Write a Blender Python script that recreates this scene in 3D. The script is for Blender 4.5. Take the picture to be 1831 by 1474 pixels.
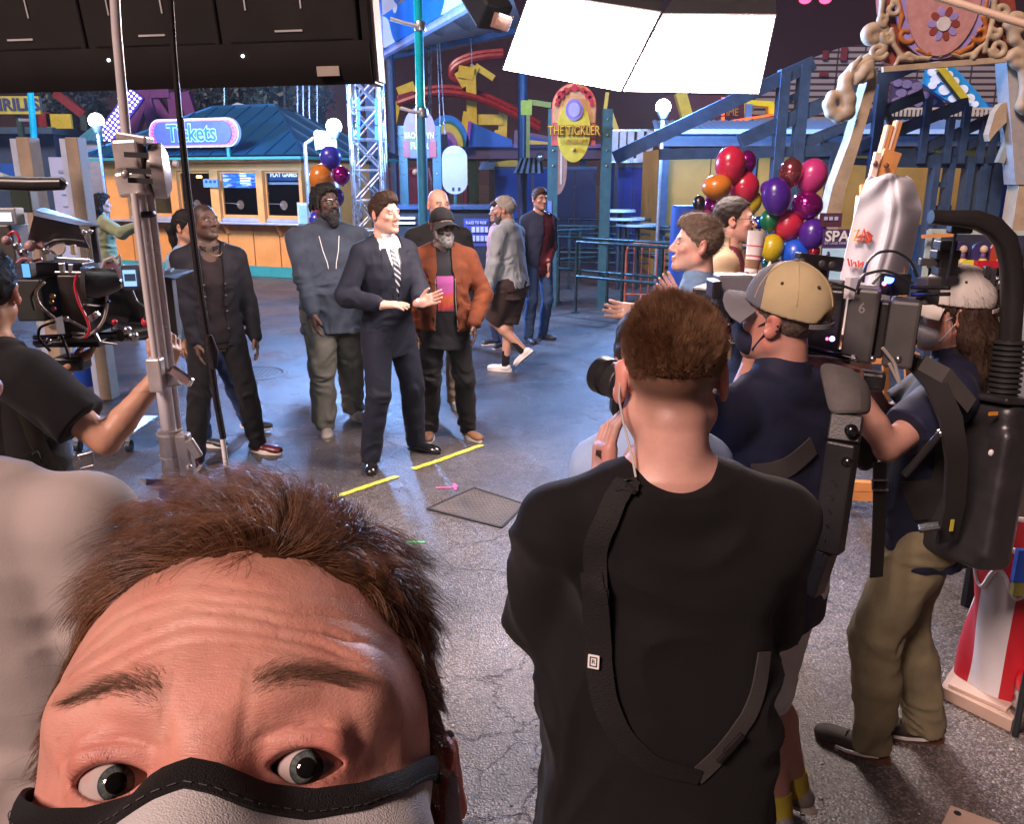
import bpy,math,random
import numpy as np
from mathutils import Vector,Matrix
SC=bpy.context.scene
for _o in list(bpy.data.objects):
 bpy.data.objects.remove(_o)
COL=SC.collection
R_=math.radians
random.seed(7)
np.random.seed(7)
# -------- camera
CAM_H,PITCH,FPX,CU,CV=1.97,R_(15.7),1500.0,915.5,737.0
cam_d=bpy.data.cameras.new('camera')
cam=bpy.data.objects.new('camera',cam_d)
COL.objects.link(cam)
cam.location=(0,0,CAM_H)
cam.rotation_euler=(math.pi/2-PITCH,0,0)
cam_d.sensor_width=36.0
cam_d.lens=36.0*FPX/1831.0
cam_d.clip_start=0.02
cam_d.clip_end=400
SC.camera=cam
# -------- world, park fill lamp, exposure
w=bpy.data.worlds.new('World')
SC.world=w
w.use_nodes=True
nt=w.node_tree
bg=nt.nodes['Background']
bg.inputs['Color'].default_value=(0.011,0.0042,0.0065,1)
bg.inputs['Strength'].default_value=1.0
park_fill_d=bpy.data.lights.new('park_fill','SUN')  # unseen fill lamp added for the park's ambient light at night
park_fill_d.energy=2.1
park_fill_d.angle=R_(16)
park_fill_d.color=(1.0,0.71,0.64)
park_fill=bpy.data.objects.new('park_fill',park_fill_d)
COL.objects.link(park_fill)
park_fill.rotation_euler=Vector((0.50,0.58,-0.64)).to_track_quat('-Z','Y').to_euler()
SC.view_settings.view_transform='Standard'
SC.view_settings.look='None'
SC.view_settings.exposure=1.1
SC.view_settings.gamma=1.0
try:
 SC.cycles.use_denoising=True
 SC.cycles.max_bounces=6
 SC.cycles.diffuse_bounces=3
 SC.cycles.glossy_bounces=3
 SC.cycles.transmission_bounces=4
 SC.cycles.sample_clamp_indirect=4.0
 SC.cycles.caustics_reflective=False
 SC.cycles.caustics_refractive=False
except Exception:
 pass
 # -------- placing: where a line of sight meets a depth or the ground
_cp,_sp=math.cos(PITCH),math.sin(PITCH)
def ray(u,v):
 dx=(u-CU)/FPX
 dy=-(v-CV)/FPX
 return Vector((dx,_cp+dy*_sp,dy*_cp-_sp))
def at(u,v,Y):
 d=ray(u,v)
 return Vector((0,0,CAM_H))+d*(Y/d.y)
def gnd(u,v,z=0.0):
 d=ray(u,v)
 return Vector((0,0,CAM_H))+d*((CAM_H-z)/-d.z)
 # -------- objects
def tag(o,label=None,cat=None,group=None,kind=None):
 if label:o['label']=label
 if cat:o['category']=cat
 if group:o['group']=group
 if kind:o['kind']=kind
 return o
def thing(name,label,cat,loc=(0,0,0),rz=0.0,group=None):
 o=bpy.data.objects.new(name,None)
 COL.objects.link(o)
 o.empty_display_size=0.1
 o.location=loc
 o.rotation_euler=(0,0,rz)
 return tag(o,label,cat,group)
def emat(o):
 return Matrix.Translation(o.location)@Matrix.Rotation(o.rotation_euler[2],4,'Z')
def link(name,me,mat=None,parent=None,local=False):
 o=bpy.data.objects.new(name,me)
 COL.objects.link(o)
 if mat is not None and len(me.materials)==0:
  me.materials.append(mat)
 if parent is not None:
  o.parent=parent
  if parent.type=='EMPTY' and not local:
   o.matrix_parent_inverse=emat(parent).inverted()
 return o
def copy_tree(o,parent=None):
 c=o.copy()
 COL.objects.link(c)
 if parent is not None:
  c.parent=parent
 for ch in list(o.children):
  copy_tree(ch,c)
 return c
def mesh_np(name,V,F,mat=None,parent=None,local=False,tint=None,smooth=True):
 V=np.asarray(V,np.float32);F=np.asarray(F,np.int32)
 me=bpy.data.meshes.new(name)
 n,k=F.shape
 me.vertices.add(len(V));me.vertices.foreach_set('co',V.ravel())
 me.loops.add(n*k);me.loops.foreach_set('vertex_index',F.ravel())
 me.polygons.add(n)
 me.polygons.foreach_set('loop_start',np.arange(0,n*k,k,dtype=np.int32))
 me.polygons.foreach_set('use_smooth',np.full(n,smooth,dtype=bool))
 me.update(calc_edges=True)
 if tint is not None:
  a=me.attributes.new('tint','FLOAT_COLOR','POINT')
  c4=np.ones((len(V),4),np.float32);c4[:,:3]=tint
  a.data.foreach_set('color',c4.ravel())
 return link(name,me,mat,parent,local)
def rot_to(d,up=(0,0,1)):
 """3x3 with local z along d and local x sideways to up."""
 z=Vector(d).normalized()
 x=Vector(up).cross(z)
 if x.length<1e-5:x=Vector((1,0,0)).cross(z)if abs(z.x)<.9 else Vector((0,1,0)).cross(z)
 x.normalize()
 y=z.cross(x)
 return Matrix((x,y,z)).transposed()
class MB:
 def __init__(s):s.v=[];s.f=[]
 def add(s,vs,fs):
  o=len(s.v)
  s.v+=[tuple(p)for p in vs]
  s.f+=[tuple(i+o for i in f)for f in fs]
  return s
 def box(s,c,size,R=None,taper=1.0):
  hx,hy,hz=size[0]/2,size[1]/2,size[2]/2
  if isinstance(R,(int,float)):R=Matrix.Rotation(R,3,'Z')
  vs=[]
  for z in(-1,1):
   t=taper if z>0 else 1
   for x,y in((-1,-1),(1,-1),(1,1),(-1,1)):
    p=Vector((x*hx*t,y*hy*t,z*hz))
    if R is not None:p=R@p
    vs.append(p+Vector(c))
  return s.add(vs,[(3,2,1,0),(4,5,6,7),(0,1,5,4),(1,2,6,5),(2,3,7,6),(3,0,4,7)])
 def b2(s,lo,hi):
  lo=Vector(lo);hi=Vector(hi)
  return s.box((lo+hi)/2,hi-lo)
 def beam(s,a,b,w,d=None,up=(0,0,1)):
  a=Vector(a);b=Vector(b);d=w if d is None else d
  return s.box((a+b)/2,(w,d,(b-a).length),rot_to(b-a,up))
 def tube(s,pts,r,n=8,caps=True):
  pts=[Vector(p)for p in pts]
  rs=r if isinstance(r,(list,tuple))else[r]*len(pts)
  vs,fs=[],[]
  X=None
  for i,p in enumerate(pts):
   d=(pts[min(i+1,len(pts)-1)]-pts[max(i-1,0)])
   d=d.normalized()if d.length>1e-9 else Vector((0,0,1))
   if X is None:
    X=rot_to(d).col[0].copy()
   X=(X-d*X.dot(d))
   X=X.normalized()if X.length>1e-6 else rot_to(d).col[0].copy()
   Yv=d.cross(X)
   for k in range(n):
    a=2*math.pi*k/n
    vs.append(p+(X*math.cos(a)+Yv*math.sin(a))*rs[i])
  for i in range(len(pts)-1):
   for k in range(n):
    k2=(k+1)%n
    fs.append((i*n+k,i*n+k2,(i+1)*n+k2,(i+1)*n+k))
  if caps:
   fs.append(tuple(range(n-1,-1,-1)))
   fs.append(tuple((len(pts)-1)*n+k for k in range(n)))
  return s.add(vs,fs)
 def cyl(s,a,b,r,n=16):return s.tube([a,b],r,n)
 def lathe(s,prof,c=(0,0,0),n=24,R=None):
  vs,fs=[],[]
  for r,z in prof:
   for k in range(n):
    a=2*math.pi*k/n
    p=Vector((r*math.cos(a),r*math.sin(a),z))
    if R is not None:p=R@p
    vs.append(p+Vector(c))
  for i in range(len(prof)-1):
   for k in range(n):
    k2=(k+1)%n
    fs.append((i*n+k,i*n+k2,(i+1)*n+k2,(i+1)*n+k))
  if prof[0][0]>1e-6:fs.append(tuple(range(n-1,-1,-1)))
  if prof[-1][0]>1e-6:fs.append(tuple((len(prof)-1)*n+k for k in range(n)))
  return s.add(vs,fs)
 def ball(s,c,r,n=20,m=12,R=None):
  if isinstance(r,(int,float)):r=(r,r,r)
  prof=[(math.sin(math.pi*i/m),-math.cos(math.pi*i/m))for i in range(m+1)]
  o=len(s.v)
  s.lathe([(max(a,1e-5),b)for a,b in prof],n=n)
  for i in range(o,len(s.v)):
   p=Vector(s.v[i]);p=Vector((p.x*r[0],p.y*r[1],p.z*r[2]))
   if R is not None:p=R@p
   s.v[i]=tuple(p+Vector(c))
  return s
 def prism(s,poly,depth,M=None):
  """poly in local xz (seen from -y), from y=0 to y=depth; M places it."""
  n=len(poly)
  vs=[Vector((x,0,z))for x,z in poly]+[Vector((x,depth,z))for x,z in poly]
  if M is not None:vs=[M@p for p in vs]
  fs=[tuple(range(n)),tuple(range(2*n-1,n-1,-1))]
  for i in range(n):
   j=(i+1)%n
   fs.append((i,i+n,j+n,j))
  return s.add(vs,fs)
 def sheet(s,P,th=0.0):
  """P[i][j] points -> quads, with thickness th along -normal when th > 0"""
  ni,nj=len(P),len(P[0])
  vs=[Vector(P[i][j])for i in range(ni)for j in range(nj)]
  fs=[(i*nj+j,i*nj+j+1,(i+1)*nj+j+1,(i+1)*nj+j)for i in range(ni-1)for j in range(nj-1)]
  if th:
   nrm=[Vector((0,0,0))for _ in vs]
   for f in fs:
    n=(vs[f[1]]-vs[f[0]]).cross(vs[f[3]]-vs[f[0]])
    for i in f:nrm[i]+=n
   o=len(vs)
   vs=vs+[p-n.normalized()*th if n.length>0 else p for p,n in zip(vs,nrm)]
   fs=fs+[tuple(reversed([i+o for i in f]))for f in fs]
   edge=[j for j in range(nj)]+[i*nj+nj-1 for i in range(1,ni)]+[(ni-1)*nj+j for j in range(nj-2,-1,-1)]+[i*nj for i in range(ni-2,0,-1)]
   for a,b in zip(edge,edge[1:]+edge[:1]):
    fs.append((b,a,a+o,b+o))
  return s.add(vs,fs)
 def build(s,name,mat,parent=None,local=False,smooth=False,bev=0.0,seg=2):
  me=bpy.data.meshes.new(name)
  me.from_pydata(s.v,[],s.f)
  if smooth:
   me.polygons.foreach_set('use_smooth',np.ones(len(me.polygons),dtype=bool))
   me.set_sharp_from_angle(angle=0.7)
  me.update()
  o=link(name,me,mat,parent,local)
  if bev:
   b=o.modifiers.new('bevel','BEVEL');b.width=bev;b.segments=seg;b.limit_method='ANGLE';b.angle_limit=0.6
  return o
def text(body,size,M,mat,name='lettering',parent=None,ext=0.002,off=0.0,align='CENTER',local=False,sx=1.0,shear=0.0):
 """flat lettering facing -y of M"""
 cu=bpy.data.curves.new('txt','FONT')
 cu.body=body;cu.size=size;cu.extrude=ext;cu.offset=off
 cu.align_x=align;cu.align_y='CENTER';cu.resolution_u=3;cu.shear=shear
 ob=bpy.data.objects.new('txt',cu)
 me=bpy.data.meshes.new_from_object(ob)
 bpy.data.objects.remove(ob)
 me.transform(M@Matrix.Rotation(math.pi/2,4,'X')@Matrix.Diagonal((sx,1,1,1)))
 me.materials.clear()
 return link(name,me,mat,parent,local)
def TR(p,rz=0.0):return Matrix.Translation(Vector(p))@Matrix.Rotation(rz,4,'Z')
def oval(w,h,n=40):return[(w/2*math.cos(2*math.pi*i/n),h/2*math.sin(2*math.pi*i/n))for i in range(n)]
def rrect(w,h,r,n=6):
 out=[]
 for cx,cz,a0 in((w/2-r,h/2-r,0),(-w/2+r,h/2-r,90),(-w/2+r,-h/2+r,180),(w/2-r,-h/2+r,270)):
  for i in range(n+1):
   a=R_(a0+90*i/n)
   out.append((cx+r*math.cos(a),cz+r*math.sin(a)))
 return out
 # -------- materials
_M={}
def pbr(name,col,rough=0.6,metal=0.0,var=0.15,vs=8.0,bump=0.0,bs=60.0,spec=0.5,sheen=0.0,coat=0.0,tint=False,sss=0.0,weave=0.0,alpha=1.0,trans=0.0,emit=None,estr=1.0,dirt=0.0):
 if name in _M:return _M[name]
 m=bpy.data.materials.new(name);m.use_nodes=True
 N=m.node_tree.nodes;L=m.node_tree.links
 b=N['Principled BSDF']
 b.inputs['Roughness'].default_value=rough
 b.inputs['Metallic'].default_value=metal
 b.inputs['Specular IOR Level'].default_value=spec
 if sheen:b.inputs['Sheen Weight'].default_value=sheen;b.inputs['Sheen Roughness'].default_value=0.5
 if coat:b.inputs['Coat Weight'].default_value=coat;b.inputs['Coat Roughness'].default_value=0.08
 if sss:
  b.inputs['Subsurface Weight'].default_value=sss
  b.inputs['Subsurface Radius'].default_value=(1.0,0.3,0.15)
  b.inputs['Subsurface Scale'].default_value=0.006
 if trans:b.inputs['Transmission Weight'].default_value=trans
 if alpha<1:b.inputs['Alpha'].default_value=alpha
 if emit is not None:
  b.inputs['Emission Color'].default_value=(*emit,1);b.inputs['Emission Strength'].default_value=estr
 tc=N.new('ShaderNodeTexCoord')
 n1=N.new('ShaderNodeTexNoise');n1.inputs['Scale'].default_value=vs;n1.inputs['Detail'].default_value=6;n1.inputs['Roughness'].default_value=0.6
 L.new(tc.outputs['Object'],n1.inputs['Vector'])
 mr=N.new('ShaderNodeMapRange');mr.inputs['From Min'].default_value=0.3;mr.inputs['From Max'].default_value=0.7
 mr.inputs['To Min'].default_value=1-var;mr.inputs['To Max'].default_value=1+var
 L.new(n1.outputs['Fac'],mr.inputs['Value'])
 mul=N.new('ShaderNodeVectorMath');mul.operation='SCALE'
 if tint:
  a=N.new('ShaderNodeAttribute');a.attribute_name='tint'
  L.new(a.outputs['Color'],mul.inputs[0])
 else:
  mul.inputs[0].default_value=col
 L.new(mr.outputs['Result'],mul.inputs['Scale'])
 src=mul.outputs['Vector']
 if dirt:
  n3=N.new('ShaderNodeTexNoise');n3.inputs['Scale'].default_value=vs*0.35;n3.inputs['Detail'].default_value=8;n3.inputs['Roughness'].default_value=0.75
  L.new(tc.outputs['Object'],n3.inputs['Vector'])
  rp=N.new('ShaderNodeMapRange');rp.inputs['From Min'].default_value=0.5;rp.inputs['From Max'].default_value=0.75;rp.inputs['To Max'].default_value=dirt
  L.new(n3.outputs['Fac'],rp.inputs['Value'])
  mx=N.new('ShaderNodeMix');mx.data_type='RGBA'
  L.new(rp.outputs['Result'],mx.inputs[0]);L.new(src,mx.inputs[6]);mx.inputs[7].default_value=(0.05,0.04,0.035,1)
  src=mx.outputs[2]
 L.new(src,b.inputs['Base Color'])
 rr=N.new('ShaderNodeMapRange');rr.inputs['From Min'].default_value=0.3;rr.inputs['From Max'].default_value=0.7
 rr.inputs['To Min'].default_value=max(0.02,rough-0.08);rr.inputs['To Max'].default_value=min(1,rough+0.08)
 L.new(n1.outputs['Fac'],rr.inputs['Value']);L.new(rr.outputs['Result'],b.inputs['Roughness'])
 if bump or weave:
  bp=N.new('ShaderNodeBump');bp.inputs['Strength'].default_value=bump or weave;bp.inputs['Distance'].default_value=0.004
  n2=N.new('ShaderNodeTexNoise');n2.inputs['Scale'].default_value=bs;n2.inputs['Detail'].default_value=4
  L.new(tc.outputs['Object'],n2.inputs['Vector'])
  L.new(n2.outputs['Fac'],bp.inputs['Height'])
  L.new(bp.outputs['Normal'],b.inputs['Normal'])
 _M[name]=m
 return m
def glow(name,col,s):
 if name in _M:return _M[name]
 m=bpy.data.materials.new(name);m.use_nodes=True
 N=m.node_tree.nodes;N.clear()
 e=N.new('ShaderNodeEmission');e.inputs['Color'].default_value=(*col,1);e.inputs['Strength'].default_value=s
 o=N.new('ShaderNodeOutputMaterial');m.node_tree.links.new(e.outputs[0],o.inputs[0])
 _M[name]=m
 return m
def cloth(name,col,var=0.12,rough=0.85,sheen=0.02,bump=0.25,bs=300.0,**k):
 return pbr(name,col,rough,var=var,sheen=sheen,bump=bump,bs=bs,spec=0.25,**k)
 # -------- lamps the photograph shows
def flood(u,v,Y,watt,r=.10,pole_to=None,label='',col=(.24,.45,.96),name='flood_lamp'):
 c=at(u,v,Y)
 t=thing(name,label,'flood light',(c.x,c.y,0),group='flood lamps')
 MB().ball(c,r,20,14).build('bulb',glow('flood_white',(.80,.88,1.0),14),t,smooth=True)
 MB().lathe([(r*.4,-r*1.5),(r*.75,-r*.9),(r*.9,-r*.55)],c,16).build('socket',pbr('lamp_grey',(.25,.26,.28),.4,.5),t,smooth=True)
 MB().cyl((c.x,c.y,0),(c.x,c.y,c.z-r),.03,10).build('pole',pbr('pole_grey',(.35,.38,.42),.4,.6),t,smooth=True)
 ld=bpy.data.lights.new('flood_light','POINT');ld.energy=watt;ld.color=col;ld.shadow_soft_size=r*1.6
 lo=bpy.data.objects.new('light',ld);COL.objects.link(lo);lo.parent=t;lo.matrix_parent_inverse=emat(t).inverted();lo.location=c+Vector((0,-.45,.25))
 return t
FLOOD_W=880
flood(172,216,15.5,FLOOD_W*.45,.13,label='white flood lamp on a pole left of the ticket sign')
flood(597,226,12.6,FLOOD_W,.11,label='white flood lamp on a pole above the orange balloon')
flood(1186,191,14.0,FLOOD_W,.12,label='white flood lamp under the glowing softbox')
def softbox():
 t=thing('softbox_light','large double softbox glowing white above the scene, tilted to the left','film light',at(1150,100,5.6))
 frame=pbr('softbox_black',(.012,.011,.012),.6)
 face=glow('softbox_face',(1.0,.82,.77),SOFT_S)
 for corners,Ys in((((948,-14),(1181,22),(1110,163),(899,124)),(5.35,5.0,5.8,6.15)),(((1186,25),(1387,27),(1357,167),(1114,163)),(4.98,4.68,5.48,5.78))):
  q=[at(u,v,y)for(u,v),y in zip(corners,Ys)]
  n=(q[1]-q[0]).cross(q[3]-q[0]).normalized()
  c=sum(q,Vector())/4
  if n.dot(c-Vector((0,0,CAM_H)))>0:n=-n
  rows=[]
  for j in range(9):
   row=[]
   for i in range(13):
    a,b_=i/12,j/8
    p_=(q[0]*(1-a)+q[1]*a)*(1-b_)+(q[3]*(1-a)+q[2]*a)*b_
    row.append(p_+n*(.05*math.sin(math.pi*a)*math.sin(math.pi*b_)))
   rows.append(row)
  MB().sheet(rows).build('diffuser',face,t,smooth=True)
  bk=c-n*.16
  vs=[p_+(p_-c)*.006-n*.004 for p_ in q]+[bk+(p_-c)*.90 for p_ in q]
  MB().add(vs,[(0,1,5,4),(1,2,6,5),(2,3,7,6),(3,0,4,7),(4,5,6,7)]).build('shell',frame,t)
  rim=MB()
  for k in range(4):rim.beam(q[k]-n*.002,q[(k+1)%4]-n*.002,.006,.006,n)
  rim.build('rim',pbr('rim_grey',(.5,.47,.47),.6),t)
 fx=pbr('fixture_bronze',(.22,.12,.09),.4,.3)
 a,b_=at(1258,-40,5.2),at(1242,30,5.05)
 MB().beam(a,b_,.13,.10).build('yoke_block',fx,t,bev=.01)
 MB().beam(at(1215,-20,5.2),at(1232,12,5.1),.03).build('yoke_arm',fx,t);MB().beam(at(1292,-20,5.2),at(1282,8,5.1),.03).build('yoke_arm',fx,t)
 MB().cyl(at(1250,-20,5.3),at(1262,-260,6.6),.022,10).build('boom',pbr('steel',(.45,.45,.46),.3,1.0),t,smooth=True)
 b0=at(1262,-260,6.6)
 MB().cyl(b0,(b0.x+5.2,b0.y+.6,3.2),.03,10).build('boom_tail',pbr('steel',(.45,.45,.46),.3,1.0),t,smooth=True);MB().cyl((b0.x+4.6,b0.y+.53,b0.z-.2),(b0.x+4.6,b0.y+.53,0.0),.03,10).build('stand_pole',pbr('steel',(.45,.45,.46),.3,1.0),t,smooth=True)
 t2=thing('spot_lamp','black film lamp with open barn doors left of the glowing softbox','film light',at(878,20,6.4))
 MB().beam(at(852,-25,6.5),at(886,32,6.3),.22,.2).build('housing',frame,t2,bev=.02)
 MB().sheet([[at(884,22,6.2),at(918,30,6.2)],[at(876,48,6.15),at(908,58,6.1)]],.008).build('barn_door',pbr('fixture_bronze',(.22,.12,.09),.4,.3),t2)
 MB().beam(at(893,25,6.17),at(914,33,6.17),.045,.01).build('lit_slit',glow('slit',(1,.95,.95),3),t2)
 MB().cyl(at(860,-30,6.5),at(870,-220,6.9),.02,8).build('hanger',pbr('steel',(.45,.45,.46),.3,1.0),t2,smooth=True);MB().cyl(at(870,-220,6.9),b0,.02,8).build('boom',pbr('steel',(.45,.45,.46),.3,1.0),t2,smooth=True)
SOFT_S=27.0
softbox()
def led_bank():
 t=thing('led_panel_bank','black back of a long led panel bank hanging across the top left','film light',at(300,60,2.62))
 blk=pbr('panel_black',(.011,.010,.009),.42,var=.25,vs=5,spec=.4)
 skirt=cloth('skirt_black',(.008,.006,.006),var=.3)
 wht=pbr('print_white',(.55,.55,.53),.5)
 R0,L0_=at(668,150,2.55),at(-330,176,2.75)
 xv=(R0-L0_).normalized();nv=Vector((0,0,1)).cross(xv);nv=-nv.normalized()
 if nv.y<0:nv=-nv
 up=Vector((0,0,1))-nv*.18;up.normalize()
 Lh=(R0-L0_).length;Hh=.52
 def P(a,b_,d=0.0):return R0-xv*a+up*b_+nv*d
 def slab(a0,a1,b0,b1,d0,d1):
  vs=[P(a,b_,d)for d in(d0,d1)for a,b_ in((a0,b0),(a1,b0),(a1,b1),(a0,b1))]
  return vs,[(0,1,2,3),(7,6,5,4),(0,4,5,1),(1,5,6,2),(2,6,7,3),(3,7,4,0)]
 w_=.405
 n=int(Lh/w_)
 for k in range(4):
  a0=.03+k*w_
  MB().add(*slab(a0,a0+w_-.003,.10,Hh,.0,.07)).build('panel_module',blk,t,bev=.006)
  for sx_ in(.155,.315):
   MB().add(*slab(a0+sx_,a0+sx_+.004,.20,.30,-.003,.001)).build('slot_mark',wht,t)
  MB().add(*slab(a0+.16,a0+.24,.142,.147,-.003,.001)).build('printed_line',wht,t)
  MB().add(*slab(a0+.02,a0+w_-.03,.12,.122,-.004,.001)).build('seam',blk,t)
  MB().ball(P(a0+.34,.082,-.012),.0045,8,6).build('pilot_light',glow('pilot',(.9,.95,1.0),5),t)
 MB().sheet([[P(Lh*i/30,b_,-.006-.012*math.sin(b_*30)-.004*math.sin(i*1.9))for b_ in(.0,.03,.06,.10,.115)]for i in range(31)],.006).build('fabric_skirt',skirt,t,smooth=True)
 MB().add(*slab(.09,.155,.022,.048,-.022,-.018)).build('sticker',pbr('sticker_tan',(.42,.36,.30),.6),t)
 MB().add(*slab(-.004,.022,.0,Hh+.05,.0,.085)).build('end_cap',blk,t,bev=.004)
 MB().add(*slab(-.012,-.004,.01,Hh+.05,.02,.09)).build('lit_edge',pbr('lit_edge_white',(.72,.66,.62),.6),t)  # pale strip painted for the edge that the panel light bleaches
 MB().add(*slab(.01,Lh,.09,Hh-.01,.072,.09)).build('back_tray',blk,t)
 MB().add(*slab(.0,Lh,Hh-.005,Hh+.03,.0,.08)).build('top_rail',blk,t)
 MB().add(*slab(.02,Lh,.06,Hh-.02,.105,.108)).build('diffuser',glow('led_face',(.90,.94,1.0),LED_S),t)
 st_=pbr('steel',(.45,.45,.46),.3,1.0);tp_=P(Lh*.5,Hh+.03,.04);ar_=tp_+Vector((0,0,.55));ft_=Vector((-3.3,ar_.y+.1,0))
 for a_ in(.25,.75):MB().cyl(P(Lh*a_,Hh+.02,.04),ar_,.016,10).build('hanger',st_,t,smooth=True)
 MB().cyl(ar_+(ar_-Vector((ft_.x,ft_.y,ar_.z))).normalized()*.1,Vector((ft_.x-.2,ft_.y,ar_.z)),.022,10).build('boom',st_,t,smooth=True);MB().cyl((ft_.x,ft_.y,0),(ft_.x,ft_.y,ar_.z+.05),.028,12).build('stand_pole',st_,t,smooth=True)
 for a_ in(30,150,270):MB().tube([(ft_.x,ft_.y,.6),(ft_.x+.6*math.cos(R_(a_)),ft_.y+.6*math.sin(R_(a_)),.02)],.016,8).build('leg',st_,t,smooth=True)
 return t
LED_S=12.0
led_bank()
# -------- ground
def asphalt():
 m=bpy.data.materials.new('asphalt');m.use_nodes=True
 N=m.node_tree.nodes;L=m.node_tree.links;b=N['Principled BSDF']
 tc=N.new('ShaderNodeTexCoord');V0=tc.outputs['Object']
 def noise(sc,det=6,ro=.6,vec=None):
  n=N.new('ShaderNodeTexNoise');n.inputs['Scale'].default_value=sc;n.inputs['Detail'].default_value=det;n.inputs['Roughness'].default_value=ro
  L.new(vec or V0,n.inputs['Vector']);return n.outputs['Fac']
 def mr(x,a,b_,c,d):
  n=N.new('ShaderNodeMapRange');L.new(x,n.inputs['Value'])
  for k,v_ in zip(('From Min','From Max','To Min','To Max'),(a,b_,c,d)):n.inputs[k].default_value=v_
  return n.outputs['Result']
 def math_(op,a,b_):
  n=N.new('ShaderNodeMath');n.operation=op
  for i,q in enumerate((a,b_)):
   if hasattr(q,'links'):L.new(q,n.inputs[i])
   else:n.inputs[i].default_value=q
  return n.outputs[0]
 wn=N.new('ShaderNodeTexNoise');wn.inputs['Scale'].default_value=2.2;wn.inputs['Detail'].default_value=7;wn.inputs['Roughness'].default_value=.65;L.new(V0,wn.inputs['Vector'])
 ad=N.new('ShaderNodeVectorMath');ad.operation='MULTIPLY_ADD';L.new(wn.outputs['Color'],ad.inputs[0]);ad.inputs[1].default_value=(.55,.55,0);L.new(V0,ad.inputs[2])
 def crack(sc,w_):
  v=N.new('ShaderNodeTexVoronoi');v.feature='DISTANCE_TO_EDGE';v.inputs['Scale'].default_value=sc;L.new(ad.outputs[0],v.inputs['Vector'])
  return mr(v.outputs['Distance'],0,w_,1,0)
 area=mr(noise(.55,3),.46,.60,0,1)
 c1=math_('MULTIPLY',crack(.7,.006),mr(noise(.4,2),.44,.56,0,.8));c2=math_('MULTIPLY',crack(2.9,.014),mr(noise(.62,3),.47,.58,0,1.0));c3=math_('MULTIPLY',crack(9.0,.03),mr(noise(.8,4),.54,.66,0,.8))
 cr=math_('MAXIMUM',math_('MAXIMUM',c1,c2),c3)
 grain=noise(170,4,.75);stone=N.new('ShaderNodeTexVoronoi');stone.inputs['Scale'].default_value=95;L.new(V0,stone.inputs['Vector'])
 sep_=N.new('ShaderNodeSeparateColor');L.new(stone.outputs['Color'],sep_.inputs[0])
 sv=math_('MULTIPLY',mr(stone.outputs['Distance'],.15,.6,1.3,.55),mr(sep_.outputs[0],0,1,.55,1.5))
 big=noise(.8,8,.7);stain=noise(2.6,8,.72)
 val=math_('MULTIPLY',math_('MULTIPLY',mr(big,.3,.7,.62,1.35),mr(stain,.3,.75,1.25,.65)),math_('MULTIPLY',sv,mr(grain,.3,.7,.55,1.5)))
 val=math_('MULTIPLY',val,mr(cr,0,1,1,.22))
 sc=N.new('ShaderNodeVectorMath');sc.operation='SCALE';sc.inputs[0].default_value=(1.0,.88,.84);L.new(val,sc.inputs['Scale'])
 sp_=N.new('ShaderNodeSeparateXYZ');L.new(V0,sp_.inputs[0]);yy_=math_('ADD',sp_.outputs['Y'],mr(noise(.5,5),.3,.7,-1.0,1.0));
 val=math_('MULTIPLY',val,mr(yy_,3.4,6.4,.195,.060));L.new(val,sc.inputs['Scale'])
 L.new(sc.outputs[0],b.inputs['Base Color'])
 wet=mr(noise(.65,6,.65),.42,.66,.26,.58)
 ro=math_('ADD',wet,mr(grain,.3,.7,-.07,.10));L.new(ro,b.inputs['Roughness'])
 b.inputs['Specular IOR Level'].default_value=.6
 h=math_('ADD',math_('MULTIPLY',mr(stone.outputs['Distance'],.1,.6,1,0),.55),math_('MULTIPLY',grain,.5));h=math_('SUBTRACT',h,math_('MULTIPLY',cr,2.0));h=math_('ADD',h,math_('MULTIPLY',stain,2.0))
 bp=N.new('ShaderNodeBump');bp.inputs['Strength'].default_value=.6;bp.inputs['Distance'].default_value=.006;L.new(h,bp.inputs['Height']);L.new(bp.outputs['Normal'],b.inputs['Normal'])
 return m
MASPH=asphalt()
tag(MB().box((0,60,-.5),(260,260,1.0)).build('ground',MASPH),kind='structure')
q=[gnd(764,911),gnd(848,874),gnd(938,903),gnd(897,945)]
mb=MB();c=sum(q,Vector())/4
t=thing('hatch_plate','square steel hatch plate with raised ribs set in the asphalt','hatch',c)
m_pl=pbr('plate_iron',(.12,.105,.10),.6,.1,var=.3,vs=6)
MB().add([p_+Vector((0,0,.003))for p_ in q]+[p_+Vector((0,0,-.02))for p_ in q],[(0,1,2,3),(0,4,5,1),(1,5,6,2),(2,6,7,3),(3,7,4,0)]if(q[1]-q[0]).cross(q[3]-q[0]).z>0 else[(3,2,1,0),(1,5,4,0),(2,6,5,1),(3,7,6,2),(0,4,7,3)]).build('plate',m_pl,t)
mb=MB()
for i in range(24):
 for j in range(24):
  a,b_=(i+.5)/24,(j+.5)/24
  p_=(q[0]*(1-a)+q[1]*a)*(1-b_)+(q[3]*(1-a)+q[2]*a)*b_
  mb.box(p_+Vector((0,0,.004)),(.020,.006,.003),.4+1.57*((i+j)%2))
tag(mb.build('tread',m_pl,t),kind='stuff')
fr=MB()
for k in range(4):fr.beam(q[k]+Vector((0,0,.004)),q[(k+1)%4]+Vector((0,0,.004)),.016,.006)
fr.build('frame',pbr('frame_iron',(.03,.028,.028),.5,.4),t)
c=gnd(455,668)
t=thing('manhole_cover','round iron manhole cover in the dark road behind the man in black denim','manhole',c)
MB().lathe([(0.0001,.006),(.26,.006),(.27,.004)],c,40).build('cover',m_pl,t,smooth=False)
MB().lathe([(.285,.003),(.29,.008),(.33,.008),(.34,.003)],c,40).build('ring',m_pl,t)
mb=MB()
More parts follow.
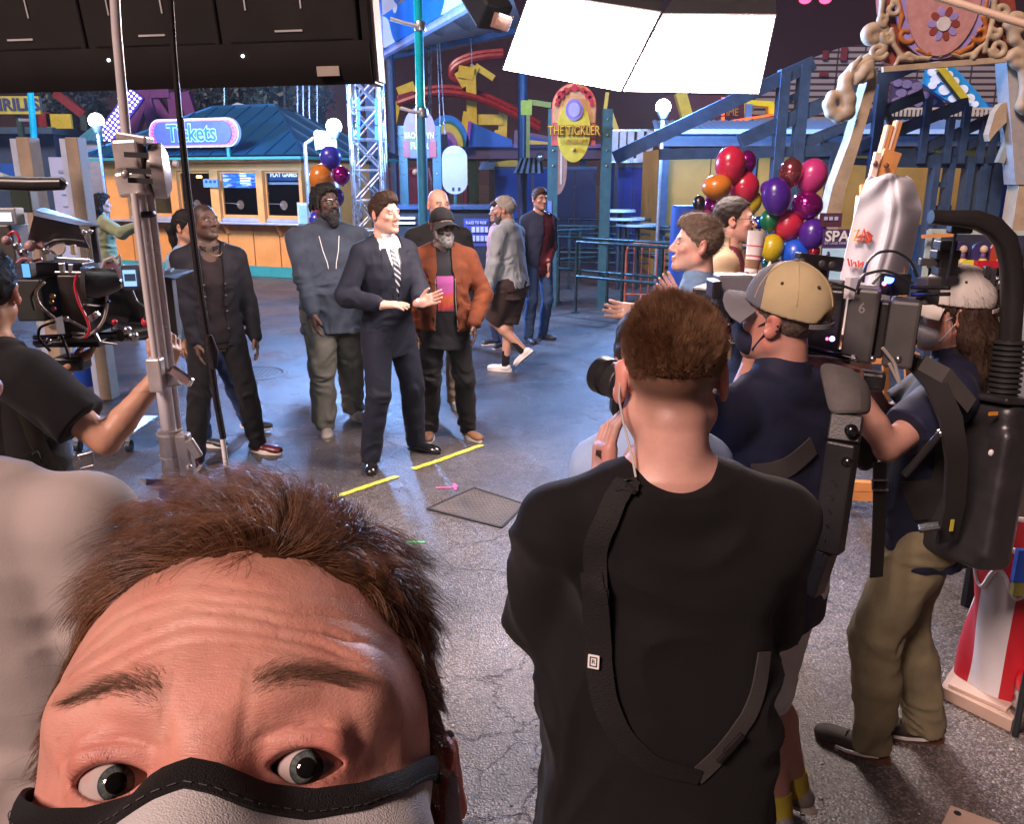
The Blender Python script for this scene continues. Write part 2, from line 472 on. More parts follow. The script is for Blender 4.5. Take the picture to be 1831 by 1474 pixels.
for i in range(-5,6):
 l_=math.sqrt(max(.0,.24**2-(i*.045)**2))
 if l_>.02:mb.box(c+Vector((i*.045,0,.009)),(.018,l_*2,.006))
tag(mb.build('tread',m_pl,t),kind='stuff')
def tape(px,w_,mat,label,arrow=None):
 pts=[gnd(u,v,.004)for u,v in px]
 mb=MB()
 def strip(a,b_,w_,z=.004):
  d=(b_-a);s_=Vector((-d.y,d.x,0)).normalized()*w_/2;n=8
  rows=[[a+d*(i/n)+s_*(1+.10*math.sin(i*2.1))+Vector((0,0,z-.004+.001*(i%2))),a+d*(i/n)-s_*(1+.12*math.sin(i*1.7+1))+Vector((0,0,z-.004+.001*((i+1)%2)))]for i in range(n+1)]
  mb.sheet(rows,.0008)
 for i in range(len(pts)-1):strip(pts[i],pts[i+1],w_,.005+.0012*i)
 return tag(mb.build('floor_tape',mat),label,'tape','tape marks on the asphalt')
ty=pbr('tape_yellow',(.62,.60,.06),.6,var=.12);tg=pbr('tape_green',(.12,.75,.22),.6);tp=pbr('tape_pink',(.85,.10,.30),.6)
tape([(588,893),(650,872),(711,852)],.045,ty,'yellow tape line on the asphalt nearest the camera')
tape([(738,839),(790,822),(862,796)],.045,ty,'yellow tape line by the polished black shoe')
tape([(390,879),(364,875),(376,883)],.022,tg,'green tape arrow on the asphalt beside the thin boom pole')
tape([(760,970),(724,969),(734,976)],.018,tg,'green tape arrow on the asphalt below the hatch plate')
tape([(780,873),(817,871),(812,866),(814,877)],.018,tp,'pink tape arrow on the asphalt above the hatch plate')
tape([(222,917),(262,910),(240,905)],.03,tp,'pink tape mark on the asphalt behind the brown hair')
tape([(1424,1424),(1438,1444),(1450,1440)],.02,tp,'pink tape scrap beside the yellow sock')
rs=random.Random(5);mb=MB()
for i in range(260):
 u,v=rs.uniform(560,1831),rs.uniform(760,1474);p_=gnd(u,v);r=rs.uniform(.0025,.007)
 mb.ball(p_+Vector((0,0,r*.4)),(r*rs.uniform(.7,1.6),r,r*.6),6,4,Matrix.Rotation(rs.uniform(0,6),3,'Z'))
tag(mb.build('grit',pbr('grit',(.40,.36,.33),.8,var=.4)),'scattered pale grit on the asphalt','grit',kind='stuff')
# -------- ticket booth
def booth():
 A=gnd(200,481);Bp=gnd(549,499);A.z=Bp.z=0
 d=(Bp-A).normalized();Ln=(Bp-A).length;rz=math.atan2(d.y,d.x)
 t=thing('ticket_booth','orange ticket booth with teal hip roof and three service windows','ticket booth',A,rz)
 nrm=Vector((d.y,-d.x,0))
 def pl(u,v):
  r=ray(u,v);o=Vector((0,0,CAM_H));k=(A-o).dot(nrm)/r.dot(nrm);p_=o+r*k
  return(p_-A).dot(d),p_.z
 m_or=pbr('booth_orange',(.74,.29,.06),.55,var=.10,vs=3,bump=.1,bs=40,dirt=.25);m_trim=pbr('booth_trim',(.80,.33,.08),.5,var=.08,vs=4,dirt=.2)
 m_teal=pbr('booth_teal',(.03,.30,.27),.5,var=.12,dirt=.2);m_roof=pbr('roof_teal',(.008,.075,.15),.38,.2,var=.15,vs=2)
 m_dark=pbr('interior_brown',(.050,.025,.014),.6);m_sill=pbr('sill_grey',(.42,.45,.50),.35,.2);m_glass=pbr('booth_glass',(.9,.95,1),.03,trans=1.0,var=0,spec=.5)
 m_glass.node_tree.nodes['Principled BSDF'].inputs['IOR'].default_value=1.02;m_glass.node_tree.nodes['Principled BSDF'].inputs['Alpha'].default_value=.25
 He=2.34;D=3.4
 bx=lambda lo,hi,name,mat,par=t,bev=.0:MB().b2(lo,hi).build(name,mat,par,local=(par is t),bev=bev)
 cz=pl(460,398)[1]
 bx((0,.10,0),(Ln,.16,cz),'front_wall',m_or);bx((Ln-.06,.16,0),(Ln,D,He),'side_wall',m_or);bx((0,.16,0),(.06,D,He),'side_wall',m_or)
 bx((.06,D-.1,0),(Ln-.06,D,He),'back_wall',m_dark);bx((.06,.2,.0),(Ln-.06,D-.1,.02),'floor',m_dark)
 bx((0,.06,0),(Ln,.098,.20),'base_board',m_teal);bx((0,.05,He-.26),(Ln,.16,He),'header',m_trim)
 n=8
 for i in range(n):
  a0=Ln*i/n;bx((a0+.012,.075,.20),(a0+Ln/n-.012,.098,cz-.02),'board',m_or,bev=.004)
 wins=[(pl(219,300)[0],pl(297,300)[0]),(pl(311,300)[0],pl(370,300)[0]),(pl(385,300)[0],pl(453,300)[0]),(pl(465,300)[0],pl(530,300)[0])]
 zb=pl(500,386)[1];zt=He-.26
 edges=[0.0]+[x for w_ in wins for x in w_]+[Ln]
 for k in range(0,len(edges),2):
  bx((edges[k]if k else 0,.03,cz),(edges[k+1],.16,zt),'window_post',m_trim,bev=.008)
 for k,(a0,a1)in enumerate(wins):
  f=MB().b2((a0+.002,.10,zb-.06),(a1-.002,.14,zb)).b2((a0+.002,.10,zt-.05),(a1-.002,.14,zt-.003)).b2((a0+.002,.10,zb),(a0+.045,.14,zt-.05)).b2((a1-.045,.10,zb),(a1-.002,.14,zt-.05)).build('window',m_trim,t,local=True)
  MB().b2((a0+.045,.118,zb),(a1-.045,.122,zt-.05)).build('pane',m_glass,f)
  MB().b2((a0+.002,.07,cz+.012),(a1-.002,.10,zb-.062)).build('counter_shield',m_sill,t,local=True)
  if k:
   mb=MB().lathe([(.0001,0),(.075,.0),(.08,-.01),(.085,0),(.09,.004)],(a0+(a1-a0)*.5,.10,zb+.20),20,Matrix.Rotation(math.pi/2,3,'X'))
   mb.build('speak_disc',pbr('chrome',(.7,.72,.75),.18,1.0),f,smooth=True)
   MB().tube([(a0+.05,.098,zb+.23),(a0+.3,.098,zb+.225),(a0+(a1-a0)*.5,.095,zb+.2)],.006,6).build('mic_arm',pbr('chrome',(.7,.72,.75),.18,1.0),f)
 bx((-.1,-.22,cz-.03),(Ln+.05,.095,cz+.008),'counter',m_sill,bev=.008)
 for x in(.6,1.9,3.2,4.5):
  MB().prism([(0,0),(0,-.22),(.03,-.22),(.16,0)],.05,Matrix.Translation((x,.07,cz-.03))@Matrix.Rotation(-math.pi/2,4,'Z')).build('bracket',m_trim,t,local=True)
 scr=lambda a,b_,c_,d_,name,mat:MB().b2((a,.17,b_),(c_,.20,d_)).build(name,mat,t,local=True)
 a0,z1=pl(385,295);a1,z0=pl(447,336)
 def screen_mat():
  m=bpy.data.materials.new('menu_screen');m.use_nodes=True;N=m.node_tree.nodes;L=m.node_tree.links;N.clear()
  tc=N.new('ShaderNodeTexCoord');sp=N.new('ShaderNodeSeparateXYZ');L.new(tc.outputs['Generated'],sp.inputs[0])
  nz=N.new('ShaderNodeTexVoronoi');nz.inputs['Scale'].default_value=7;mp=N.new('ShaderNodeMapping');mp.inputs['Scale'].default_value=(.6,1,1.6);L.new(tc.outputs['Generated'],mp.inputs[0]);L.new(mp.outputs[0],nz.inputs['Vector'])
  rp=N.new('ShaderNodeValToRGB');e=rp.color_ramp.elements;e[0].color=(.02,.05,.5,1);e[1].color=(.05,.12,.75,1)
  for ps,c in((.45,(.05,.28,.7,1)),(.52,(.35,.5,.85,1)),(.8,(.03,.06,.55,1))):x=e.new(ps);x.color=c
  sx_=N.new('ShaderNodeSeparateColor');L.new(nz.outputs['Color'],sx_.inputs[0]);L.new(sx_.outputs[0],rp.inputs[0])
  em=N.new('ShaderNodeEmission');em.inputs['Strength'].default_value=.9;L.new(rp.outputs[0],em.inputs[0]);o=N.new('ShaderNodeOutputMaterial');L.new(em.outputs[0],o.inputs[0]);return m
 scr(a0,z0,a1,z1,'menu_screen',screen_mat())
 rs=random.Random(2);mb=MB()
 for k in range(7):
  z=z1-.06-k*(z1-z0-.1)/7;x0_=a0+(a1-a0)*(.55 if k else .08);mb.b2((x0_,.166,z-.012),(x0_+(a1-a0)*rs.uniform(.18,.36),.169,z+.012))
 mb.build('screen_lines',glow('screen_white',(.75,.8,1),1.2),t,local=True)
 a0,z1=pl(467,305);a1,z0=pl(529,323)
 scr(a0,z0,a1,z1,'game_sign',pbr('sign_navy',(.02,.09,.22),.4))
 text('PLAY GAMES',(z1-z0)*.62,Matrix.Translation(((a0+a1)/2,.165,(z0+z1)/2+.015)),pbr('sign_letter',(.8,.85,.9),.5,emit=(.7,.8,1),estr=.35),'sign_lettering',t,.003,.004,local=True,sx=.95)
 scr(a0+.01,z0-.075,a1-.01,z0-.03,'sign_strip',pbr('strip_pale',(.35,.45,.5),.5))
 for r_,(u,v)in enumerate(((440,330),(440,338),(438,347),(438,356),(512,338))):
  for k in range(3 if r_ in(2,3)else(2 if r_!=4 else 1)):
   x,z=pl(u-6+k*6,v);MB().ball((x,.6,z),.022,8,6).build('amber_bulb',glow('amber',(1,.45,.08),6),t,local=True)
 x,z=pl(317,316)
 for k in range(2):MB().ball((x+k*.07,.6,z),.03,8,6).build('amber_bulb',glow('amber',(1,.45,.08),6),t,local=True)
 a0,z1=pl(364,320);a1,z0=pl(391,335)
 MB().b2((a0,-.02,z0),(a1,.025,z1)).build('small_sign',pbr('sign_sky',(.16,.33,.55),.4),t,local=True)
 mb=MB()
 for k in range(3):mb.b2((a0+.05+k*(a1-a0)/3.4,-.026,z0+(z1-z0)*.55),(a0+.05+k*(a1-a0)/3.4+.06,-.021,z0+(z1-z0)*.85))
 mb.build('sign_marks',pbr('sign_navy',(.02,.09,.22),.4),t,local=True)
 a0,z1=pl(537,362);a1,z0=pl(562,428)
 MB().b2((Ln-.10,-.03,z0),(Ln+.22,.0,z1)).build('notice_board',pbr('notice_white',(.55,.60,.62),.5),t,local=True)
 MB().b2((Ln-.06,-.035,z0+.25),(Ln+.16,-.031,z1-.06)).build('notice_paper',pbr('notice_green',(.25,.50,.42),.6),t,local=True)
 e=.30;z0,zr=He+.03,He+1.10
 P0,P1,P2,P3=Vector((-e,-e,z0)),Vector((Ln+e,-e,z0)),Vector((Ln+e,D+e,z0)),Vector((-e,D+e,z0));r0,r1=Vector((1.7,D/2,zr)),Vector((Ln-1.7,D/2,zr))
 MB().add([P0,P1,P2,P3,r0,r1],[(0,1,5,4),(1,2,5),(2,3,4,5),(3,0,4),(3,2,1,0)]).build('roof',m_roof,t,local=True)
 for nm,a,b_ in(('fascia',P0,P1),('fascia',P1,P2)):
  MB().beam(a+Vector((0,0,-.06)),b_+Vector((0,0,-.06)),.16,.05,(0,0,1)).build('fascia',m_teal,t,local=True)
 for k in range(14):
  a=k/13;x=-e+(Ln+2*e)*a
  top=r0 if x<r0.x else(r1 if x>r1.x else Vector((x,D/2,zr)))
  if x<r0.x:f_=(x+e)/(r0.x+e)
  elif x>r1.x:f_=(Ln+e-x)/(Ln+e-r1.x)
  else:f_=1
  if f_>.05:MB().beam((x,-e,z0+.012),(x,-e+(D/2+e)*f_,z0+(zr-z0)*f_+.012),.03,.035).build('roof_seam',m_roof,t,local=True)
 for k in range(1,7):
  f_=1-abs(k/3.5-1);y=-e+(D+2*e)*k/7
  MB().beam((Ln+e,y,z0+.012),(Ln+e-1.99*f_,y,z0+(zr-z0)*f_+.012),.035,.03,(0,1,0)).build('roof_seam',m_roof,t,local=True)
 MB().beam(P1,r1,.05).build('hip_cap',m_roof,t,local=True);MB().beam(P0,r0,.05).build('hip_cap',m_roof,t,local=True);MB().beam(r0,r1,.06).build('ridge_cap',m_roof,t,local=True)
 c0,cz0=pl(366,239);wv=pl(450,239)[0]-pl(282,239)[0];hv=pl(366,212)[1]-pl(366,266)[1]
 k_=.94
 s=thing('ticket_sign','oval blue sign reading Tickets with pink border on the booth roof','sign',t.matrix_basis@Vector((0,0,0)))
 s.location=A;s.rotation_euler=(0,0,rz)
 MS=Matrix.Translation((c0+.02,-e-.06,cz0-.0))
 MB().prism(rrect(wv*k_,hv*k_,hv*k_/2-.001,14),.08,MS).build('frame',pbr('sign_white',(.72,.70,.78),.5),s,local=True)
 MB().prism(rrect(wv*k_-.06,hv*k_-.06,hv*k_/2-.032,14),.02,MS@Matrix.Translation((0,-.016,0))).build('border',pbr('sign_pink',(.62,.22,.36),.5,var=.2,vs=12),s,local=True)
 MB().prism(rrect(wv*k_-.30,hv*k_-.11,hv*k_/2-.058,14),.02,MS@Matrix.Translation((0,-.032,0))).build('sign_face',pbr('sign_blue',(.07,.10,.62),.45,emit=(.10,.12,.9),estr=.16),s,local=True)
 mb=MB()
 pl_=rrect(wv*k_-.17,hv*k_-.085,hv*k_/2-.045,14);acc=0
 for sgn in(-1,1):
  for q_ in range(7):
   an=R_(-66+22*q_);R0=hv*k_/2-.075
   x_=sgn*(wv*k_/2-.105-R0+R0*math.cos(an)+.0);mb.lathe([(.0001,-.003),(.030,-.002),(.032,.0)],MS@Vector((x_,-.018,R0*math.sin(an))),10,Matrix.Rotation(math.pi/2,3,'X'))
 tag(mb.build('border_dots',pbr('sign_rose',(.55,.07,.17),.5),s,local=True),kind='stuff')
 sz=hv*.78
 text('Tickets',sz,MS@Matrix.Translation((0,-.036,-.015)),pbr('sign_pale',(.45,.75,.92),.5),'letter_outline',s,.004,.022,local=True,sx=.92)
 text('Tickets',sz,MS@Matrix.Translation((0,-.046,-.015)),pbr('sign_deep',(.02,.17,.48),.45),'lettering',s,.006,.002,local=True,sx=.92)
 for x in(-.8,.8):MB().b2((c0+x-.03,-e-.02,He),(c0+x+.03,-e+.02,cz0)).build('sign_post',m_teal,s,local=True)
booth()
# -------- smooth solids: distance fields turned into quad meshes
_NT=np.random.RandomState(3).rand(32,32,32).astype(np.float32)
def vnoise(X,Y,Z):
 xi=np.floor(X).astype(np.int32);yi=np.floor(Y).astype(np.int32);zi=np.floor(Z).astype(np.int32)
 fx=X-xi;fy=Y-yi;fz=Z-zi
 fx=fx*fx*(3-2*fx);fy=fy*fy*(3-2*fy);fz=fz*fz*(3-2*fz)
 def g(a,b,c):return _NT[(xi+a)&31,(yi+b)&31,(zi+c)&31]
 c00=g(0,0,0)*(1-fx)+g(1,0,0)*fx;c10=g(0,1,0)*(1-fx)+g(1,1,0)*fx
 c01=g(0,0,1)*(1-fx)+g(1,0,1)*fx;c11=g(0,1,1)*(1-fx)+g(1,1,1)*fx
 c0=c00*(1-fy)+c10*fy;c1=c01*(1-fy)+c11*fy
 return(c0*(1-fz)+c1*fz)*2-1
def folds(X,Y,Z,seed,f=1.0):
 o=seed*3.7
 wx=vnoise(X*5*f+o,Y*5*f,Z*4*f+o);wz=vnoise(X*6*f,Y*5*f+o,Z*5*f-o)
 a=vnoise(X*9*f+wx*1.6+o,Y*9*f+wz,Z*13*f+wx*2.2+wz)
 b=vnoise(X*16*f+wz*2-o,Y*15*f,Z*20*f+wx*3)
 return(0.55-np.abs(a)*1.6)*0.7+b*0.3
class Fld:
 def __init__(s):s.ops=[]
 def _add(s,f,lo,hi,k,op):
  s.ops.append((f,np.array(lo,float)-k-0.03,np.array(hi,float)+k+0.03,k,op));return s
 def cone(s,a,b,ra,rb,k=0.02,op='u',cap=False):
  a=np.array(a,float);b=np.array(b,float);d=b-a;L2=max(float(d@d),1e-10)
  def f(X,Y,Z):
   x=X-a[0];y=Y-a[1];z=Z-a[2]
   t0=(x*d[0]+y*d[1]+z*d[2])/L2;t=np.clip(t0,0,1)
   r=np.sqrt((x-t*d[0])**2+(y-t*d[1])**2+(z-t*d[2])**2)-(ra+(rb-ra)*t)
   return np.maximum(r,(t0-1)*math.sqrt(L2))if cap else r
  m=max(ra,rb)
  return s._add(f,np.minimum(a,b)-m,np.maximum(a,b)+m,k,op)
 def path(s,pts,rs,k=0.02,op='u'):
  for i in range(len(pts)-1):s.cone(pts[i],pts[i+1],rs[i],rs[i+1],k,op)
  return s
 def ell(s,c,r,R=None,k=0.02,op='u'):
  c=np.array(c,float);r=np.array(r,float);Rm=None if R is None else np.array(R).T
  def f(X,Y,Z):
   x=X-c[0];y=Y-c[1];z=Z-c[2]
   if Rm is not None:
    x,y,z=(Rm[0,0]*x+Rm[0,1]*y+Rm[0,2]*z,Rm[1,0]*x+Rm[1,1]*y+Rm[1,2]*z,Rm[2,0]*x+Rm[2,1]*y+Rm[2,2]*z)
   k0=np.sqrt((x/r[0])**2+(y/r[1])**2+(z/r[2])**2)
   k1=np.sqrt((x/r[0]**2)**2+(y/r[1]**2)**2+(z/r[2]**2)**2)
   return k0*(k0-1)/np.maximum(k1,1e-6)
  m=r.max()if R is not None else r
  return s._add(f,c-m,c+m,k,op)
 def rbox(s,c,h,R,rad,k=0.01,op='u'):
  c=np.array(c,float);h=np.array(h,float);Rm=np.array(R).T
  def f(X,Y,Z):
   x=X-c[0];y=Y-c[1];z=Z-c[2]
   q=[np.abs(Rm[i,0]*x+Rm[i,1]*y+Rm[i,2]*z)-(h[i]-rad)for i in range(3)]
   o=np.sqrt(sum(np.maximum(a,0)**2 for a in q))
   return o+np.minimum(np.maximum(np.maximum(q[0],q[1]),q[2]),0)-rad
  m=np.linalg.norm(h)
  return s._add(f,c-m,c+m,k,op)
 def loft(s,st,base,ax,k=0.03,op='u'):
  """elliptic rings (z, half width, half depth, y shift) along ax from base"""
  st=np.array(st,float);base=np.array(base,float);ax=np.array(ax,float);ax=ax/np.linalg.norm(ax)
  X0=np.array([1,0,0])-ax*ax[0];X0/=np.linalg.norm(X0);Y0=np.cross(ax,X0)
  z0,z1=st[0,0],st[-1,0]
  def f(X,Y,Z):
   x=X-base[0];y=Y-base[1];z=Z-base[2]
   lz=x*ax[0]+y*ax[1]+z*ax[2];lx=x*X0[0]+y*X0[1]+z*X0[2];ly=x*Y0[0]+y*Y0[1]+z*Y0[2]
   a=np.interp(lz,st[:,0],st[:,1]);b=np.interp(lz,st[:,0],st[:,2]);c=np.interp(lz,st[:,0],st[:,3])
   d=(((np.abs(lx)/a)**2.4+(np.abs(ly-c)/b)**2.4)**(1/2.4)-1)*np.minimum(a,b)
   return np.maximum(d,np.maximum(z0-lz,lz-z1))
  m=max(st[:,1].max(),st[:,2].max()+np.abs(st[:,3]).max())
  e0=base+ax*z0;e1=base+ax*z1
  return s._add(f,np.minimum(e0,e1)-m,np.maximum(e0,e1)+m,k,op)
 def fn(s,f):s.ops.append((f,None,None,0,'fn'));return s
 @staticmethod
 def _mix(D,d,k,op):
  if op=='s':D=-D
  if k>1e-6:
   h=np.maximum(k-np.abs(D-d),0)/k
   r=np.minimum(D,d)-h*h*k*0.25
  else:r=np.minimum(D,d)
  return-r if op=='s' else r
 def bounds(s):
  lo=np.min([o[1]for o in s.ops if o[4]=='u'],axis=0);hi=np.max([o[2]for o in s.ops if o[4]=='u'],axis=0)
  return lo,hi
 def pts(s,P):
  P=np.asarray(P,float);X,Y,Z=P[:,0],P[:,1],P[:,2]
  D=np.full(len(P),0.5)
  for f,lo,hi,k,op in(q[:5]for q in s.ops):
   D=f(X,Y,Z,D)if op=='fn' else s._mix(D,f(X,Y,Z),k,op)
  return D
 def snap(s,P,off=0.0,n=6):
  P=np.array(P,float);e=0.002
  for _ in range(n):
   d=s.pts(P)
   g=np.stack([s.pts(P+np.eye(3)[i]*e)-d for i in range(3)],1)/e
   g/=np.maximum(np.linalg.norm(g,axis=1,keepdims=True),1e-6)
   P=P-g*np.clip(d-off,-0.05,0.05)[:,None]
  return P,g
 def mesh(s,h,lo=None,hi=None,shrink=0.0):
  a,b=s.bounds()
  lo=a if lo is None else np.maximum(a,np.array(lo,float));hi=b if hi is None else np.minimum(b,np.array(hi,float))
  n=np.maximum(np.ceil((hi-lo)/h).astype(int)+1,3)
  ax=[(lo[i]+h*np.arange(n[i])).astype(np.float32)for i in range(3)]
  D=np.full(n,0.08,np.float32)
  for f,l,u,k,op in(q[:5]for q in s.ops):
   if op=='fn':
    X,Y,Z=ax[0][:,None,None],ax[1][None,:,None],ax[2][None,None,:]
    X,Y,Z=np.broadcast_arrays(X,Y,Z)
    D=f(X,Y,Z,D).astype(np.float32);continue
   i0=np.maximum(np.floor((l-lo)/h).astype(int),0);i1=np.minimum(np.ceil((u-lo)/h).astype(int)+1,n)
   if np.any(i1<=i0):continue
   sl=tuple(slice(i0[j],i1[j])for j in range(3))
   X,Y,Z=ax[0][sl[0]][:,None,None],ax[1][sl[1]][None,:,None],ax[2][sl[2]][None,None,:]
   d=np.broadcast_to(f(X,Y,Z),D[sl].shape)
   D[sl]=s._mix(D[sl],d,k,op)
  return surfnet(D+shrink,lo,h)
def surfnet(D,org,h):
 S=D<0
 c=lambda a,dx,dy,dz:a[dx:a.shape[0]-1+dx,dy:a.shape[1]-1+dy,dz:a.shape[2]-1+dz]
 cor=[(dx,dy,dz)for dx in(0,1)for dy in(0,1)for dz in(0,1)]
 cnt=sum(c(S,*k).astype(np.int8)for k in cor)
 act=(cnt>0)&(cnt<8)
 I=np.argwhere(act)
 if len(I)==0:return np.zeros((0,3)),np.zeros((0,4),int)
 idx=np.full(act.shape,-1,np.int32);idx[act]=np.arange(len(I))
 dv={k:D[I[:,0]+k[0],I[:,1]+k[1],I[:,2]+k[2]]for k in cor}
 acc=np.zeros((len(I),3));num=np.zeros(len(I))
 for k in cor:
  for a in range(3):
   if k[a]==0:
    k2=list(k);k2[a]=1;k2=tuple(k2)
    da,db=dv[k],dv[k2]
    m=(da<0)!=(db<0)
    t=np.where(m,da/np.where(m,da-db,1),0)
    p=np.tile(np.array(k,float),(len(I),1));p[:,a]+=t
    acc+=p*m[:,None];num+=m
 V=org+h*(I+acc/num[:,None])
 Q=[]
 for a in range(3):
  b,cc=(a+1)%3,(a+2)%3
  s0=[slice(None)]*3;s1=[slice(None)]*3;s0[a]=slice(0,-1);s1[a]=slice(1,None)
  ch=S[tuple(s0)]!=S[tuple(s1)]
  E=np.argwhere(ch)
  E=E[(E[:,b]>0)&(E[:,cc]>0)&(E[:,b]<D.shape[b]-1)&(E[:,cc]<D.shape[cc]-1)]
  if len(E)==0:continue
  def cell(db,dc):
   e=E.copy();e[:,b]-=db;e[:,cc]-=dc
   return idx[e[:,0],e[:,1],e[:,2]]
  q=np.stack([cell(1,1),cell(0,1),cell(0,0),cell(1,0)],1)
  fl=~S[E[:,0],E[:,1],E[:,2]]
  q[fl]=q[fl][:,::-1]
  Q.append(q)
 return V,np.concatenate(Q)
def merge(parts):
 V=[];F=[];o=0
 for v,f in parts:
  V.append(v);F.append(f+o);o+=len(v)
 return np.concatenate(V),np.concatenate(F)
def strands(P,N,length,bend,r=0.0004,seg=4,jit=0.3,seed=1,clump=0.0,grav=0.0):
 """hair tubes: roots P, start directions N, bend direction added along the strand. Returns V,F (quads)."""
 rs=np.random.RandomState(seed)
 n=len(P)
 D=N+rs.normal(0,jit,(n,3));D/=np.linalg.norm(D,axis=1,keepdims=True)
 B=bend+rs.normal(0,jit*0.6,(n,3))
 L=length if np.ndim(length)else np.full(n,length)
 T=np.linspace(0,1,seg+1)
 C=np.zeros((n,seg+1,3));C[:,0]=P
 d=D.copy()
 for i in range(seg):
  d=D*(1-T[i+1])+B*T[i+1]+np.array([0,0,-grav])*T[i+1]
  d/=np.maximum(np.linalg.norm(d,axis=1,keepdims=True),1e-6)
  C[:,i+1]=C[:,i]+d*(L/seg)[:,None]
 t=C[:,-1]-C[:,0];t/=np.maximum(np.linalg.norm(t,axis=1,keepdims=True),1e-6)
 a=np.cross(t,rs.normal(0,1,(n,3)));a/=np.maximum(np.linalg.norm(a,axis=1,keepdims=True),1e-6)
 b=np.cross(t,a)
 rad=(r*(1-0.8*T))[None,:,None]
 ring=[]
 for k in range(3):
  an=2*math.pi*k/3
  ring.append(C+(a[:,None]*math.cos(an)+b[:,None]*math.sin(an))*rad)
 V=np.stack(ring,2).reshape(n,(seg+1)*3,3)
 base=(np.arange(n)*(seg+1)*3)[:,None]
 F=[]
 for i in range(seg):
  for k in range(3):
   k2=(k+1)%3
   F.append(np.stack([base[:,0]+i*3+k,base[:,0]+i*3+k2,base[:,0]+(i+1)*3+k2,base[:,0]+(i+1)*3+k],1))
 return V.reshape(-1,3),np.concatenate(F)
def scatter(V,F,n,seed=0):
 """n points with normals spread over quads"""
 rs=np.random.RandomState(seed)
 A,B,C,D=(V[F[:,i]]for i in range(4))
 nr=np.cross(C-A,D-B);ar=np.linalg.norm(nr,axis=1)
 i=rs.choice(len(F),n,p=ar/ar.sum())
 u=rs.rand(n,1);v=rs.rand(n,1)
 P=(A[i]*(1-u)+B[i]*u)*(1-v)+(D[i]*(1-u)+C[i]*u)*v
 return P,nr[i]/np.maximum(ar[i],1e-9)[:,None]
 # -------- people
def ik(a,b,l1,l2,hint):
 a=np.array(a,float);b=np.array(b,float);d=b-a;L=np.linalg.norm(d)
 L_=min(L,(l1+l2)*0.999);dn=d/max(L,1e-6)
 b=a+dn*L_
 h=np.array(hint,float);h=h-dn*(h@dn);h/=max(np.linalg.norm(h),1e-6)
 x=(l1*l1-l2*l2+L_*L_)/(2*L_);y=math.sqrt(max(l1*l1-x*x,0))
 return a+dn*x+h*y,b
def unit(v):
 v=np.array(v,float);return v/max(np.linalg.norm(v),1e-9)
def hand_field(f,wrist,d,n,side,s=1.0,curl=0.25,spread=0.12,thumb=0.6):
 """palm, four fingers and a thumb. d: along the fingers, n: out of the palm, side +1 when the thumb is at +cross(d, n)"""
 d=unit(d);n=unit(np.array(n)-d*(np.array(n)@d));t=np.cross(d,n)*side
 R=np.stack([t,n,d],1)
 w=np.array(wrist)
 f.rbox(w+d*0.048*s,(0.040*s,0.014*s,0.048*s),R,0.013*s,0.012)
 f.cone(w-d*0.03*s,w+d*0.02*s,0.026*s,0.025*s,0.02)
 for i,(o,L)in enumerate(((0.030,0.078),(0.010,0.086),(-0.010,0.080),(-0.030,0.062))):
  a=(1.5-i)*spread*0.6
  dd=unit(d*math.cos(a)+t*math.sin(a))
  p=w+d*0.090*s+t*o*s
  q=p.copy();c=curl*(0.7+0.15*i)
  prev=p
  for j in range(3):
   ang=c*(j+0.6)
   q=prev+(dd*math.cos(ang)+n*math.sin(ang))*L*s*(0.45,0.30,0.25)[j]
   r0=(0.0095,0.0088,0.0078)[j]*s;r1=(0.0088,0.0078,0.0066)[j]*s
   f.cone(prev,q,r0,r1,0.003)
   prev=q
 p=w+d*0.022*s+t*0.028*s+n*0.006*s
 d1=unit(t*thumb+d*0.75+n*0.25);q=p+d1*0.045*s
 f.cone(p,q,0.015*s,0.011*s,0.012)
 d2=unit(t*thumb*0.5+d*0.95+n*0.2*(1+curl));f.cone(q,q+d2*0.032*s,0.0105*s,0.0085*s,0.004)
TORSO=[(-.16,.145,.085,.0),(-.09,.160,.105,.008),(0,.163,.112,.008),(.10,.148,.100,.0),(.20,.150,.102,-.004),(.32,.166,.114,-.006),(.42,.168,.105,0),(.49,.135,.080,.008),(.56,.068,.062,.014)]
HAIRLINE=([-.12,-.085,-.07,-.05,-.012,.018,.032,.06,.12],[.085,.074,.062,.035,-.012,.002,-.04,-.068,-.075])
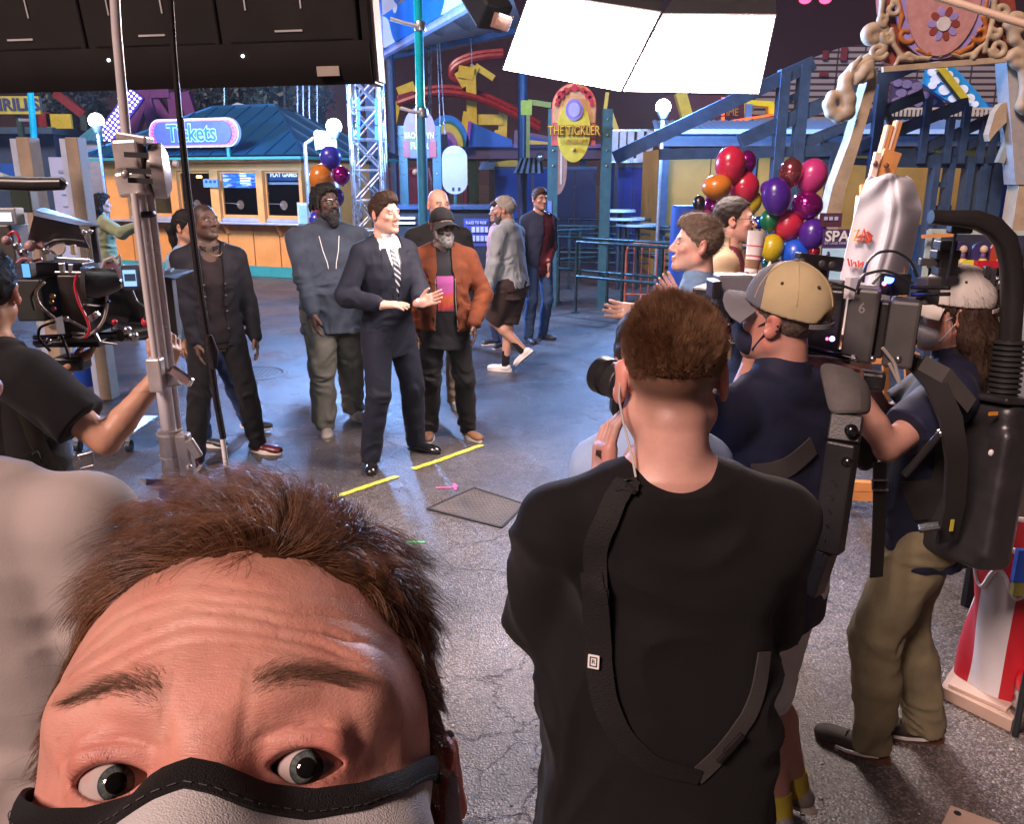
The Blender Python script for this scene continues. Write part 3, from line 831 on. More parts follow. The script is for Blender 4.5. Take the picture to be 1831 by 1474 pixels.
def person(label,loc,yaw=0.0,H=1.78,skin=(.42,.24,.17),bw=1.0,belly=0.0,lean=(0,0),feet=None,hands=None,head=(0,0,0),tops=(),legs=None,shoes=None,hair=None,beard=None,brow=(.03,.02,.015),glasses=None,cap=None,mask=None,res=0.010,hres=0.0055,group=None,seed=1,skin_mat=None,tee_print=None,bare_legs=False,female=False,eyes=True,lock_z=0.0,lipc=None,arms=True):
 """one figure. Targets of feet and hands are world points; the rest is in its own frame, facing -y."""
 E=thing('person',label,'person',(loc[0],loc[1],0),yaw,group)
 M=emat(E);Mi=M.inverted()
 L=lambda p:np.array(Mi@Vector(p));LD=lambda d:np.array(Mi.to_3x3()@Vector(d))
 s=H/1.80
 out={'E':E,'M':M,'s':s}
 pel=np.array([0,0,0.95*s+lock_z])
 ax=unit([math.sin(R_(lean[1])),-math.sin(R_(lean[0])),math.cos(R_(lean[0]))])
 nb=pel+ax*0.545*s+np.array([0,.012,0])
 sx=0.178*s*bw*(0.9 if female else 1)
 sh=[nb+np.array([sg*sx,0,0])-ax*0.068*s for sg in(-1,1)]
 hip=[pel+np.array([sg*0.088*s,0.005,-0.03*s])for sg in(-1,1)]
 ank=[];knee=[];fyaw=[];fpit=[]
 for i,sg in enumerate((-1,1)):
  ft=feet[i]if feet else None
  if ft is None:a=np.array([sg*0.11*s,0.02,0.085*s]);fy=sg*0.2;fp=0
  else:
   p=L((ft[0],ft[1],ft[2]if len(ft)>2 else 0));a=p+np.array([0,0.0,0.085*s]);fy=ft[3]if len(ft)>3 else sg*0.2;fp=ft[4]if len(ft)>4 else 0
  k,a=ik(hip[i],a,0.425*s,0.43*s,(sg*0.15,-1,0))
  ank.append(a);knee.append(k);fyaw.append(fy);fpit.append(fp)
 elb=[];wri=[];hd=[];hn=[];hc=[]
 for i,sg in enumerate((-1,1)):
  hs_=hands[i]if hands else None
  if hs_ is None:
   hs_={}
  tgt=L(hs_['p'])if 'p' in hs_ else nb+np.array([sg*(sx+0.075*s),-0.04,-0.62*s])
  hint=hs_.get('hint',(sg*0.8,0.9,-0.4))
  e,wv=ik(sh[i],tgt,0.295*s,0.262*s,hint)
  if 'e' in hs_:e=sh[i]+unit(L(hs_['e'])-sh[i])*.295*s;wv=e+unit(tgt-e)*min(.285*s,np.linalg.norm(tgt-e))
  elb.append(e);wri.append(wv)
  hd.append(LD(hs_['d'])if 'd' in hs_ else unit(wv-e));hn.append(LD(hs_['n'])if 'n' in hs_ else np.array([-sg*1.0,0.25,0]));hc.append(hs_.get('curl',0.35))
 out.update(sh=sh,elb=elb,wri=wri,nb=nb,pel=pel,ank=ank,knee=knee,hip=hip)
 hq=Matrix.Rotation(R_(head[0]),3,'Z')@Matrix.Rotation(R_(head[1]),3,'X')@Matrix.Rotation(R_(head[2]),3,'Y')
 HR=np.array(hq)
 neck_top=nb+ax*0.085*s+np.array([0,-0.012,0])
 ho=neck_top+HR@np.array([0,-0.010,0.092])*s
 hp=lambda x,y,z:ho+HR@(np.array([x,y,z])*s)
 out.update(ho=ho,HR=HR,hp=hp)
 hs=lambda*a:tuple(q*s for q in a)
 B=Fld()
 st=[(z*s,(a-.012)*s*bw,(b-.012+belly*max(0,1-abs(z-.12)/.3))*s,(c-belly*.7*max(0,1-abs(z-.12)/.3))*s)for z,a,b,c in TORSO]
 B.loft(st,pel,ax,0.03)
 for i,sg in enumerate((-1,1)):
  B.cone(nb+np.array([sg*.05*s,0,0]),sh[i],.052*s,.060*s,.04)
  B.cone(sh[i],elb[i],.055*s*bw**.5,.043*s*bw**.5,.02)
  mid=elb[i]*.7+wri[i]*.3
  B.cone(elb[i],mid,.042*s,.043*s*bw**.5,.01);B.cone(mid,wri[i],.043*s*bw**.5,.026*s,.01)
  B.cone(hip[i],knee[i],.082*s*bw,.056*s,.03)
  cm=knee[i]*.68+ank[i]*.32+np.array([0,.012,0])
  B.cone(knee[i],cm,.054*s,.056*s*bw**.5,.02);B.cone(cm,ank[i],.056*s*bw**.5,.036*s,.02)
  hand_field(B,wri[i],hd[i],hn[i],-sg,s,hc[i])
 B.cone(hp(0,.026,-.07),nb+np.array([0,.01,-.01]),.054*s*bw**.4,.062*s*bw**.5,.035)
 B.ell(hp(0,.012,.034),hs(.075,.097,.085),HR,.02)
 B.ell(hp(0,-.026,-.035),hs(.063,.068,.082),HR,.035)
 for sg in(-1,1):
  B.cone(hp(sg*.050,.004,-.058),hp(sg*.014,-.072,-.100),.024*s,.019*s,.025)
  B.ell(hp(sg*.043,-.066,-.022),hs(.022,.018,.017),HR,.02)
 B.cone(hp(-.040,-.080,.021),hp(.040,-.080,.021),.011*s,.011*s,.02)
 for sg in(-1,1):B.ell(hp(sg*.032,-.103,.002),hs(.019,.014,.011),HR,.010,'s')
 B.cone(hp(0,-.093,.006),hp(0,-.113,-.030),.0085*s,.0125*s,.012)
 for sg in(-1,1):B.ell(hp(sg*.013,-.102,-.036),hs(.0085,.010,.008),HR,.006)
 B.ell(hp(0,-.0975,-.064),hs(.022,.009,.006),HR,.008);B.ell(hp(0,-.096,-.0755),hs(.019,.009,.007),HR,.008)
 B.ell(hp(0,-.083,-.103),hs(.021,.016,.017),HR,.02)
 for sg in(-1,1):
  er=HR@np.array(Matrix.Rotation(sg*.35,3,'Z')@Matrix.Rotation(-.15,3,'X'))
  B.ell(hp(sg*.082,.016,-.006),hs(.009,.021,.036),er,.008)
  B.ell(hp(sg*.090,.008,-.004),hs(.007,.010,.018),er,.006,'s')
 parts=[B.mesh(res*1.15,shrink=.0012)]
 if arms:
  for i in range(2):
   c=wri[i]+hd[i]*.09*s
   parts.append(B.mesh(max(hres*.85,.0034),c-.125*s,c+.125*s))
 hlo=ho-.16*s;hlo[2]=nb[2]-.02;parts.append(B.mesh(hres,hlo,ho+.16*s))
 V,F=merge(parts)
 T=np.tile(np.array(skin,np.float32),(len(V),1))
 q=(V-ho)@HR/s
 x,y,z=np.abs(q[:,0]),q[:,1],q[:,2]
 hm=(np.abs(q)<.16).all(1)
 def paint(mask,col,a=1.0):
  T[mask]=T[mask]*(1-a)+np.array(col)*a
 sk=np.array(skin)
 paint(hm&(y<-.02)&(z<.0)&(z>-.05)&(x>.03),sk*np.array([1.12,.86,.82]),.6)
 paint(hm&(x>.072),sk*np.array([1.15,.8,.78]),.7)
 paint(hm&(y<-.1)&(z<-.02)&(z>-.045)&(x<.02),sk*np.array([1.12,.84,.8]),.6)
 paint(hm&(y<-.082)&(z<-.057)&(z>-.083)&(x<.023),lipc if lipc else sk*np.array([.95,.62,.6]),.6)
 paint(hm&(y<-.085)&(np.abs(z+.0695)<.0022)&(x<.022),sk*.35,.8)  # dark line painted for the shade in the groove between the lips
 paint(hm&(y<-.06)&(np.abs(z-.024+(x-.032)**2*6)<.0052)&(x>.014)&(x<.052),brow,.8)
 if beard and beard.get('stubble'):
  paint(hm&(z<-.04)&(y<.02)&(z>-.125)&((x>.02)|(z<-.085)|(np.abs(z+.052)<.006)),beard['col'],beard['stubble'])
 if hair and hair.get('fade'):
  zl=np.interp(y,*HAIRLINE)
  paint(hm&(z>zl)&(x<.09)&~((x>.071)&(np.abs(y-.016)<.03)&(z<.03)),hair['col'],hair['fade'])
 sm=skin_mat or pbr('skin',(1,1,1),.52,var=.10,vs=22,bump=.15,bs=220,tint=True,sss=.08)
 body=mesh_np('body',V,F,sm,E,True,T)
 out['body']=body
 if eyes:
  ev=[];ef=[]
  for sg in(-1,1):
   mb=MB().ball((0,0,0),.0112*s,14,9)
   v=np.array(mb.v)@np.array(Matrix.Rotation(math.pi/2,3,'X')).T
   d=v[:,1]/(.0118*s)
   t=np.tile(np.array([.42,.38,.36]),(len(v),1));v[:,2]*=.62;v[:,0]*=1.1;t[d<-.80]=(.06,.035,.02);t[d<-.97]=(.01,.01,.01)
   me=mesh_np('eye',v@HR.T+hp(sg*.0315,-.0835,.002),np.array([f if len(f)==4 else f+(f[-1],)*(4-len(f))for f in mb.f if len(f)<=4]),pbr('eyeball',(1,1,1),.12,var=.02,tint=True),E,True,t)
   # ------- clothes
 def collar_ring(o,g,t):
  gap=g.get('gap',.30);rows=[]
  for k in range(19):
   a=-math.pi/2+gap+(2*math.pi-2*gap)*k/18
   fr=max(0,-math.sin(a))**2
   rr=lambda r,z,dy=0:tuple(nb+np.array([math.cos(a)*r*s*bw**.4,(math.sin(a)*r*1.02+.0+dy)*s,0])+ax*(z*s)+np.array([0,-.016*(z/.04),0])*s)
   rows.append([rr(.064+t*.4,-.006-.012*fr),rr(.060+t*.3,.030-.014*fr),rr(.063+t*.4,.033-.016*fr),rr(.069+t*.5+.004*fr,.010-.022*fr)])
  MB().sheet(rows,.003).build('collar',g['mat'],o,True,smooth=True)
 def garment(name,g,i):
  G=Fld()
  t=g.get('t',.014);bx=g.get('boxy',0.0);hem=g.get('hem',-.14)*s
  st=[]
  for z,a,b,c in TORSO:
   bl=belly*max(0,1-abs(z-.10)/.36)
   a2,b2=a*bw+t,b+bl+t
   if z<.32:a2=max(a2,bx*(.97 if i<len(tops)-1 else 1)*(.166*bw+t));b2=max(b2,bx*(.112+t+belly*.6))
   st.append((z*s,a2*s,b2*s,(c-bl*.6)*s))
  if st[0][0]>hem:
   st=[(hem-.02,st[0][1]+g.get('flare',.01),st[0][2]+g.get('flare',.01),st[0][3])]+st
  G.loft(st,pel,ax,.03)
  tops_i=[0]
  slv=g.get('sleeve','long');sr=g.get('sr',1.0)
  for i_,sg in enumerate((-1,1)):
   G.cone(nb+np.array([sg*.055*s,.004,-.008]),sh[i_]+np.array([0,0,.006]),(.046+t)*s,(.052+t*.7)*s,.045)
   tops_i.append(len(G.ops)-1)
   if slv=='none':continue
   if slv=='short':
    sl_=g.get('slen',.70);e=sh[i_]*(1-sl_)+elb[i_]*sl_
    q9=0 if i==len(tops)-1 else .012
    G.cone(sh[i_],e,(.062-q9+t)*s*sr,(.058-q9+t)*s*sr*bw**.3,.025,cap=True)
   else:
    wv=wri[i_]+unit(elb[i_]-wri[i_])*g.get("sh",.005)*s
    if slv=='rolled':wv=elb[i_]*.75+wri[i_]*.25
    G.cone(sh[i_],elb[i_],(.055+t*.7)*s*sr*bw**.5,(.045+t*.9)*s*sr,.025)
    G.cone(elb[i_],wv,(.046+t)*s*sr,(.030+t*.9)*s*sr,.02)
  if g.get('collar',0):
   cz=g['collar']
   G.cone(nb-ax*.015*s+np.array([0,.005,0]),nb+ax*cz*s+np.array([0,.0,0]),(.070+t*.6)*s*bw**.5,(.064+t*.5)*s*bw**.5,.012)
  hz=pel[2]+hem
  nt_=nb+ax*(.018+g.get('collar',0)*.9)*s
  nh=g.get('neck',.064)*bw**.5
  if not g.get('collar',0)>.02:G.cone(nb+ax*(.0-g.get('scoop',.0))*s+np.array([0,-.01-g.get('scoop',0)*.6,0]),nb+ax*.2*s+np.array([0,-.03,0]),nh*s,(nh+.004)*s,.006,'s')
  if g.get('open'):
   ztop,zbot,w0,w1=g['open']
   ox=g.get('ox',0.0)
   def op(X,Y,Z,D):
    zz=(Z-pel[2])/s
    wv=np.interp(zz,[zbot-.01,zbot,ztop,ztop+.1],[-.02 if w1<.001 else w1,w1,w0,w0])*s
    cx=ax[0]/ax[2]*(Z-pel[2])+ox
    wedge=np.maximum(np.abs(X-cx)-wv,Y-.0)
    return np.maximum(D,-wedge)
   G.fn(op);G.ops[-1]=G.ops[-1]+('open',)
  am=g.get('amp',.006)*(1.5 if i==len(tops)-1 else .6);ff=g.get('ff',1.0)
  if am:
   def fo(X,Y,Z,D):
    near=np.abs(D)<.05
    r=np.zeros_like(D)
    zz=(Z[near]-pel[2])/s
    wgt=np.clip(1.15-np.clip((zz-.28)/.2,0,.6),g.get('wmin',.35),1.2)*np.clip((.535-zz)/.05,0.05,1)
    r[near]=folds(X[near],Y[near],Z[near],seed+i*3.1,ff)*am*wgt
    return D-r
   G.fn(fo)
  G.fn(lambda X,Y,Z,D:np.maximum(D,hz-Z+.006*np.sin(X*17+Y*13+seed)))
  V,F=G.mesh(g.get('res',res))
  o=mesh_np(name,V,F,g['mat'],E,True)
  G2=Fld();G2.ops=[G.ops[j]for j in tops_i]
  out.setdefault('garments',[]).append((o,G2))
  if g.get('collar',0)>.02:collar_ring(o,g,t)
  return G
 for i,g in enumerate(tops):
  garment(g.get('name','shirt'),g,i)
 if legs:
  G=Fld();t=legs.get('t',.014);lr=legs.get('r',1.0)
  tw=lambda z:t*(.25+.75*min(1,max(0,(-.02-z)/.10)))
  st=[(z*s,(a*bw+tw(z))*s,(b+tw(z)+belly*.3*max(0,1-abs(z)/.3))*s,c*s)for z,a,b,c in TORSO if z<.12]
  st.append((.10*s,(.146*bw+t*.2)*s,(.098+t*.2+belly*.3)*s,0))
  st=st[1:]
  G.loft(st,pel,ax,.03)
  for i,sg in enumerate((-1,1)):
   if legs.get('skirt'):continue
   k2=knee[i];a2=ank[i]+np.array([0,.004,-.03*s])
   if not legs.get('short'):G.cone(hip[i],k2,(.084*bw+t)*s*(.5+lr*.5),(.058+t)*s*lr,.035)
   if legs.get('short'):
    e=knee[i]*(1-legs.get('below',0))+ank[i]*legs.get('below',0)
    if legs.get('below',0)>0:
     G.cone(hip[i],k2,(.084*bw+t)*s*(.5+lr*.5),(.058+t)*s*lr,.035);G.cone(k2,e,(.058+t)*s*lr,(.060+t)*s*lr,.02,cap=True)
    else:G.cone(hip[i],k2,(.084*bw+t)*s*(.5+lr*.5),(.066+t)*s*lr,.035,cap=True)
   else:
    cm=k2*.6+a2*.4+np.array([0,.012,0])
    G.cone(k2,cm,(.058+t)*s*lr,(.055+t)*s*lr,.02);G.cone(cm,a2,(.055+t)*s*lr,(.044+t)*s*lr*legs.get('cuff',1.0),.02)
  if legs.get('skirt'):
   z0=-.55 if legs['skirt']is True else legs['skirt']
   G.loft([(z0*s,.26*s,.22*s,0),(-.3*s,.22*s,.17*s,0),(-.05*s,.17*s,.125*s,0),(.1*s,.145*s,.10*s,0)],pel,ax,.02)
  am=legs.get('amp',.007)
  def fo(X,Y,Z,D):
   near=np.abs(D)<.05;r=np.zeros_like(D)
   zz=Z[near]/s
   wgt=.55+.9*np.exp(-((zz-.50)/.10)**2)+1.0*np.exp(-((zz-.12)/.12)**2)+.4*np.exp(-((zz-.85)/.08)**2)
   r[near]=folds(X[near],Y[near],Z[near],seed+11.3,1.0)*am*wgt*1.4
   return D-r
  if am:G.fn(fo)
  for i in range(2):
   if not legs.get('short')and not legs.get('skirt'):
    G.fn(lambda X,Y,Z,D,a=ank[i]:np.where((X-a[0])**2+(Y-a[1])**2<.15**2,np.maximum(D,a[2]-.045*s-Z),D))
  V,F=G.mesh(legs.get('res',res))
  o=mesh_np('skirt' if legs.get('skirt')else('shorts' if legs.get('short')else 'trousers'),V,F,legs['mat'],E,True)
  out['legs']=(o,G)
 if shoes:
  for i,sg in enumerate((-1,1)):
   Rf=np.array(Matrix.Rotation(fyaw[i],3,'Z')@Matrix.Rotation(fpit[i],3,'X'))
   a=ank[i];fp=lambda x,y,z:a+Rf@(np.array([x,y,z])*s)
   G=Fld()
   G.ell(fp(0,.005,-.045),hs(.040,.062,.046),Rf,.02)
   G.ell(fp(0,-.095,-.052),hs(.044,.095,.034),Rf,.03)
   G.ell(fp(sg*.004,-.155,-.058),hs(.042,.050,.026),Rf,.02)
   if shoes.get('high'):G.cone(fp(0,.005,-.03),fp(0,.012,.05),.047*s,.052*s,.02)
   n3=Rf@np.array([0,0,1]);bp=fp(0,0,-.072)
   G.fn(lambda X,Y,Z,D:np.maximum(D,-((X-bp[0])*n3[0]+(Y-bp[1])*n3[1]+(Z-bp[2])*n3[2])))
   V,F=G.mesh(max(res*.75,.006))
   o=mesh_np('shoe',V,F,shoes['mat'],E,True)
   mb=MB()
   pl=[]
   for k in range(20):
    an=2*math.pi*k/20
    yy=-.062+.142*math.sin(an);wv=.047*(1-.18*(yy>-.02)-.06*abs(math.sin(an)))
    pl.append((wv*math.cos(an),yy))
   th=shoes.get('sole_h',.022)
   lo=[fp(px,py,-.085)for px,py in pl];hi=[fp(px*.97,py,-.085+th)for px,py in pl]
   mb.add(lo+hi,[tuple(range(19,-1,-1)),tuple(range(20,40))]+[(k,(k+1)%20,(k+1)%20+20,k+20)for k in range(20)])
   mb.build('sole',shoes.get('sole',shoes['mat']),o,True,smooth=True)
   if shoes.get('sock'):
    mb=MB().tube([ank[i]+np.array([0,.004,-.03*s]),ank[i]+unit(knee[i]-ank[i])*shoes.get('sock_h',.09)],[.043*s,.045*s],14)
    mb.build('sock',shoes['sock'],E,True,smooth=True)
    # ------- hair
 if hair and hair.get('style')!='bald':
  stl=hair['style'];hcol=hair['col']
  hm_=pbr('hair_%d_%d_%d'%tuple(int(c*255)for c in hcol),hcol,.62,var=.35,vs=120,bump=.6,bs=260,spec=.18)
  G=Fld();th=hair.get('th',.012);tp=hair.get('top',.02)
  G.ell(hp(0,.013,.034),hs(.075+th,.097+th,.086+th*.8),HR,.02)
  if tp>th:G.ell(hp(0,-.018,.075+tp*.6),hs(.062+th*.5,.078+th,.045+tp*.5),HR,.03)
  hl=HAIRLINE;rec=hair.get('recede',0.0)
  def trim(X,Y,Z,D):
   x0,y0,z0=X-ho[0],Y-ho[1],Z-ho[2]
   lx=(x0*HR[0,0]+y0*HR[1,0]+z0*HR[2,0])/s;ly=(x0*HR[0,1]+y0*HR[1,1]+z0*HR[2,1])/s;lz=(x0*HR[0,2]+y0*HR[1,2]+z0*HR[2,2])/s
   near=D<.03
   zl=np.interp(ly-rec*np.clip(1-np.abs(ly+.08)/.12,0,1),hl[0],hl[1])+.004*np.sin(lx*180+ly*90)-hair.get('low',0)*(ly>.03)
   r=D.copy()
   r[near]=np.maximum(D,(zl-lz)*.6)[near]
   nn=np.zeros_like(D)
   fr=hair.get('freq',1.0)
   nn[near]=(vnoise(lx[near]*70*fr,ly[near]*45*fr,lz[near]*60*fr)*.6+vnoise(lx[near]*140*fr+5,ly[near]*110*fr,lz[near]*130*fr)*.4)*hair.get('rough',.005)
   return r-nn
  if stl!='cap':G.fn(trim)
  if stl=='long' or stl=='cap':
   ln=hair.get('len',.28)
   for k in range(9):
    a=R_(60+k*30-(120 if False else 0));xx=.07*math.cos(R_(-10+k*25));yy=.03+.07*math.sin(R_(-10+k*25))
    pts=[hp(xx*.95,yy,.0),hp(xx*1.1,yy+.02,-.08),hp(xx*1.05+.01*math.sin(k*2.3),yy+.035,-.09-ln*.6),hp(xx*.9+.015*math.sin(k*1.7),yy+.03,-.09-ln)]
    G.path(pts,[.024*s,.028*s,.022*s,.010*s],.02)
   G.fn(lambda X,Y,Z,D:D-np.where(D<.03,vnoise(X*120,Y*120,Z*14)*.006,0))
  if stl=='pony':
   pts=[hp(0,.11,.02),hp(0,.145,-.02),hp(.01,.14,-.10),hp(.0,.13,-.20)]
   G.path(pts,[.028*s,.034*s,.030*s,.012*s],.02)
  if stl=='locs':
   rs=np.random.RandomState(seed)
   for k in range(46):
    a=rs.uniform(-.6,math.pi+.6);e=rs.uniform(.0,1.0)
    r0=np.array([.078*math.cos(a)*(1-.3*e),.015+.098*math.sin(a)*(1-.2*e),.02+.085*e])
    p1=r0*np.array([1.22,1.2,1.0])+np.array([0,0,.008]);p2=p1+np.array([rs.normal(0,.008),rs.normal(.01,.01),-.045]);p3=p2+np.array([rs.normal(0,.01),rs.normal(0,.01),-.035])
    G.path([hp(*r0),hp(*p1),hp(*p2),hp(*p3)],[.010*s,.0105*s,.0105*s,.008*s],.004)
  if stl=='bun':
   G.ell(hp(0,.10,.06),hs(.035,.035,.035),HR,.015)
  V,F=G.mesh(hair.get('res',hres))
  ob=mesh_np('hair',V,F,hm_,E,True)
  out['hair']=(ob,V,F)
  ns=hair.get('strands',500)
  if ns:
   P,N=scatter(V,F,ns,seed)
   dn=HR@np.array(hair.get('dir',(0,.6,.3)))
   v,f=strands(P-N*.002,N,np.random.RandomState(seed).uniform(.5,1.2,ns)*hair.get('sl',.018),dn,hair.get('sr',.0006),3,.35,seed)
   tag(mesh_np('strand_layer',v,f,hm_,ob,False),kind='stuff')
 if beard and not beard.get('stubble'):
  G=Fld();bl=beard.get('len',.02);bc=beard['col']
  bm=pbr('beard_%d_%d_%d'%tuple(int(c*255)for c in bc),bc,.7,var=.45,vs=160,bump=.8,bs=220)
  G.ell(hp(0,-.056,-.094),hs(.056,.052,.036+bl*.5),HR,.02)
  for sg in(-1,1):
   G.cone(hp(sg*.066,-.012,-.03),hp(sg*.052,-.034,-.085),.010*s,.022*s,.02)
  G.ell(hp(0,-.066-bl*.2,-.112-bl),hs(.040,.036,.026+bl*.5),HR,.025)
  G.cone(hp(-.026,-.098,-.052),hp(.026,-.098,-.052),.0065*s,.0065*s,.01)
  for sg in(-1,1):G.cone(hp(sg*.027,-.096,-.053),hp(sg*.034,-.085,-.09),.008*s,.012*s,.01)
  G.ell(hp(0,-.110,-.070),hs(.022,.020,.010),HR,.006,'s')
  G.fn(lambda X,Y,Z,D:D-np.where(D<.03,vnoise(X*110,Y*110,Z*90)*.0045,0))
  V,F=G.mesh(hres)
  ob=mesh_np('beard',V,F,bm,E,True)
  P,N=scatter(V,F,500,seed)
  v,f=strands(P,N,.010,HR@np.array([0,-.3,-.8]),.0006,3,.4,seed)
  tag(mesh_np('strand_layer',v,f,bm,ob,False),kind='stuff')
 if glasses:
  mb=MB()
  for sg in(-1,1):
   pl=rrect(.050,.036,.014,4)
   pts=[hp(sg*.033+a,-.104+abs(sg*.033+a)*.18,.001+b)for a,b in pl]
   mb.tube(pts+pts[:2],.0022*s,6,False)
   mb.tube([hp(sg*.058,-.094,.008),hp(sg*.079,-.05,.006),hp(sg*.083,.015,.004)],.0022*s,6)
  mb.tube([hp(-.010,-.105,.006),hp(0,-.108,.009),hp(.010,-.105,.006)],.0022*s,6)
  mb.build('glasses',glasses,E,True,smooth=True)
 if mask:
  G=Fld()
  G.ell(hp(0,-.062,-.062),hs(.064,.062,.056),HR,.02);G.cone(hp(0,-.105,-.02),hp(0,-.118,-.05),.014*s,.018*s,.03)
  G.fn(lambda X,Y,Z,D:np.maximum(D,((Y-ho[1])*HR[1,1]+(X-ho[0])*HR[0,1]+(Z-ho[2])*HR[2,1])/s+.028))
  V,F=G.mesh(hres);ob=mesh_np('face_mask',V,F,mask,E,True)
  for sg in(-1,1):
   mb=MB()
   for zz in(-.025,-.085):mb.tube([hp(sg*.060,-.04,zz),hp(sg*.078,.0,-.012+(zz+.055)*.5),hp(sg*.083,.034,-.008+(zz+.055)*.2)],.003*s,6)
   mb.build('ear_loop',mask,ob,False,smooth=True)
 return out
 # -------- cloth, leather, skin colours
c_white=cloth('white_shirt',(.78,.77,.78),var=.04)
c_suit=cloth('charcoal_suit',(.010,.0115,.022),var=.15,rough=.75,bump=.2)
c_black=cloth('black_cotton',(.007,.006,.007),var=.3,sheen=.05)
c_blackj=cloth('black_denim',(.011,.010,.015),var=.35,rough=.7)
c_brownshirt=cloth('dark_brown_print',(.022,.014,.016),var=.7)
c_denim=cloth('grey_denim',(.040,.050,.072),var=.3)
c_denimb=cloth('blue_denim',(.14,.22,.33),var=.3)
c_jean=cloth('jeans_blue',(.035,.06,.14),var=.35)
c_olive=cloth('olive_twill',(.105,.10,.085),var=.22)
c_olive2=cloth('khaki_cargo',(.21,.18,.105),var=.22)
c_suede=cloth('brown_suede',(.115,.028,.009),var=.35,bump=.5,bs=120)
c_tee=cloth('charcoal_tee',(.014,.013,.016),var=.2)
c_grey=cloth('grey_jacket',(.34,.38,.40),var=.15)
c_brownsh=cloth('brown_shorts',(.045,.030,.028),var=.2)
c_maroon=cloth('maroon_cotton',(.095,.012,.025),var=.2)
c_navyj=cloth('navy_jacket',(.035,.045,.085),var=.2)
c_navy=cloth('navy_polo',(.010,.012,.032),var=.25,rough=.7)
c_tan=cloth('tan_jacket',(.22,.15,.085),var=.12)
c_pink=cloth('pink_cotton',(.50,.28,.25),var=.15)
c_sage=cloth('sage_blouse',(.23,.27,.15),var=.15)
c_rust=cloth('rust_skirt',(.17,.045,.02),var=.15)
c_lblue=cloth('pale_blue_cotton',(.33,.45,.68),var=.08)
c_greyt=cloth('pale_grey_tee',(.40,.345,.315),var=.06,bump=.12)
c_stone=cloth('stone_shorts',(.60,.63,.60),var=.12)
s_black=pbr('black_leather',(.008,.008,.009),.16,spec=.7,coat=.6)
s_white=pbr('white_shoe',(.75,.74,.72),.5,var=.06)
s_sole=pbr('cream_sole',(.62,.55,.47),.6,var=.06)
s_red=pbr('oxblood_leather',(.08,.008,.014),.3,var=.4)
s_brown=pbr('brown_canvas',(.15,.07,.03),.7,var=.4)
s_clog=pbr('grey_clog',(.22,.20,.18),.55)
s_dark=pbr('dark_shoe',(.02,.022,.03),.45)
s_gum=pbr('gum_sole',(.16,.065,.03),.55)
m_glasses=pbr('black_acetate',(.008,.007,.007),.15,spec=.7)
BLK=(.012,.010,.009);DBR=(.030,.017,.010)
SKL=(.60,.33,.245);SKM=(.40,.22,.14);SKD=(.105,.052,.034);SKD2=(.085,.043,.030)
# -------- the park behind
def vpost(u,v0,v1,Y,w_,name,mat,parent,d=None):
 a,b_=at(u,v0,Y),at(u,v1,Y)
 return MB().b2((b_.x-w_/2,b_.y-(d or w_)/2,min(a.z,b_.z)),(b_.x+w_/2,b_.y+(d or w_)/2,max(a.z,b_.z))).build(name,mat,parent)
PB=[0]
def pbeam(px,Ys,w_,name,mat,parent,d=None):
 PB[0]+=1;o_=.007*(PB[0]%11)
 a,b_=at(*px[0],Ys[0])+Vector((0,o_,0)),at(*px[1],Ys[1])+Vector((0,o_,0))
 return MB().beam(a,b_,w_,d,(0,1,0)).build(name,mat,parent)
def board(px,Y,th,mat,name,parent):
 """flat upright board whose outline is given as seen, standing at depth Y"""
 p_=[at(u,v,Y)for u,v in px]
 c=p_[0]
 return MB().prism([(q.x-c.x,q.z-c.z)for q in p_],th,Matrix.Translation(c)).build(name,mat,parent)
m_wood=pbr('post_wood',(.30,.22,.15),.75,var=.3,vs=3,bump=.4,bs=30)
m_tealp=pbr('pole_teal',(.0,.30,.38),.35,var=.08);m_grn=pbr('post_green',(.015,.055,.05),.45,var=.2)
m_alu=pbr('truss_alu',(.55,.57,.60),.3,.9);m_steel=pbr('steel',(.45,.45,.46),.3,1.0)
m_yel=pbr('ride_yellow',(.52,.43,.03),.45,var=.15);m_red=pbr('track_red',(.20,.012,.015),.4,var=.2);m_pur=pbr('ride_purple',(.13,.03,.16),.5,var=.2)
m_blue=pbr('ride_blue',(.01,.10,.50),.45,var=.15,vs=2);m_blue2=pbr('panel_blue',(.012,.07,.42),.5,var=.15,vs=2);m_nav=pbr('panel_purple',(.05,.035,.12),.5);m_dk=pbr('dark_paint',(.014,.016,.02),.5)
m_must=pbr('mustard_wall',(.30,.17,.03),.6,var=.2,vs=2,dirt=.35);m_stb=pbr('steel_blue',(.045,.085,.16),.42,.2,var=.2);m_awn=pbr('awning_blue',(.16,.33,.66),.4,.3,var=.12)
m_crm=pbr('carving_cream',(.46,.36,.23),.55,var=.18,vs=5,dirt=.3);m_brick=pbr('carving_red',(.25,.05,.03),.6,var=.2);m_org=pbr('carving_orange',(.50,.20,.035),.55,var=.2);m_lav=pbr('carving_lavender',(.33,.27,.58),.5);m_flesh=pbr('carving_pink',(.52,.27,.25),.5)
def pen(name,label,cat,loc,group=None):return thing(name,label,cat,(loc.x,loc.y,0),group=group)
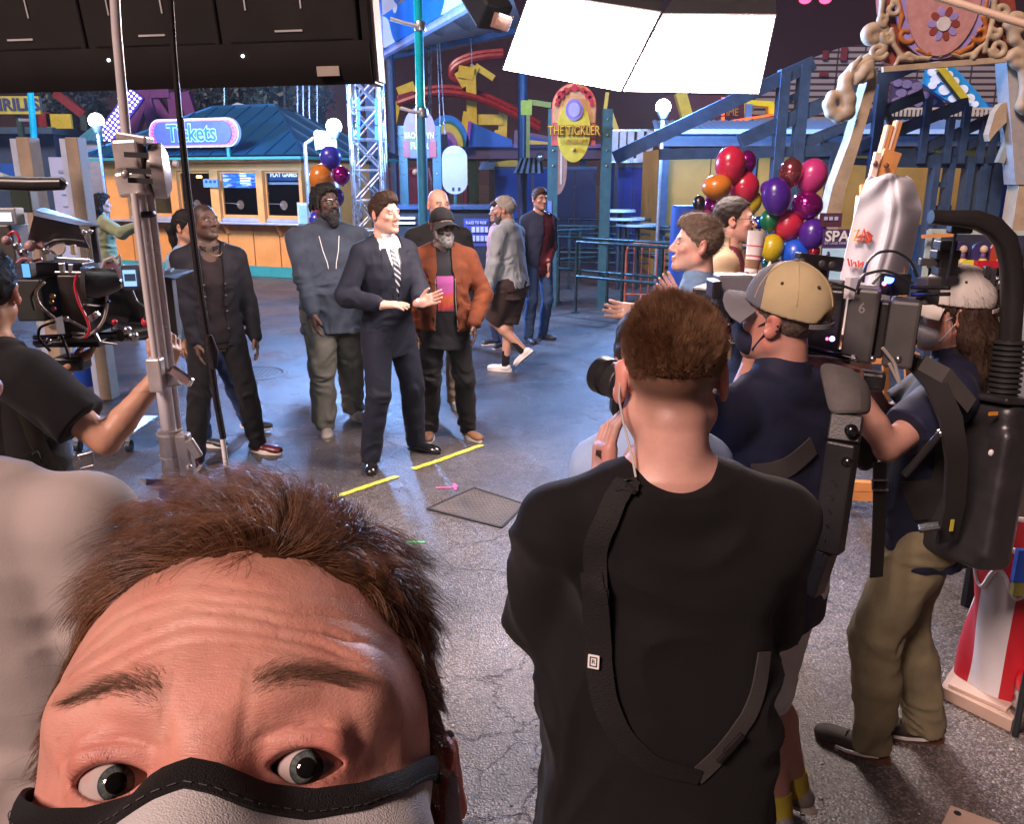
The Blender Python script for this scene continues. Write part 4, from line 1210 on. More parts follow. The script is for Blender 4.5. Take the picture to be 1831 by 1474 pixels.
for(u0,v0,u1,v1),lb in(((148,246,188,712),'weathered wooden post with a pale blue side, in front of the white board'),((66,246,112,735),'weathered wooden post at far left of the white board')):
 b_=gnd(u1,v1);a_=at(u0,v0,b_.y)
 t=thing('wooden_post',lb,'post',(b_.x,b_.y,0),group='wooden posts')
 MB().b2((b_.x-.005,b_.y-.08,0),(b_.x+.10,b_.y+.08,a_.z)).build('timber',m_wood,t,bev=.006)
 MB().b2((b_.x-.055,b_.y-.075,0),(b_.x-.007,b_.y+.075,a_.z-.01)).build('side_board',pbr('post_pale',(.38,.42,.52),.6,var=.15),t)
 MB().b2((b_.x+.02,b_.y-.12,a_.z-1.5),(b_.x+.07,b_.y-.082,a_.z-.75)).build('cleat',m_wood,t)
t=pen('notice_panel','tall white notice panel with faint grey print between two wooden posts','sign',at(110,390,8.4))
a,b_=at(88,281,8.4),at(146,470,8.4)
MB().b2((a.x,8.38,b_.z),(b_.x+.1,8.42,a.z)).build('panel',pbr('panel_white',(.45,.55,.85),.5,var=.06),t)
for k in range(8):
 z=a.z-.12-k*.11;w_=.16 if k!=1 else .2
 MB().b2((a.x+.08,8.372,z-(.012 if k else .025)),(a.x+.08+w_+.03*(k%3),8.379,z)).build('print_line',pbr('print_grey',(.30,.36,.55),.6),t)
for u in(90,140):vpost(u,470,700,8.45,.05,'leg',m_alu,t)
board([(0,292),(56,293),(58,318),(50,322),(0,322)],9.6,.05,m_blue,'blue_tarp',None);tag(bpy.context.scene.objects['blue_tarp'],'bright blue tarp edge at the far left behind the cameras','tarp')
t=pen('blue_tub','blue plastic tub on the ground at the foot of the wooden post','tub',gnd(150,690))
c=gnd(150,688);MB().lathe([(.13,0),(.16,.26),(.175,.27),(.175,.30),(.15,.30),(.13,.05),(.0001,.04)],c,20).build('tub',m_blue2,t,smooth=True);MB().lathe([(.178,.255),(.182,.265),(.178,.275)],c,20).build('rim',m_blue,t)
t=pen('equipment_cart','low chrome equipment cart on castors behind the raised forearm','cart',gnd(212,806))
c=gnd(205,808)
for dx in(-.28,.10):
 MB().cyl((c.x+dx,c.y,.045),(c.x+dx+.03,c.y,.045),.045,14).build('castor',m_dk,t,smooth=True);MB().b2((c.x+dx,c.y-.02,.06),(c.x+dx+.03,c.y+.02,.14)).build('fork',m_alu,t)
MB().b2((c.x-.42,c.y-.02,.14),(c.x+.18,c.y+.4,.165)).build('tray',m_alu,t,bev=.005)
t=pen('ride_sign','yellow banner sign reading THRILLS high at the left edge','sign',at(40,190,22))
a,b_=at(-30,172,22),at(75,204,22)
MB().b2((a.x,21.95,b_.z),(b_.x,22.05,a.z)).build('banner',pbr('banner_yellow',(.50,.45,.06),.5),t)
text('THRILLS!',(a.z-b_.z)*.95,Matrix.Translation(((a.x+b_.x)/2+.02,21.94,(a.z+b_.z)/2)),pbr('banner_navy',(.03,.05,.14),.5),'lettering',t,.006,.012,sx=1.0)
vpost(-20,204,420,22.1,.12,'leg',m_grn,t);vpost(66,204,420,22.1,.12,'leg',m_grn,t)
t=pen('banner_pole','thin cyan pole at the left in front of the yellow sign','pole',at(58,400,17))
MB().tube([at(54,160,17),at(62,260,17),(at(62,260,17).x+.1,17,0)],.06,8).build('pole',m_tealp,t,smooth=True)
for v in(214,268):MB().beam(at(34,v,17),at(60,v+1,17),.05).build('arm',m_alu,t)
t=pen('dark_stall','dark blue stall far left behind the wooden posts','stall',at(60,350,26))
a,b_=at(-60,240,26),at(120,420,26);MB().b2((a.x,26,0),(b_.x,29,a.z)).build('walls',pbr('stall_blue',(.02,.06,.14),.6),t);MB().b2((a.x-.2,25.6,a.z),(b_.x+.2,29.2,a.z+.18)).build('roof',pbr('stall_roof',(.03,.09,.16),.5),t)
for k,(u,v,c_)in enumerate(((97,217,m_yel),(119,217,m_yel),(82,214,m_red))):
 p_=at(u,v,25.9);MB().b2((p_.x-.18,25.8,p_.z-.2),(p_.x+.18,25.9,p_.z+.2)).build('wall_plate',c_,t)
t=pen('striped_kiosk','small kiosk with teal and white striped roof beside the left flood lamp','kiosk',at(160,400,24))
a,b_=at(135,250,24),at(185,252,24);ap=at(163,222,25)
for k in range(10):
 x0_,x1_=a.x+(b_.x-a.x)*k/10,a.x+(b_.x-a.x)*(k+1)/10;ax_=lambda x:ap.x+(x-ap.x)*.25
 MB().sheet([[(x0_,24,a.z),(x1_,24,a.z)],[(ax_(x0_),25.2,ap.z),(ax_(x1_),25.2,ap.z)]],.04).build('roof_strip',(m_awn,m_tealp)[k%2],t)
MB().b2((a.x+.1,24.1,0),(b_.x-.1,26,a.z-.01)).build('walls',pbr('kiosk_pale',(.35,.40,.50),.6),t)
t=pen('purple_ride','purple steel lattice of a ride behind the ticket booth','ride',at(250,400,27))
for px in(((205,330),(262,165)),((262,165),(300,330)),((235,165),(305,165)),((160,400),(232,280)),((330,165),(352,235)),((310,165),(318,240)),((205,300),(180,420)),((225,400),(195,300)),((270,170),(330,260))):
 pbeam(px,(27,27),.32,'lattice_beam',m_pur,t)
a,b_=at(150,300,27.5),at(200,420,27.5)
MB().b2((a.x,27.4,0),(b_.x+1,27.9,a.z)).build('base_panel',pbr('ride_violet',(.16,.03,.17),.5),t)
t=pen('bulb_string','diagonal strip of white bulbs on a purple beam left of the ticket sign','light string',at(190,230,26.4))
a,b_=at(155,292,26.4),at(246,166,26.4);MB().beam(a,b_,.5,.12,(0,1,0)).build('beam',pbr('beam_violet',(.06,.03,.40),.5),t)
mb=MB();dd=(b_-a);sd=Vector((-dd.z,0,dd.x)).normalized()
for i in range(22):
 for j in range(4):
  p_=a+dd*((i+.5)/22)+sd*(.11*(j-1.5))+Vector((0,-.08,0));mb.ball(p_,.032,6,4)
tag(mb.build('bulbs',glow('bulb_cold',(.75,.80,1),5),t),kind='stuff')
t=pen('red_slide','red slanting chute far behind the left flood lamp','ride',at(120,200,30));pbeam(((98,165),(150,206)),(30,30),.28,'chute',m_red,t);MB().b2((at(150,206,30).x-.1,29.9,0),(at(150,206,30).x+.1,30.1,at(150,206,30).z)).build('leg',m_grn,t)
t=pen('white_tents','pale blue white tent roof behind the ticket booth','tent',at(450,300,25))
px=[(382,240),(384,200),(424,183),(478,198),(500,195),(503,240)]
c=at(382,240,25);MB().prism([(at(u,v,25).x-c.x,at(u,v,25).z-c.z)for u,v in px],2.0,Matrix.Translation(c)).build('roof',pbr('tent_white',(.42,.60,.72),.6,var=.12,vs=2),t)
a,b_=at(386,240,25.1),at(502,240,25.1);MB().b2((a.x,25.05,0),(b_.x,26.9,a.z)).build('walls',pbr('tent_wall',(.30,.40,.50),.7),t)
for k in range(9):MB().cyl(at(386+14*k,200+(2 if k%2 else-3),24.97),at(386+14*k,240,24.97),.02,6).build('rib',pbr('tent_rib',(.25,.40,.50),.6),t)
def crown(label,u,v,ru,rv,Y,n,seed,col):
 t=pen('tree',label,'tree',at(u,v,Y),group='dark trees behind the rides')
 rs=np.random.RandomState(seed);c=np.array(at(u,v,Y));k=Y/FPX
 d=rs.normal(0,1,(n,3));d/=np.linalg.norm(d,axis=1,keepdims=True);r=rs.rand(n,1)**.45
 lob=1+.35*vnoise(d[:,0]*2.5+seed,d[:,1]*2.5,d[:,2]*2.5)[:,None]
 P_=c+d*r*lob*np.array([ru*k,ru*k*.8,rv*k])
 a=rs.normal(0,1,(n,3));a/=np.linalg.norm(a,axis=1,keepdims=True);b2_=np.cross(a,rs.normal(0,1,(n,3)));b2_/=np.linalg.norm(b2_,axis=1,keepdims=True)
 s_=rs.uniform(.07,.16,(n,1))
 V=np.stack([P_-a*s_,P_+b2_*s_*.5,P_+a*s_,P_-b2_*s_*.5],1).reshape(-1,3)
 o=mesh_np('crown',V,np.arange(n*4).reshape(n,4),pbr('leaf_%d'%seed,col,.6,var=.5,vs=3),t,smooth=False)
 MB().tube([(c[0],c[1],0),(c[0]+.1,c[1],c[2]*.6),tuple(c)],[.22,.16,.08],10).build('trunk',pbr('bark',(.05,.04,.03),.9,bump=.6,bs=20),t,smooth=True)
 for j in range(5):MB().tube([(c[0]+.1,c[1],c[2]*.6),tuple(c+(d[j]*np.array([ru,ru,rv])*k*.6))],[.08,.02],6).build('limb',pbr('bark',(.05,.04,.03),.9),t,smooth=True)
crown('dark tree rising behind the ticket booth roof',520,190,70,60,28,2600,3,(.02,.06,.065))
crown('dark tree behind the left flood lamp',130,185,60,40,31,1800,4,(.015,.05,.055))
crown('dark tree left of the silver truss tower',400,178,60,34,32,1800,6,(.02,.05,.06))
t=pen('ride_wires','thin pale poles and wires standing behind the ticket booth','wires',at(520,400,22))
for u,v0,v1 in((531,165,235),(541,165,232),(552,165,260),(566,165,262),(508,165,200),(400,150,190)):
 MB().cyl(at(u,v0-60,22),at(u+2,v1+120,22),.025,6).build('wire',m_steel,t)
t=pen('truss_tower','silver lattice truss tower with blue light strips beside the ticket booth','truss tower',at(657,400,14.5))
Y0=14.5;u0,u1=632,683;ztop=at(650,-20,Y0).z+.8
x0_,x1_=at(u0,330,Y0).x,at(u1,330,Y0).x;wv=x1_-x0_
for x in(x0_,x1_):
 for y in(Y0,Y0+wv):MB().cyl((x,y,0),(x,y,ztop),.045,10).build('chord',m_alu,t,smooth=True)
n=11
for k in range(n):
 za,zb_=.1+(ztop-.2)*k/n,.1+(ztop-.2)*(k+1)/n
 for y in(Y0,Y0+wv):
  MB().cyl((x0_,y,za),(x1_,y,za),.022,6).build('rung',m_alu,t);a,b_=((x0_,x1_)if k%2 else(x1_,x0_));MB().cyl((a,y,za),(b_,y,zb_),.022,6).build('brace',m_alu,t)
  MB().cyl((b_,y+.01,za),(a,y+.01,zb_),.018,6).build('brace',m_alu,t)
 for x in(x0_,x1_):MB().cyl((x,Y0,za),(x,Y0+wv,zb_),.02,6).build('side_brace',m_alu,t)
for u in(641,673):
 for v0,v1 in((176,196),(200,222),(226,250)):
  a,b_=at(u,v0,Y0-.06),at(u,v1,Y0-.06);MB().beam(a,b_,.075,.04).build('light_strip',glow('strip_blue',(.03,.16,1.0),3.5),t)
 MB().cyl((at(u,260,Y0-.06).x,Y0-.03,at(u,256,Y0).z),(at(u,160,Y0-.06).x,Y0-.03,at(u,160,Y0).z),.02,6).build('strip_rail',m_alu,t)
t=pen('mesh_speaker','white framed mesh panel on an arm beside the flood lamp','speaker',at(575,253,13))
board([(561,236),(566,232),(592,236),(595,262),(564,268)],12.9,.12,pbr('mesh_grey',(.24,.26,.30),.6,var=.5,vs=90),'mesh_panel',t);MB().cyl(at(545,258,13),at(562,246,13),.025,6).build('arm',m_alu,t);MB().cyl(at(545,258,13),(at(545,258,13).x,13,0),.03,8).build('stand',m_alu,t)
t=pen('teal_mast','tall turquoise lamp mast in the centre behind the bald man','pole',at(756,400,10.5))
a=at(747,-60,10.5);x_=at(756,330,10.5).x
MB().tube([(a.x,10.5,a.z+1),(x_-.0,10.5,at(756,190,10.5).z)],.052,14).build('upper_mast',pbr('mast_turquoise',(.0,.50,.58),.3,var=.06),t,smooth=True)
MB().cyl((x_,10.5,0),(x_,10.5,at(756,190,10.5).z),.062,14).build('lower_mast',pbr('mast_blue',(.03,.20,.33),.35,var=.1),t,smooth=True)
for(ua,va),(ub,vb)in(((698,33),(748,47)),((716,193),(752,202))):
 MB().tube([at(ua,va,10.4),at((ua+ub)/2,(va+vb)/2+1,10.4),at(ub,vb,10.45)],.022,8).build('banner_arm',pbr('arm_white',(.6,.62,.66),.4),t,smooth=True)
 p_=at(ub+3,vb,10.5);MB().lathe([(.066,-.05),(.072,-.03),(.072,.03),(.066,.05)],p_,14).build('clamp',m_alu,t,smooth=True)
def ride_gate(uL,uR,vb,vt,Y,label,nm):
 t=pen('ride_gate',label,'ride sign',at((uL+uR)/2,vb,Y))
 xl,xr=at(uL,vb,Y).x,at(uR,vb,Y).x;zt=at((uL+uR)/2,vt,Y).z
 for x in(xl,xr):
  o=MB().b2((x-.075,Y-.075,0),(x+.075,Y+.075,zt)).build('post',m_grn,t,bev=.008)
  MB().b2((x-.075,Y-.082,.0),(x+.075,Y-.0765,zt)).build('front_face',pbr('post_teal',(.04,.13,.16),.45,var=.2),o)
  for k in range(4):MB().ball((x,Y-.085,zt-.15-.22*k),.016,8,6).build('bolt',m_alu,o,smooth=True)
 return t,xl,xr,zt
Yg=gnd(1030,547).y
t,xl,xr,zt=ride_gate(985,1076,546,195,Yg,'green ride gate with round yellow sign reading THE TICKLER ENTRANCE','tickler')
k=Yg*1.0/FPX*1.0
c=at(1026,222,Yg-.1)
S_=(xr-xl)-.15
pts=[(S_/2*math.cos(R_(a)),.24+S_/2*math.sin(R_(a))*1.02)for a in range(0,181,10)]+[(-S_/2,-.30),(S_/2,-.30)]
MB().prism(pts,.05,Matrix.Translation(c)).build('sign_board',pbr('sign_rosy',(.62,.13,.12),.5),t)
rim=[(S_/2*math.cos(R_(a))*.96,.24+S_/2*math.sin(R_(a))*.98)for a in range(0,181,10)]+[(-S_/2*.96,.02),(S_/2*.96,.02)]
MB().prism(rim,.012,Matrix.Translation(c+Vector((0,-.012,0)))).build('sign_arch',pbr('sign_peach',(.62,.36,.16),.5),t)
for a,r in((8,.030),(22,.035),(40,.055),(62,.04),(90,.05),(118,.04),(140,.055),(158,.035),(172,.030),(31,.022),(52,.025),(76,.022),(104,.022),(128,.025),(149,.022)):
 q_=c+Vector((S_/2*.80*math.cos(R_(a)),-.016,.24+S_/2*.80*math.sin(R_(a))));MB().lathe([(.0001,.0),(r,.0),(r,.02)],q_,14,Matrix.Rotation(math.pi/2,3,'X')).build('red_disc',pbr('sign_red',(.48,.03,.05),.5),t)
MB().prism([(x*1.0,z*1.0-.10)for x,z in oval(S_*.76,.88)],.016,Matrix.Translation(c+Vector((0,-.030,0)))).build('yellow_oval',pbr('sign_yellow',(.62,.55,.06),.5),t)
MB().prism(oval(.26,.30),.016,Matrix.Translation(c+Vector((0,-.046,.20)))).build('medallion',pbr('sign_lilac',(.26,.22,.55),.5),t)
MB().prism(oval(.17,.20),.01,Matrix.Translation(c+Vector((0,-.054,.20)))).build('medallion_centre',pbr('sign_lilac_pale',(.40,.40,.68),.5),t)
text('THE TICKLER',.185,Matrix.Translation(c+Vector((0,-.052,-.10))),pbr('sign_ink',(.22,.05,.03),.5),'letter_shadow',t,.004,.012,sx=.70)
text('THE TICKLER',.185,Matrix.Translation(c+Vector((0,-.060,-.095))),pbr('sign_gold',(.70,.52,.05),.5),'lettering',t,.004,.0,sx=.70)
text('ENTRANCE',.105,Matrix.Translation(c+Vector((0,-.052,-.245))),pbr('sign_faded',(.45,.30,.07),.5),'lettering',t,.003,sx=.75)
MB().ball(c+Vector((0,-.05,-.36)),.03,8,6).build('arrow_dot',pbr('sign_faded',(.45,.30,.07),.5),t)
zb0,zb1=at(985,470,Yg).z,at(985,385,Yg).z
for z0,z1,mt in((zb1-.02,zb1+.22,pbr('sticker_blue',(.14,.25,.55),.5)),(zb1-.17,zb1-.03,pbr('sticker_cream',(.6,.55,.45),.5)),(zb1-.42,zb1-.18,pbr('sticker_pink',(.5,.20,.32),.5)),(.12,zb1-.44,pbr('sticker_red',(.35,.04,.08),.5))):
 MB().b2((xl-.074,Yg-.089,z0),(xl-.01,Yg-.0825,z1)).build('height_band',mt,t)
ob=thing('long_oval_sign','long brown oval board hanging behind the yellow ride sign','sign',at(998,300,Yg+.5))
a=at(997,300,Yg+.5);MB().prism(oval(.30,.82,28),.04,Matrix.Translation(a)).build('board',pbr('board_brown',(.24,.13,.09),.6,var=.2),ob);MB().b2((a.x+.04,Yg+.49,a.z-.25),(a.x+.07,Yg+.499,a.z+.4)).build('strip',pbr('strip_cream',(.40,.33,.24),.6),ob)
Yb=15.5
t,xl,xr,zt=ride_gate(728,786,470,225,Yb,'green ride gate with arched pink and red sign behind the turquoise mast','flyer')
c=at(750,246,Yb-.1);S_=.56
pts=[(S_/2*math.cos(R_(a)),.10+.40*math.sin(R_(a)))for a in range(0,181,10)]+[(-S_/2,-.32),(S_/2,-.32)]
MB().prism(pts,.05,Matrix.Translation(c)).build('sign_board',pbr('sign_pale_pink',(.30,.15,.26),.5,var=.1),t)
MB().b2((c.x-S_/2-.01,c.y-.012,c.z-.33),(c.x+S_/2+.01,c.y-.002,c.z-.06)).build('red_band',pbr('sign_brick',(.40,.06,.06),.5),t)
MB().b2((c.x-S_*.30,c.y-.022,c.z-.34),(c.x+S_*.30,c.y-.014,c.z-.02)).build('centre_panel',pbr('sign_mauve',(.15,.14,.36),.5),t)
text('BROOKLYN',.135,Matrix.Translation(c+Vector((0,-.026,.03))),s_white,'lettering',t,.004,.004,sx=.72);text('FLYER',.15,Matrix.Translation(c+Vector((0,-.03,-.14))),s_white,'lettering',t,.004,.006,sx=.78)
ob=thing('white_oval_board','tall pale grey oval board right of the turquoise mast','sign',at(813,305,14.6))
a=at(813,304,14.6);MB().prism(rrect(.42,.78,.20,8),.05,Matrix.Translation(a)).build('board',pbr('board_grey',(.30,.29,.32),.6,var=.12,vs=3),ob)
MB().prism([(x,z)for x,z in((-.15,.25),(.15,.25),(.12,.36),(0,.385),(-.12,.36))],.01,Matrix.Translation(a+Vector((0,-.006,0)))).build('top_print',pbr('board_olive',(.33,.33,.30),.6),ob)
for dx in(-.03,.07):MB().b2((a.x+dx-.02,a.y-.008,a.z-.34),(a.x+dx+.02,a.y-.001,a.z-.28)).build('printed_mark',m_dk,ob)
MB().cyl((a.x,a.y+.06,0),(a.x,a.y+.06,a.z-.2),.03,8).build('stand',m_grn,ob)
for px,mt,lb,Y in(([(884,303),(990,303),(990,420),(884,420)],m_blue2,'bright blue hoarding behind the walking man',24),([(991,303),(1064,303),(1064,420),(991,420)],m_nav,'dark purple hoarding seen through the yellow sign gate',23.9),([(1076,300),(1182,302),(1184,420),(1076,420)],pbr('panel_ultramarine',(.02,.045,.36),.5,var=.2,vs=1.5),'blue hoarding left of the mustard wall',23.5)):
 t=pen('hoarding',lb,'fence',at(px[0][0],420,Y));a,b_=at(*px[0],Y),at(*px[2],Y);n=max(2,int((b_.x-a.x)/.8));
 for k in range(n):MB().b2((a.x+(b_.x-a.x)*k/n+.008,Y,0),(a.x+(b_.x-a.x)*(k+1)/n-.008,Y+.05,a.z)).build('panel',mt,t)
 MB().b2((a.x,Y-.03,a.z),(b_.x,Y+.08,a.z+.08)).build('top_rail',m_stb,t)
t=pen('ride_platform','dark purple ride platform with blue wings and a rainbow arch','ride',at(840,400,25))
a,b_=at(680,263,25),at(1080,284,25);MB().b2((a.x,25,b_.z),(b_.x,27.5,a.z)).build('deck',pbr('deck_purple',(.06,.05,.11),.6),t)
MB().b2((a.x,24.94,a.z-.02),(b_.x,24.99,a.z+.09)).build('deck_edge',pbr('edge_lilac',(.13,.10,.32),.5),t)
for u in(700,760,880,960,1040):vpost(u,284,420,25.4,.16,'leg',m_dk,t)
board([(684,262),(722,238),(724,262)],24.9,.1,m_blue,'wing',t);board([(834,262),(840,217),(916,250),(916,262)],24.9,.1,m_blue,'wing',t);board([(833,262),(837,216),(843,217),(838,262)],24.8,.08,pbr('wing_violet',(.20,.05,.35),.5),'wing_edge',t)
board([(918,262),(920,232),(985,244),(985,262)],24.95,.1,pbr('booth_mauve',(.12,.08,.17),.5),'mauve_panel',t);board([(925,258),(928,240),(982,250),(982,258)],24.9,.04,m_blue2,'blue_inset',t);board([(935,258),(937,249),(980,254),(980,258)],24.85,.04,m_yel,'yellow_inset',t)
c=at(800,262,24.8)
for i,(r,cl)in enumerate(((.86,(.01,.16,.55)),(.70,(.01,.13,.07)),(.62,(.45,.40,.06)),(.40,(.22,.10,.30)),(.22,(.05,.03,.25)))):
 MB().prism([(r*.72*math.cos(R_(q_)),r*math.sin(R_(q_))*.98)for q_ in range(0,181,10)],.06,Matrix.Translation(c+Vector((0,-.03*i,0)))).build('rainbow_band',pbr('rainbow_%d'%i,cl,.5),t)
px=[(700,310),(880,310),(1010,300),(900,286),(860,287),(820,290),(700,288)]
board([(870,303),(876,292),(910,286),(960,287),(960,303)],24.4,.3,m_yel,'yellow_skirting',t);board([(855,303),(862,289),(888,290),(880,303)],24.3,.2,m_awn,'blue_wave',t)
t=pen('red_ride_car','dark red ride carriage under the platform behind the bald man','ride',at(770,400,23))
for k,(u0,u1,v0,v1)in enumerate(((690,720,300,362),(722,752,300,372),(756,800,300,372),(826,836,330,372))):
 a,b_=at(u0,v0,23),at(u1,v1,23);MB().b2((a.x,23+.1*k,b_.z),(b_.x,23.8,a.z)).build('car_body',pbr('car_maroon',(.10,.008,.018),.35,var=.3),t,bev=.04)
MB().tube([at(765,300,22.9),at(772,330,22.9),at(782,372,22.9)],.05,8).build('handrail',pbr('rail_rose',(.35,.16,.18),.3,.5),t,smooth=True);MB().ball(at(743,308,22.9),.09,12,8).build('lamp',pbr('lamp_glass',(.6,.5,.5),.1),t,smooth=True)
t=pen('coaster_track','dark red coaster track on yellow supports under the blue canopy','roller coaster',at(840,300,27))
def rail(px,Ys,r,name='rail',off=0):
 pts=[at(u,v+off,y)for(u,v),y in zip(px,Ys)]
 P_=np.array([tuple(q_)for q_ in pts]);tt=np.linspace(0,1,len(P_));t2=np.linspace(0,1,30);Q=np.stack([np.interp(t2,tt,P_[:,i])for i in range(3)],1)
 for _ in range(3):Q[1:-1]=(Q[:-2]+2*Q[1:-1]+Q[2:])/4
 MB().tube([tuple(q_)for q_ in Q],r,8).build(name,m_red,t,smooth=True);return Q
for off,dy in((0,0),(9,-.5)):
 A_=rail([(712,176),(740,166),(770,158),(800,156),(840,162),(880,176),(920,196),(965,222)],[27+dy]*8,.10,off=off)
 B_=rail([(900,92),(870,94),(840,99),(818,108),(806,120),(808,132),(820,138)],[27.5+dy]*7,.10,off=off*.8)
 if off==0:A0,B0=A_,B_
 else:
  for q0,q1 in list(zip(A0,A_))[::2]+list(zip(B0,B_))[::2]:MB().cyl(tuple(q0),tuple(q1),.05,6).build('cross_tie',m_red,t)
board([(711,170),(738,162),(744,186),(714,190)],26.6,.5,pbr('track_crimson',(.16,.01,.012),.4),'track_box',t)
for px,w_ in((((842,135),(846,262)),.30),(((820,128),(848,133)),.34),(((820,128),(834,154)),.28),(((850,118),(883,140)),.18),(((850,118),(842,136)),.26),(((836,200),(826,262)),.24),(((842,214),(900,214)),.30),(((900,196),(898,262)),.26),(((712,182),(700,240)),.18),(((890,232),(894,262)),.2),(((712,166),(742,154)),.30)):
 pbeam(px,(26.8,26.8),w_,'support',m_yel,t)
a=at(846,262,26.8);MB().b2((a.x-.15,26.7,0),(a.x+.15,27,a.z)).build('support',m_yel,t);a=at(898,262,26.8);MB().b2((a.x-.13,26.7,0),(a.x+.13,27,a.z)).build('support',m_yel,t)
t=pen('yellow_bollard_frame','bright yellow gate frame standing in front of the coaster supports','frame',at(945,300,21))
vpost(941,180,206,21,.26,'pad',pbr('bright_yellow',(.75,.68,.02),.45),t);vpost(941,206,300,21,.16,'upright',m_yel,t);pbeam(((944,182),(985,188)),(21,21),.12,'cross_bar',m_yel,t)
for(u0,v0),(u1,v1),w_ in(((1086,165),(1082,195),.09),((1090,198),(1102,232),.13),((1216,165),(1230,215),.28)):
 tt_=pen('yellow_strut',{1086:'yellow strut directly over the right green gate post',1090:'yellow strut between green gate post and right flood lamp',1216:'yellow strut right of the flood lamp under the softbox'}[u0],'strut',at(u1,v1,23));pbeam(((u0,v0),(u1,v1)),(23,23),w_,'strut',m_yel,tt_);a=at(u1,v1,23);MB().b2((a.x-w_/3,22.95,0),(a.x+w_/3,23.05,a.z)).build('foot',m_dk,tt_)
t=pen('ride_canopy','wide ride canopy with blue and white cloud painted edge at the top centre','canopy',at(780,60,15))
def cloud_mat():
 m=pbr('fascia_cloud',(.01,.16,.60),.45)
 N=m.node_tree.nodes;L=m.node_tree.links;tc=N.new('ShaderNodeTexCoord');nz=N.new('ShaderNodeTexNoise');nz.inputs['Scale'].default_value=.9;nz.inputs['Detail'].default_value=1
 L.new(tc.outputs['Object'],nz.inputs['Vector']);rp=N.new('ShaderNodeValToRGB');rp.color_ramp.interpolation='CONSTANT';rp.color_ramp.elements[0].color=(.008,.13,.55,1);rp.color_ramp.elements[1].position=.55;rp.color_ramp.elements[1].color=(.42,.55,.80,1)
 L.new(nz.outputs['Fac'],rp.inputs[0]);L.new(rp.outputs[0],N['Principled BSDF'].inputs['Base Color']);return m
mcl=cloud_mat()
f0,f1=at(668,97,17),at(905,-42,12.5)
MB().add([f0,f1,f1+Vector((0,0,.55)),f0+Vector((0,0,.55)),f0+Vector((0,.12,0)),f1+Vector((0,.12,0)),f1+Vector((0,.12,.55)),f0+Vector((0,.12,.55))],[(0,1,2,3),(7,6,5,4),(0,4,5,1),(1,5,6,2),(2,6,7,3),(3,7,4,0)]).build('fascia',mcl,t)
g0,g1=at(690,98,22),at(935,46,21)
MB().add([f0+Vector((0,.13,0)),f1+Vector((0,.13,0)),g1,g0],[(0,1,2,3)]).build('soffit',pbr('soffit_brown',(.16,.13,.13),.7,var=.25,vs=1.2),t)
MB().beam(g0,g1,.3).build('rear_beam',m_stb,t);MB().beam(f0+Vector((0,.2,-.06)),f1+Vector((0,.2,-.06)),.10).build('edge_pipe',pbr('pipe_lilac',(.28,.32,.55),.4),t)
for k in range(1,6):
 a=f0+(f1-f0)*k/6+Vector((0,.2,-.03));b_=g0+(g1-g0)*k/6;MB().beam(a,b_,.10).build('rafter',pbr('soffit_beam',(.07,.06,.07),.6),t)
for u in(697,):MB().cyl(at(u,100,21.8),(at(u+6,250,21.8).x,21.8,0),.10,10).build('column',m_stb,t,smooth=True)
MB().cyl((g1.x,g1.y,0),tuple(g1),.12,10).build('column',m_stb,t,smooth=True)
t2=pen('canopy_gable','blue and white painted gable at the top beside the led panel bank','canopy',at(690,40,19))
board([(640,-60),(735,-60),(725,0),(662,90),(640,95)],19,.15,mcl,'gable',t2)
for k in range(13):
 f_=k/12;pbeam(((671+52*f_,78-84*f_),(684+52*f_,86-84*f_)),(18.8,18.8),.05,'ladder_rung',m_alu,t2)
for du,dv in((0,0),(14,8)):pbeam(((669+du,80+dv),(727+du,-14+dv)),(18.8,18.8),.06,'ladder_rail',m_alu,t2)
a=at(655,95,19);MB().b2((a.x-.1,19.2,0),(a.x+.1,19.4,a.z)).build('column',m_stb,t2)
t=pen('swing_chains','pair of hanging swing ride chains in front of the coaster','swing',at(780,300,21))
for(u0,u1)in((766,767),(771,770),(781,788),(785,796)):MB().cyl(at(u0,60,21),at(u1,252,21),.018,5).build('chain',m_steel,t)
MB().beam(at(764,252,21),at(800,252,21),.15,.3).build('swing_seat',m_dk,t);MB().cyl(at(842,68,21),at(844,120,21),.015,5).build('chain',m_steel,t)
MB().cyl(at(774,252,21),(at(774,252,21).x,21,0),.05,8).build('stand',m_dk,t)
t=pen('black_counter','long black counter behind the bald man','counter',at(780,440,13.5))
a,b_=at(668,374,13.5),at(880,440,13.5);MB().b2((a.x,13.5,0),(b_.x,14.3,a.z)).build('body',m_dk,t,bev=.01);MB().b2((a.x-.05,13.44,a.z),(b_.x+.05,14.35,a.z+.05)).build('top',pbr('counter_blue',(.03,.06,.12),.3),t)
for v in(388,397):a,b_=at(712,v,13.45),at(742,v+4,13.45);MB().b2((a.x,13.47,b_.z),(b_.x,13.496,a.z)).build('stripe',s_white,t)
t=pen('rules_board','small blue board with white text on the black counter behind the suede jacket','sign',at(852,420,12.9))
a,b_=at(829,391,12.9),at(874,440,12.9);MB().b2((a.x,12.9,b_.z),(b_.x,12.93,a.z)).build('board',pbr('rules_blue',(.04,.06,.28),.5),t)
text('RULES TO RIDE',.058,Matrix.Translation(((a.x+b_.x)/2,12.89,a.z-.06)),s_white,'lettering',t,.003,sx=.78)
for r_ in range(2):
 for k in range(4):MB().b2((a.x+.12+.065*k,12.885,a.z-.20-.13*r_),(a.x+.17+.065*k,12.899,a.z-.12-.13*r_)).build('printed_block',pbr('print_lilac',(.45,.48,.70),.5),t)
for x in(a.x+.03,b_.x-.03):MB().b2((x-.015,12.93,0),(x+.015,12.96,a.z)).build('leg',m_dk,t)
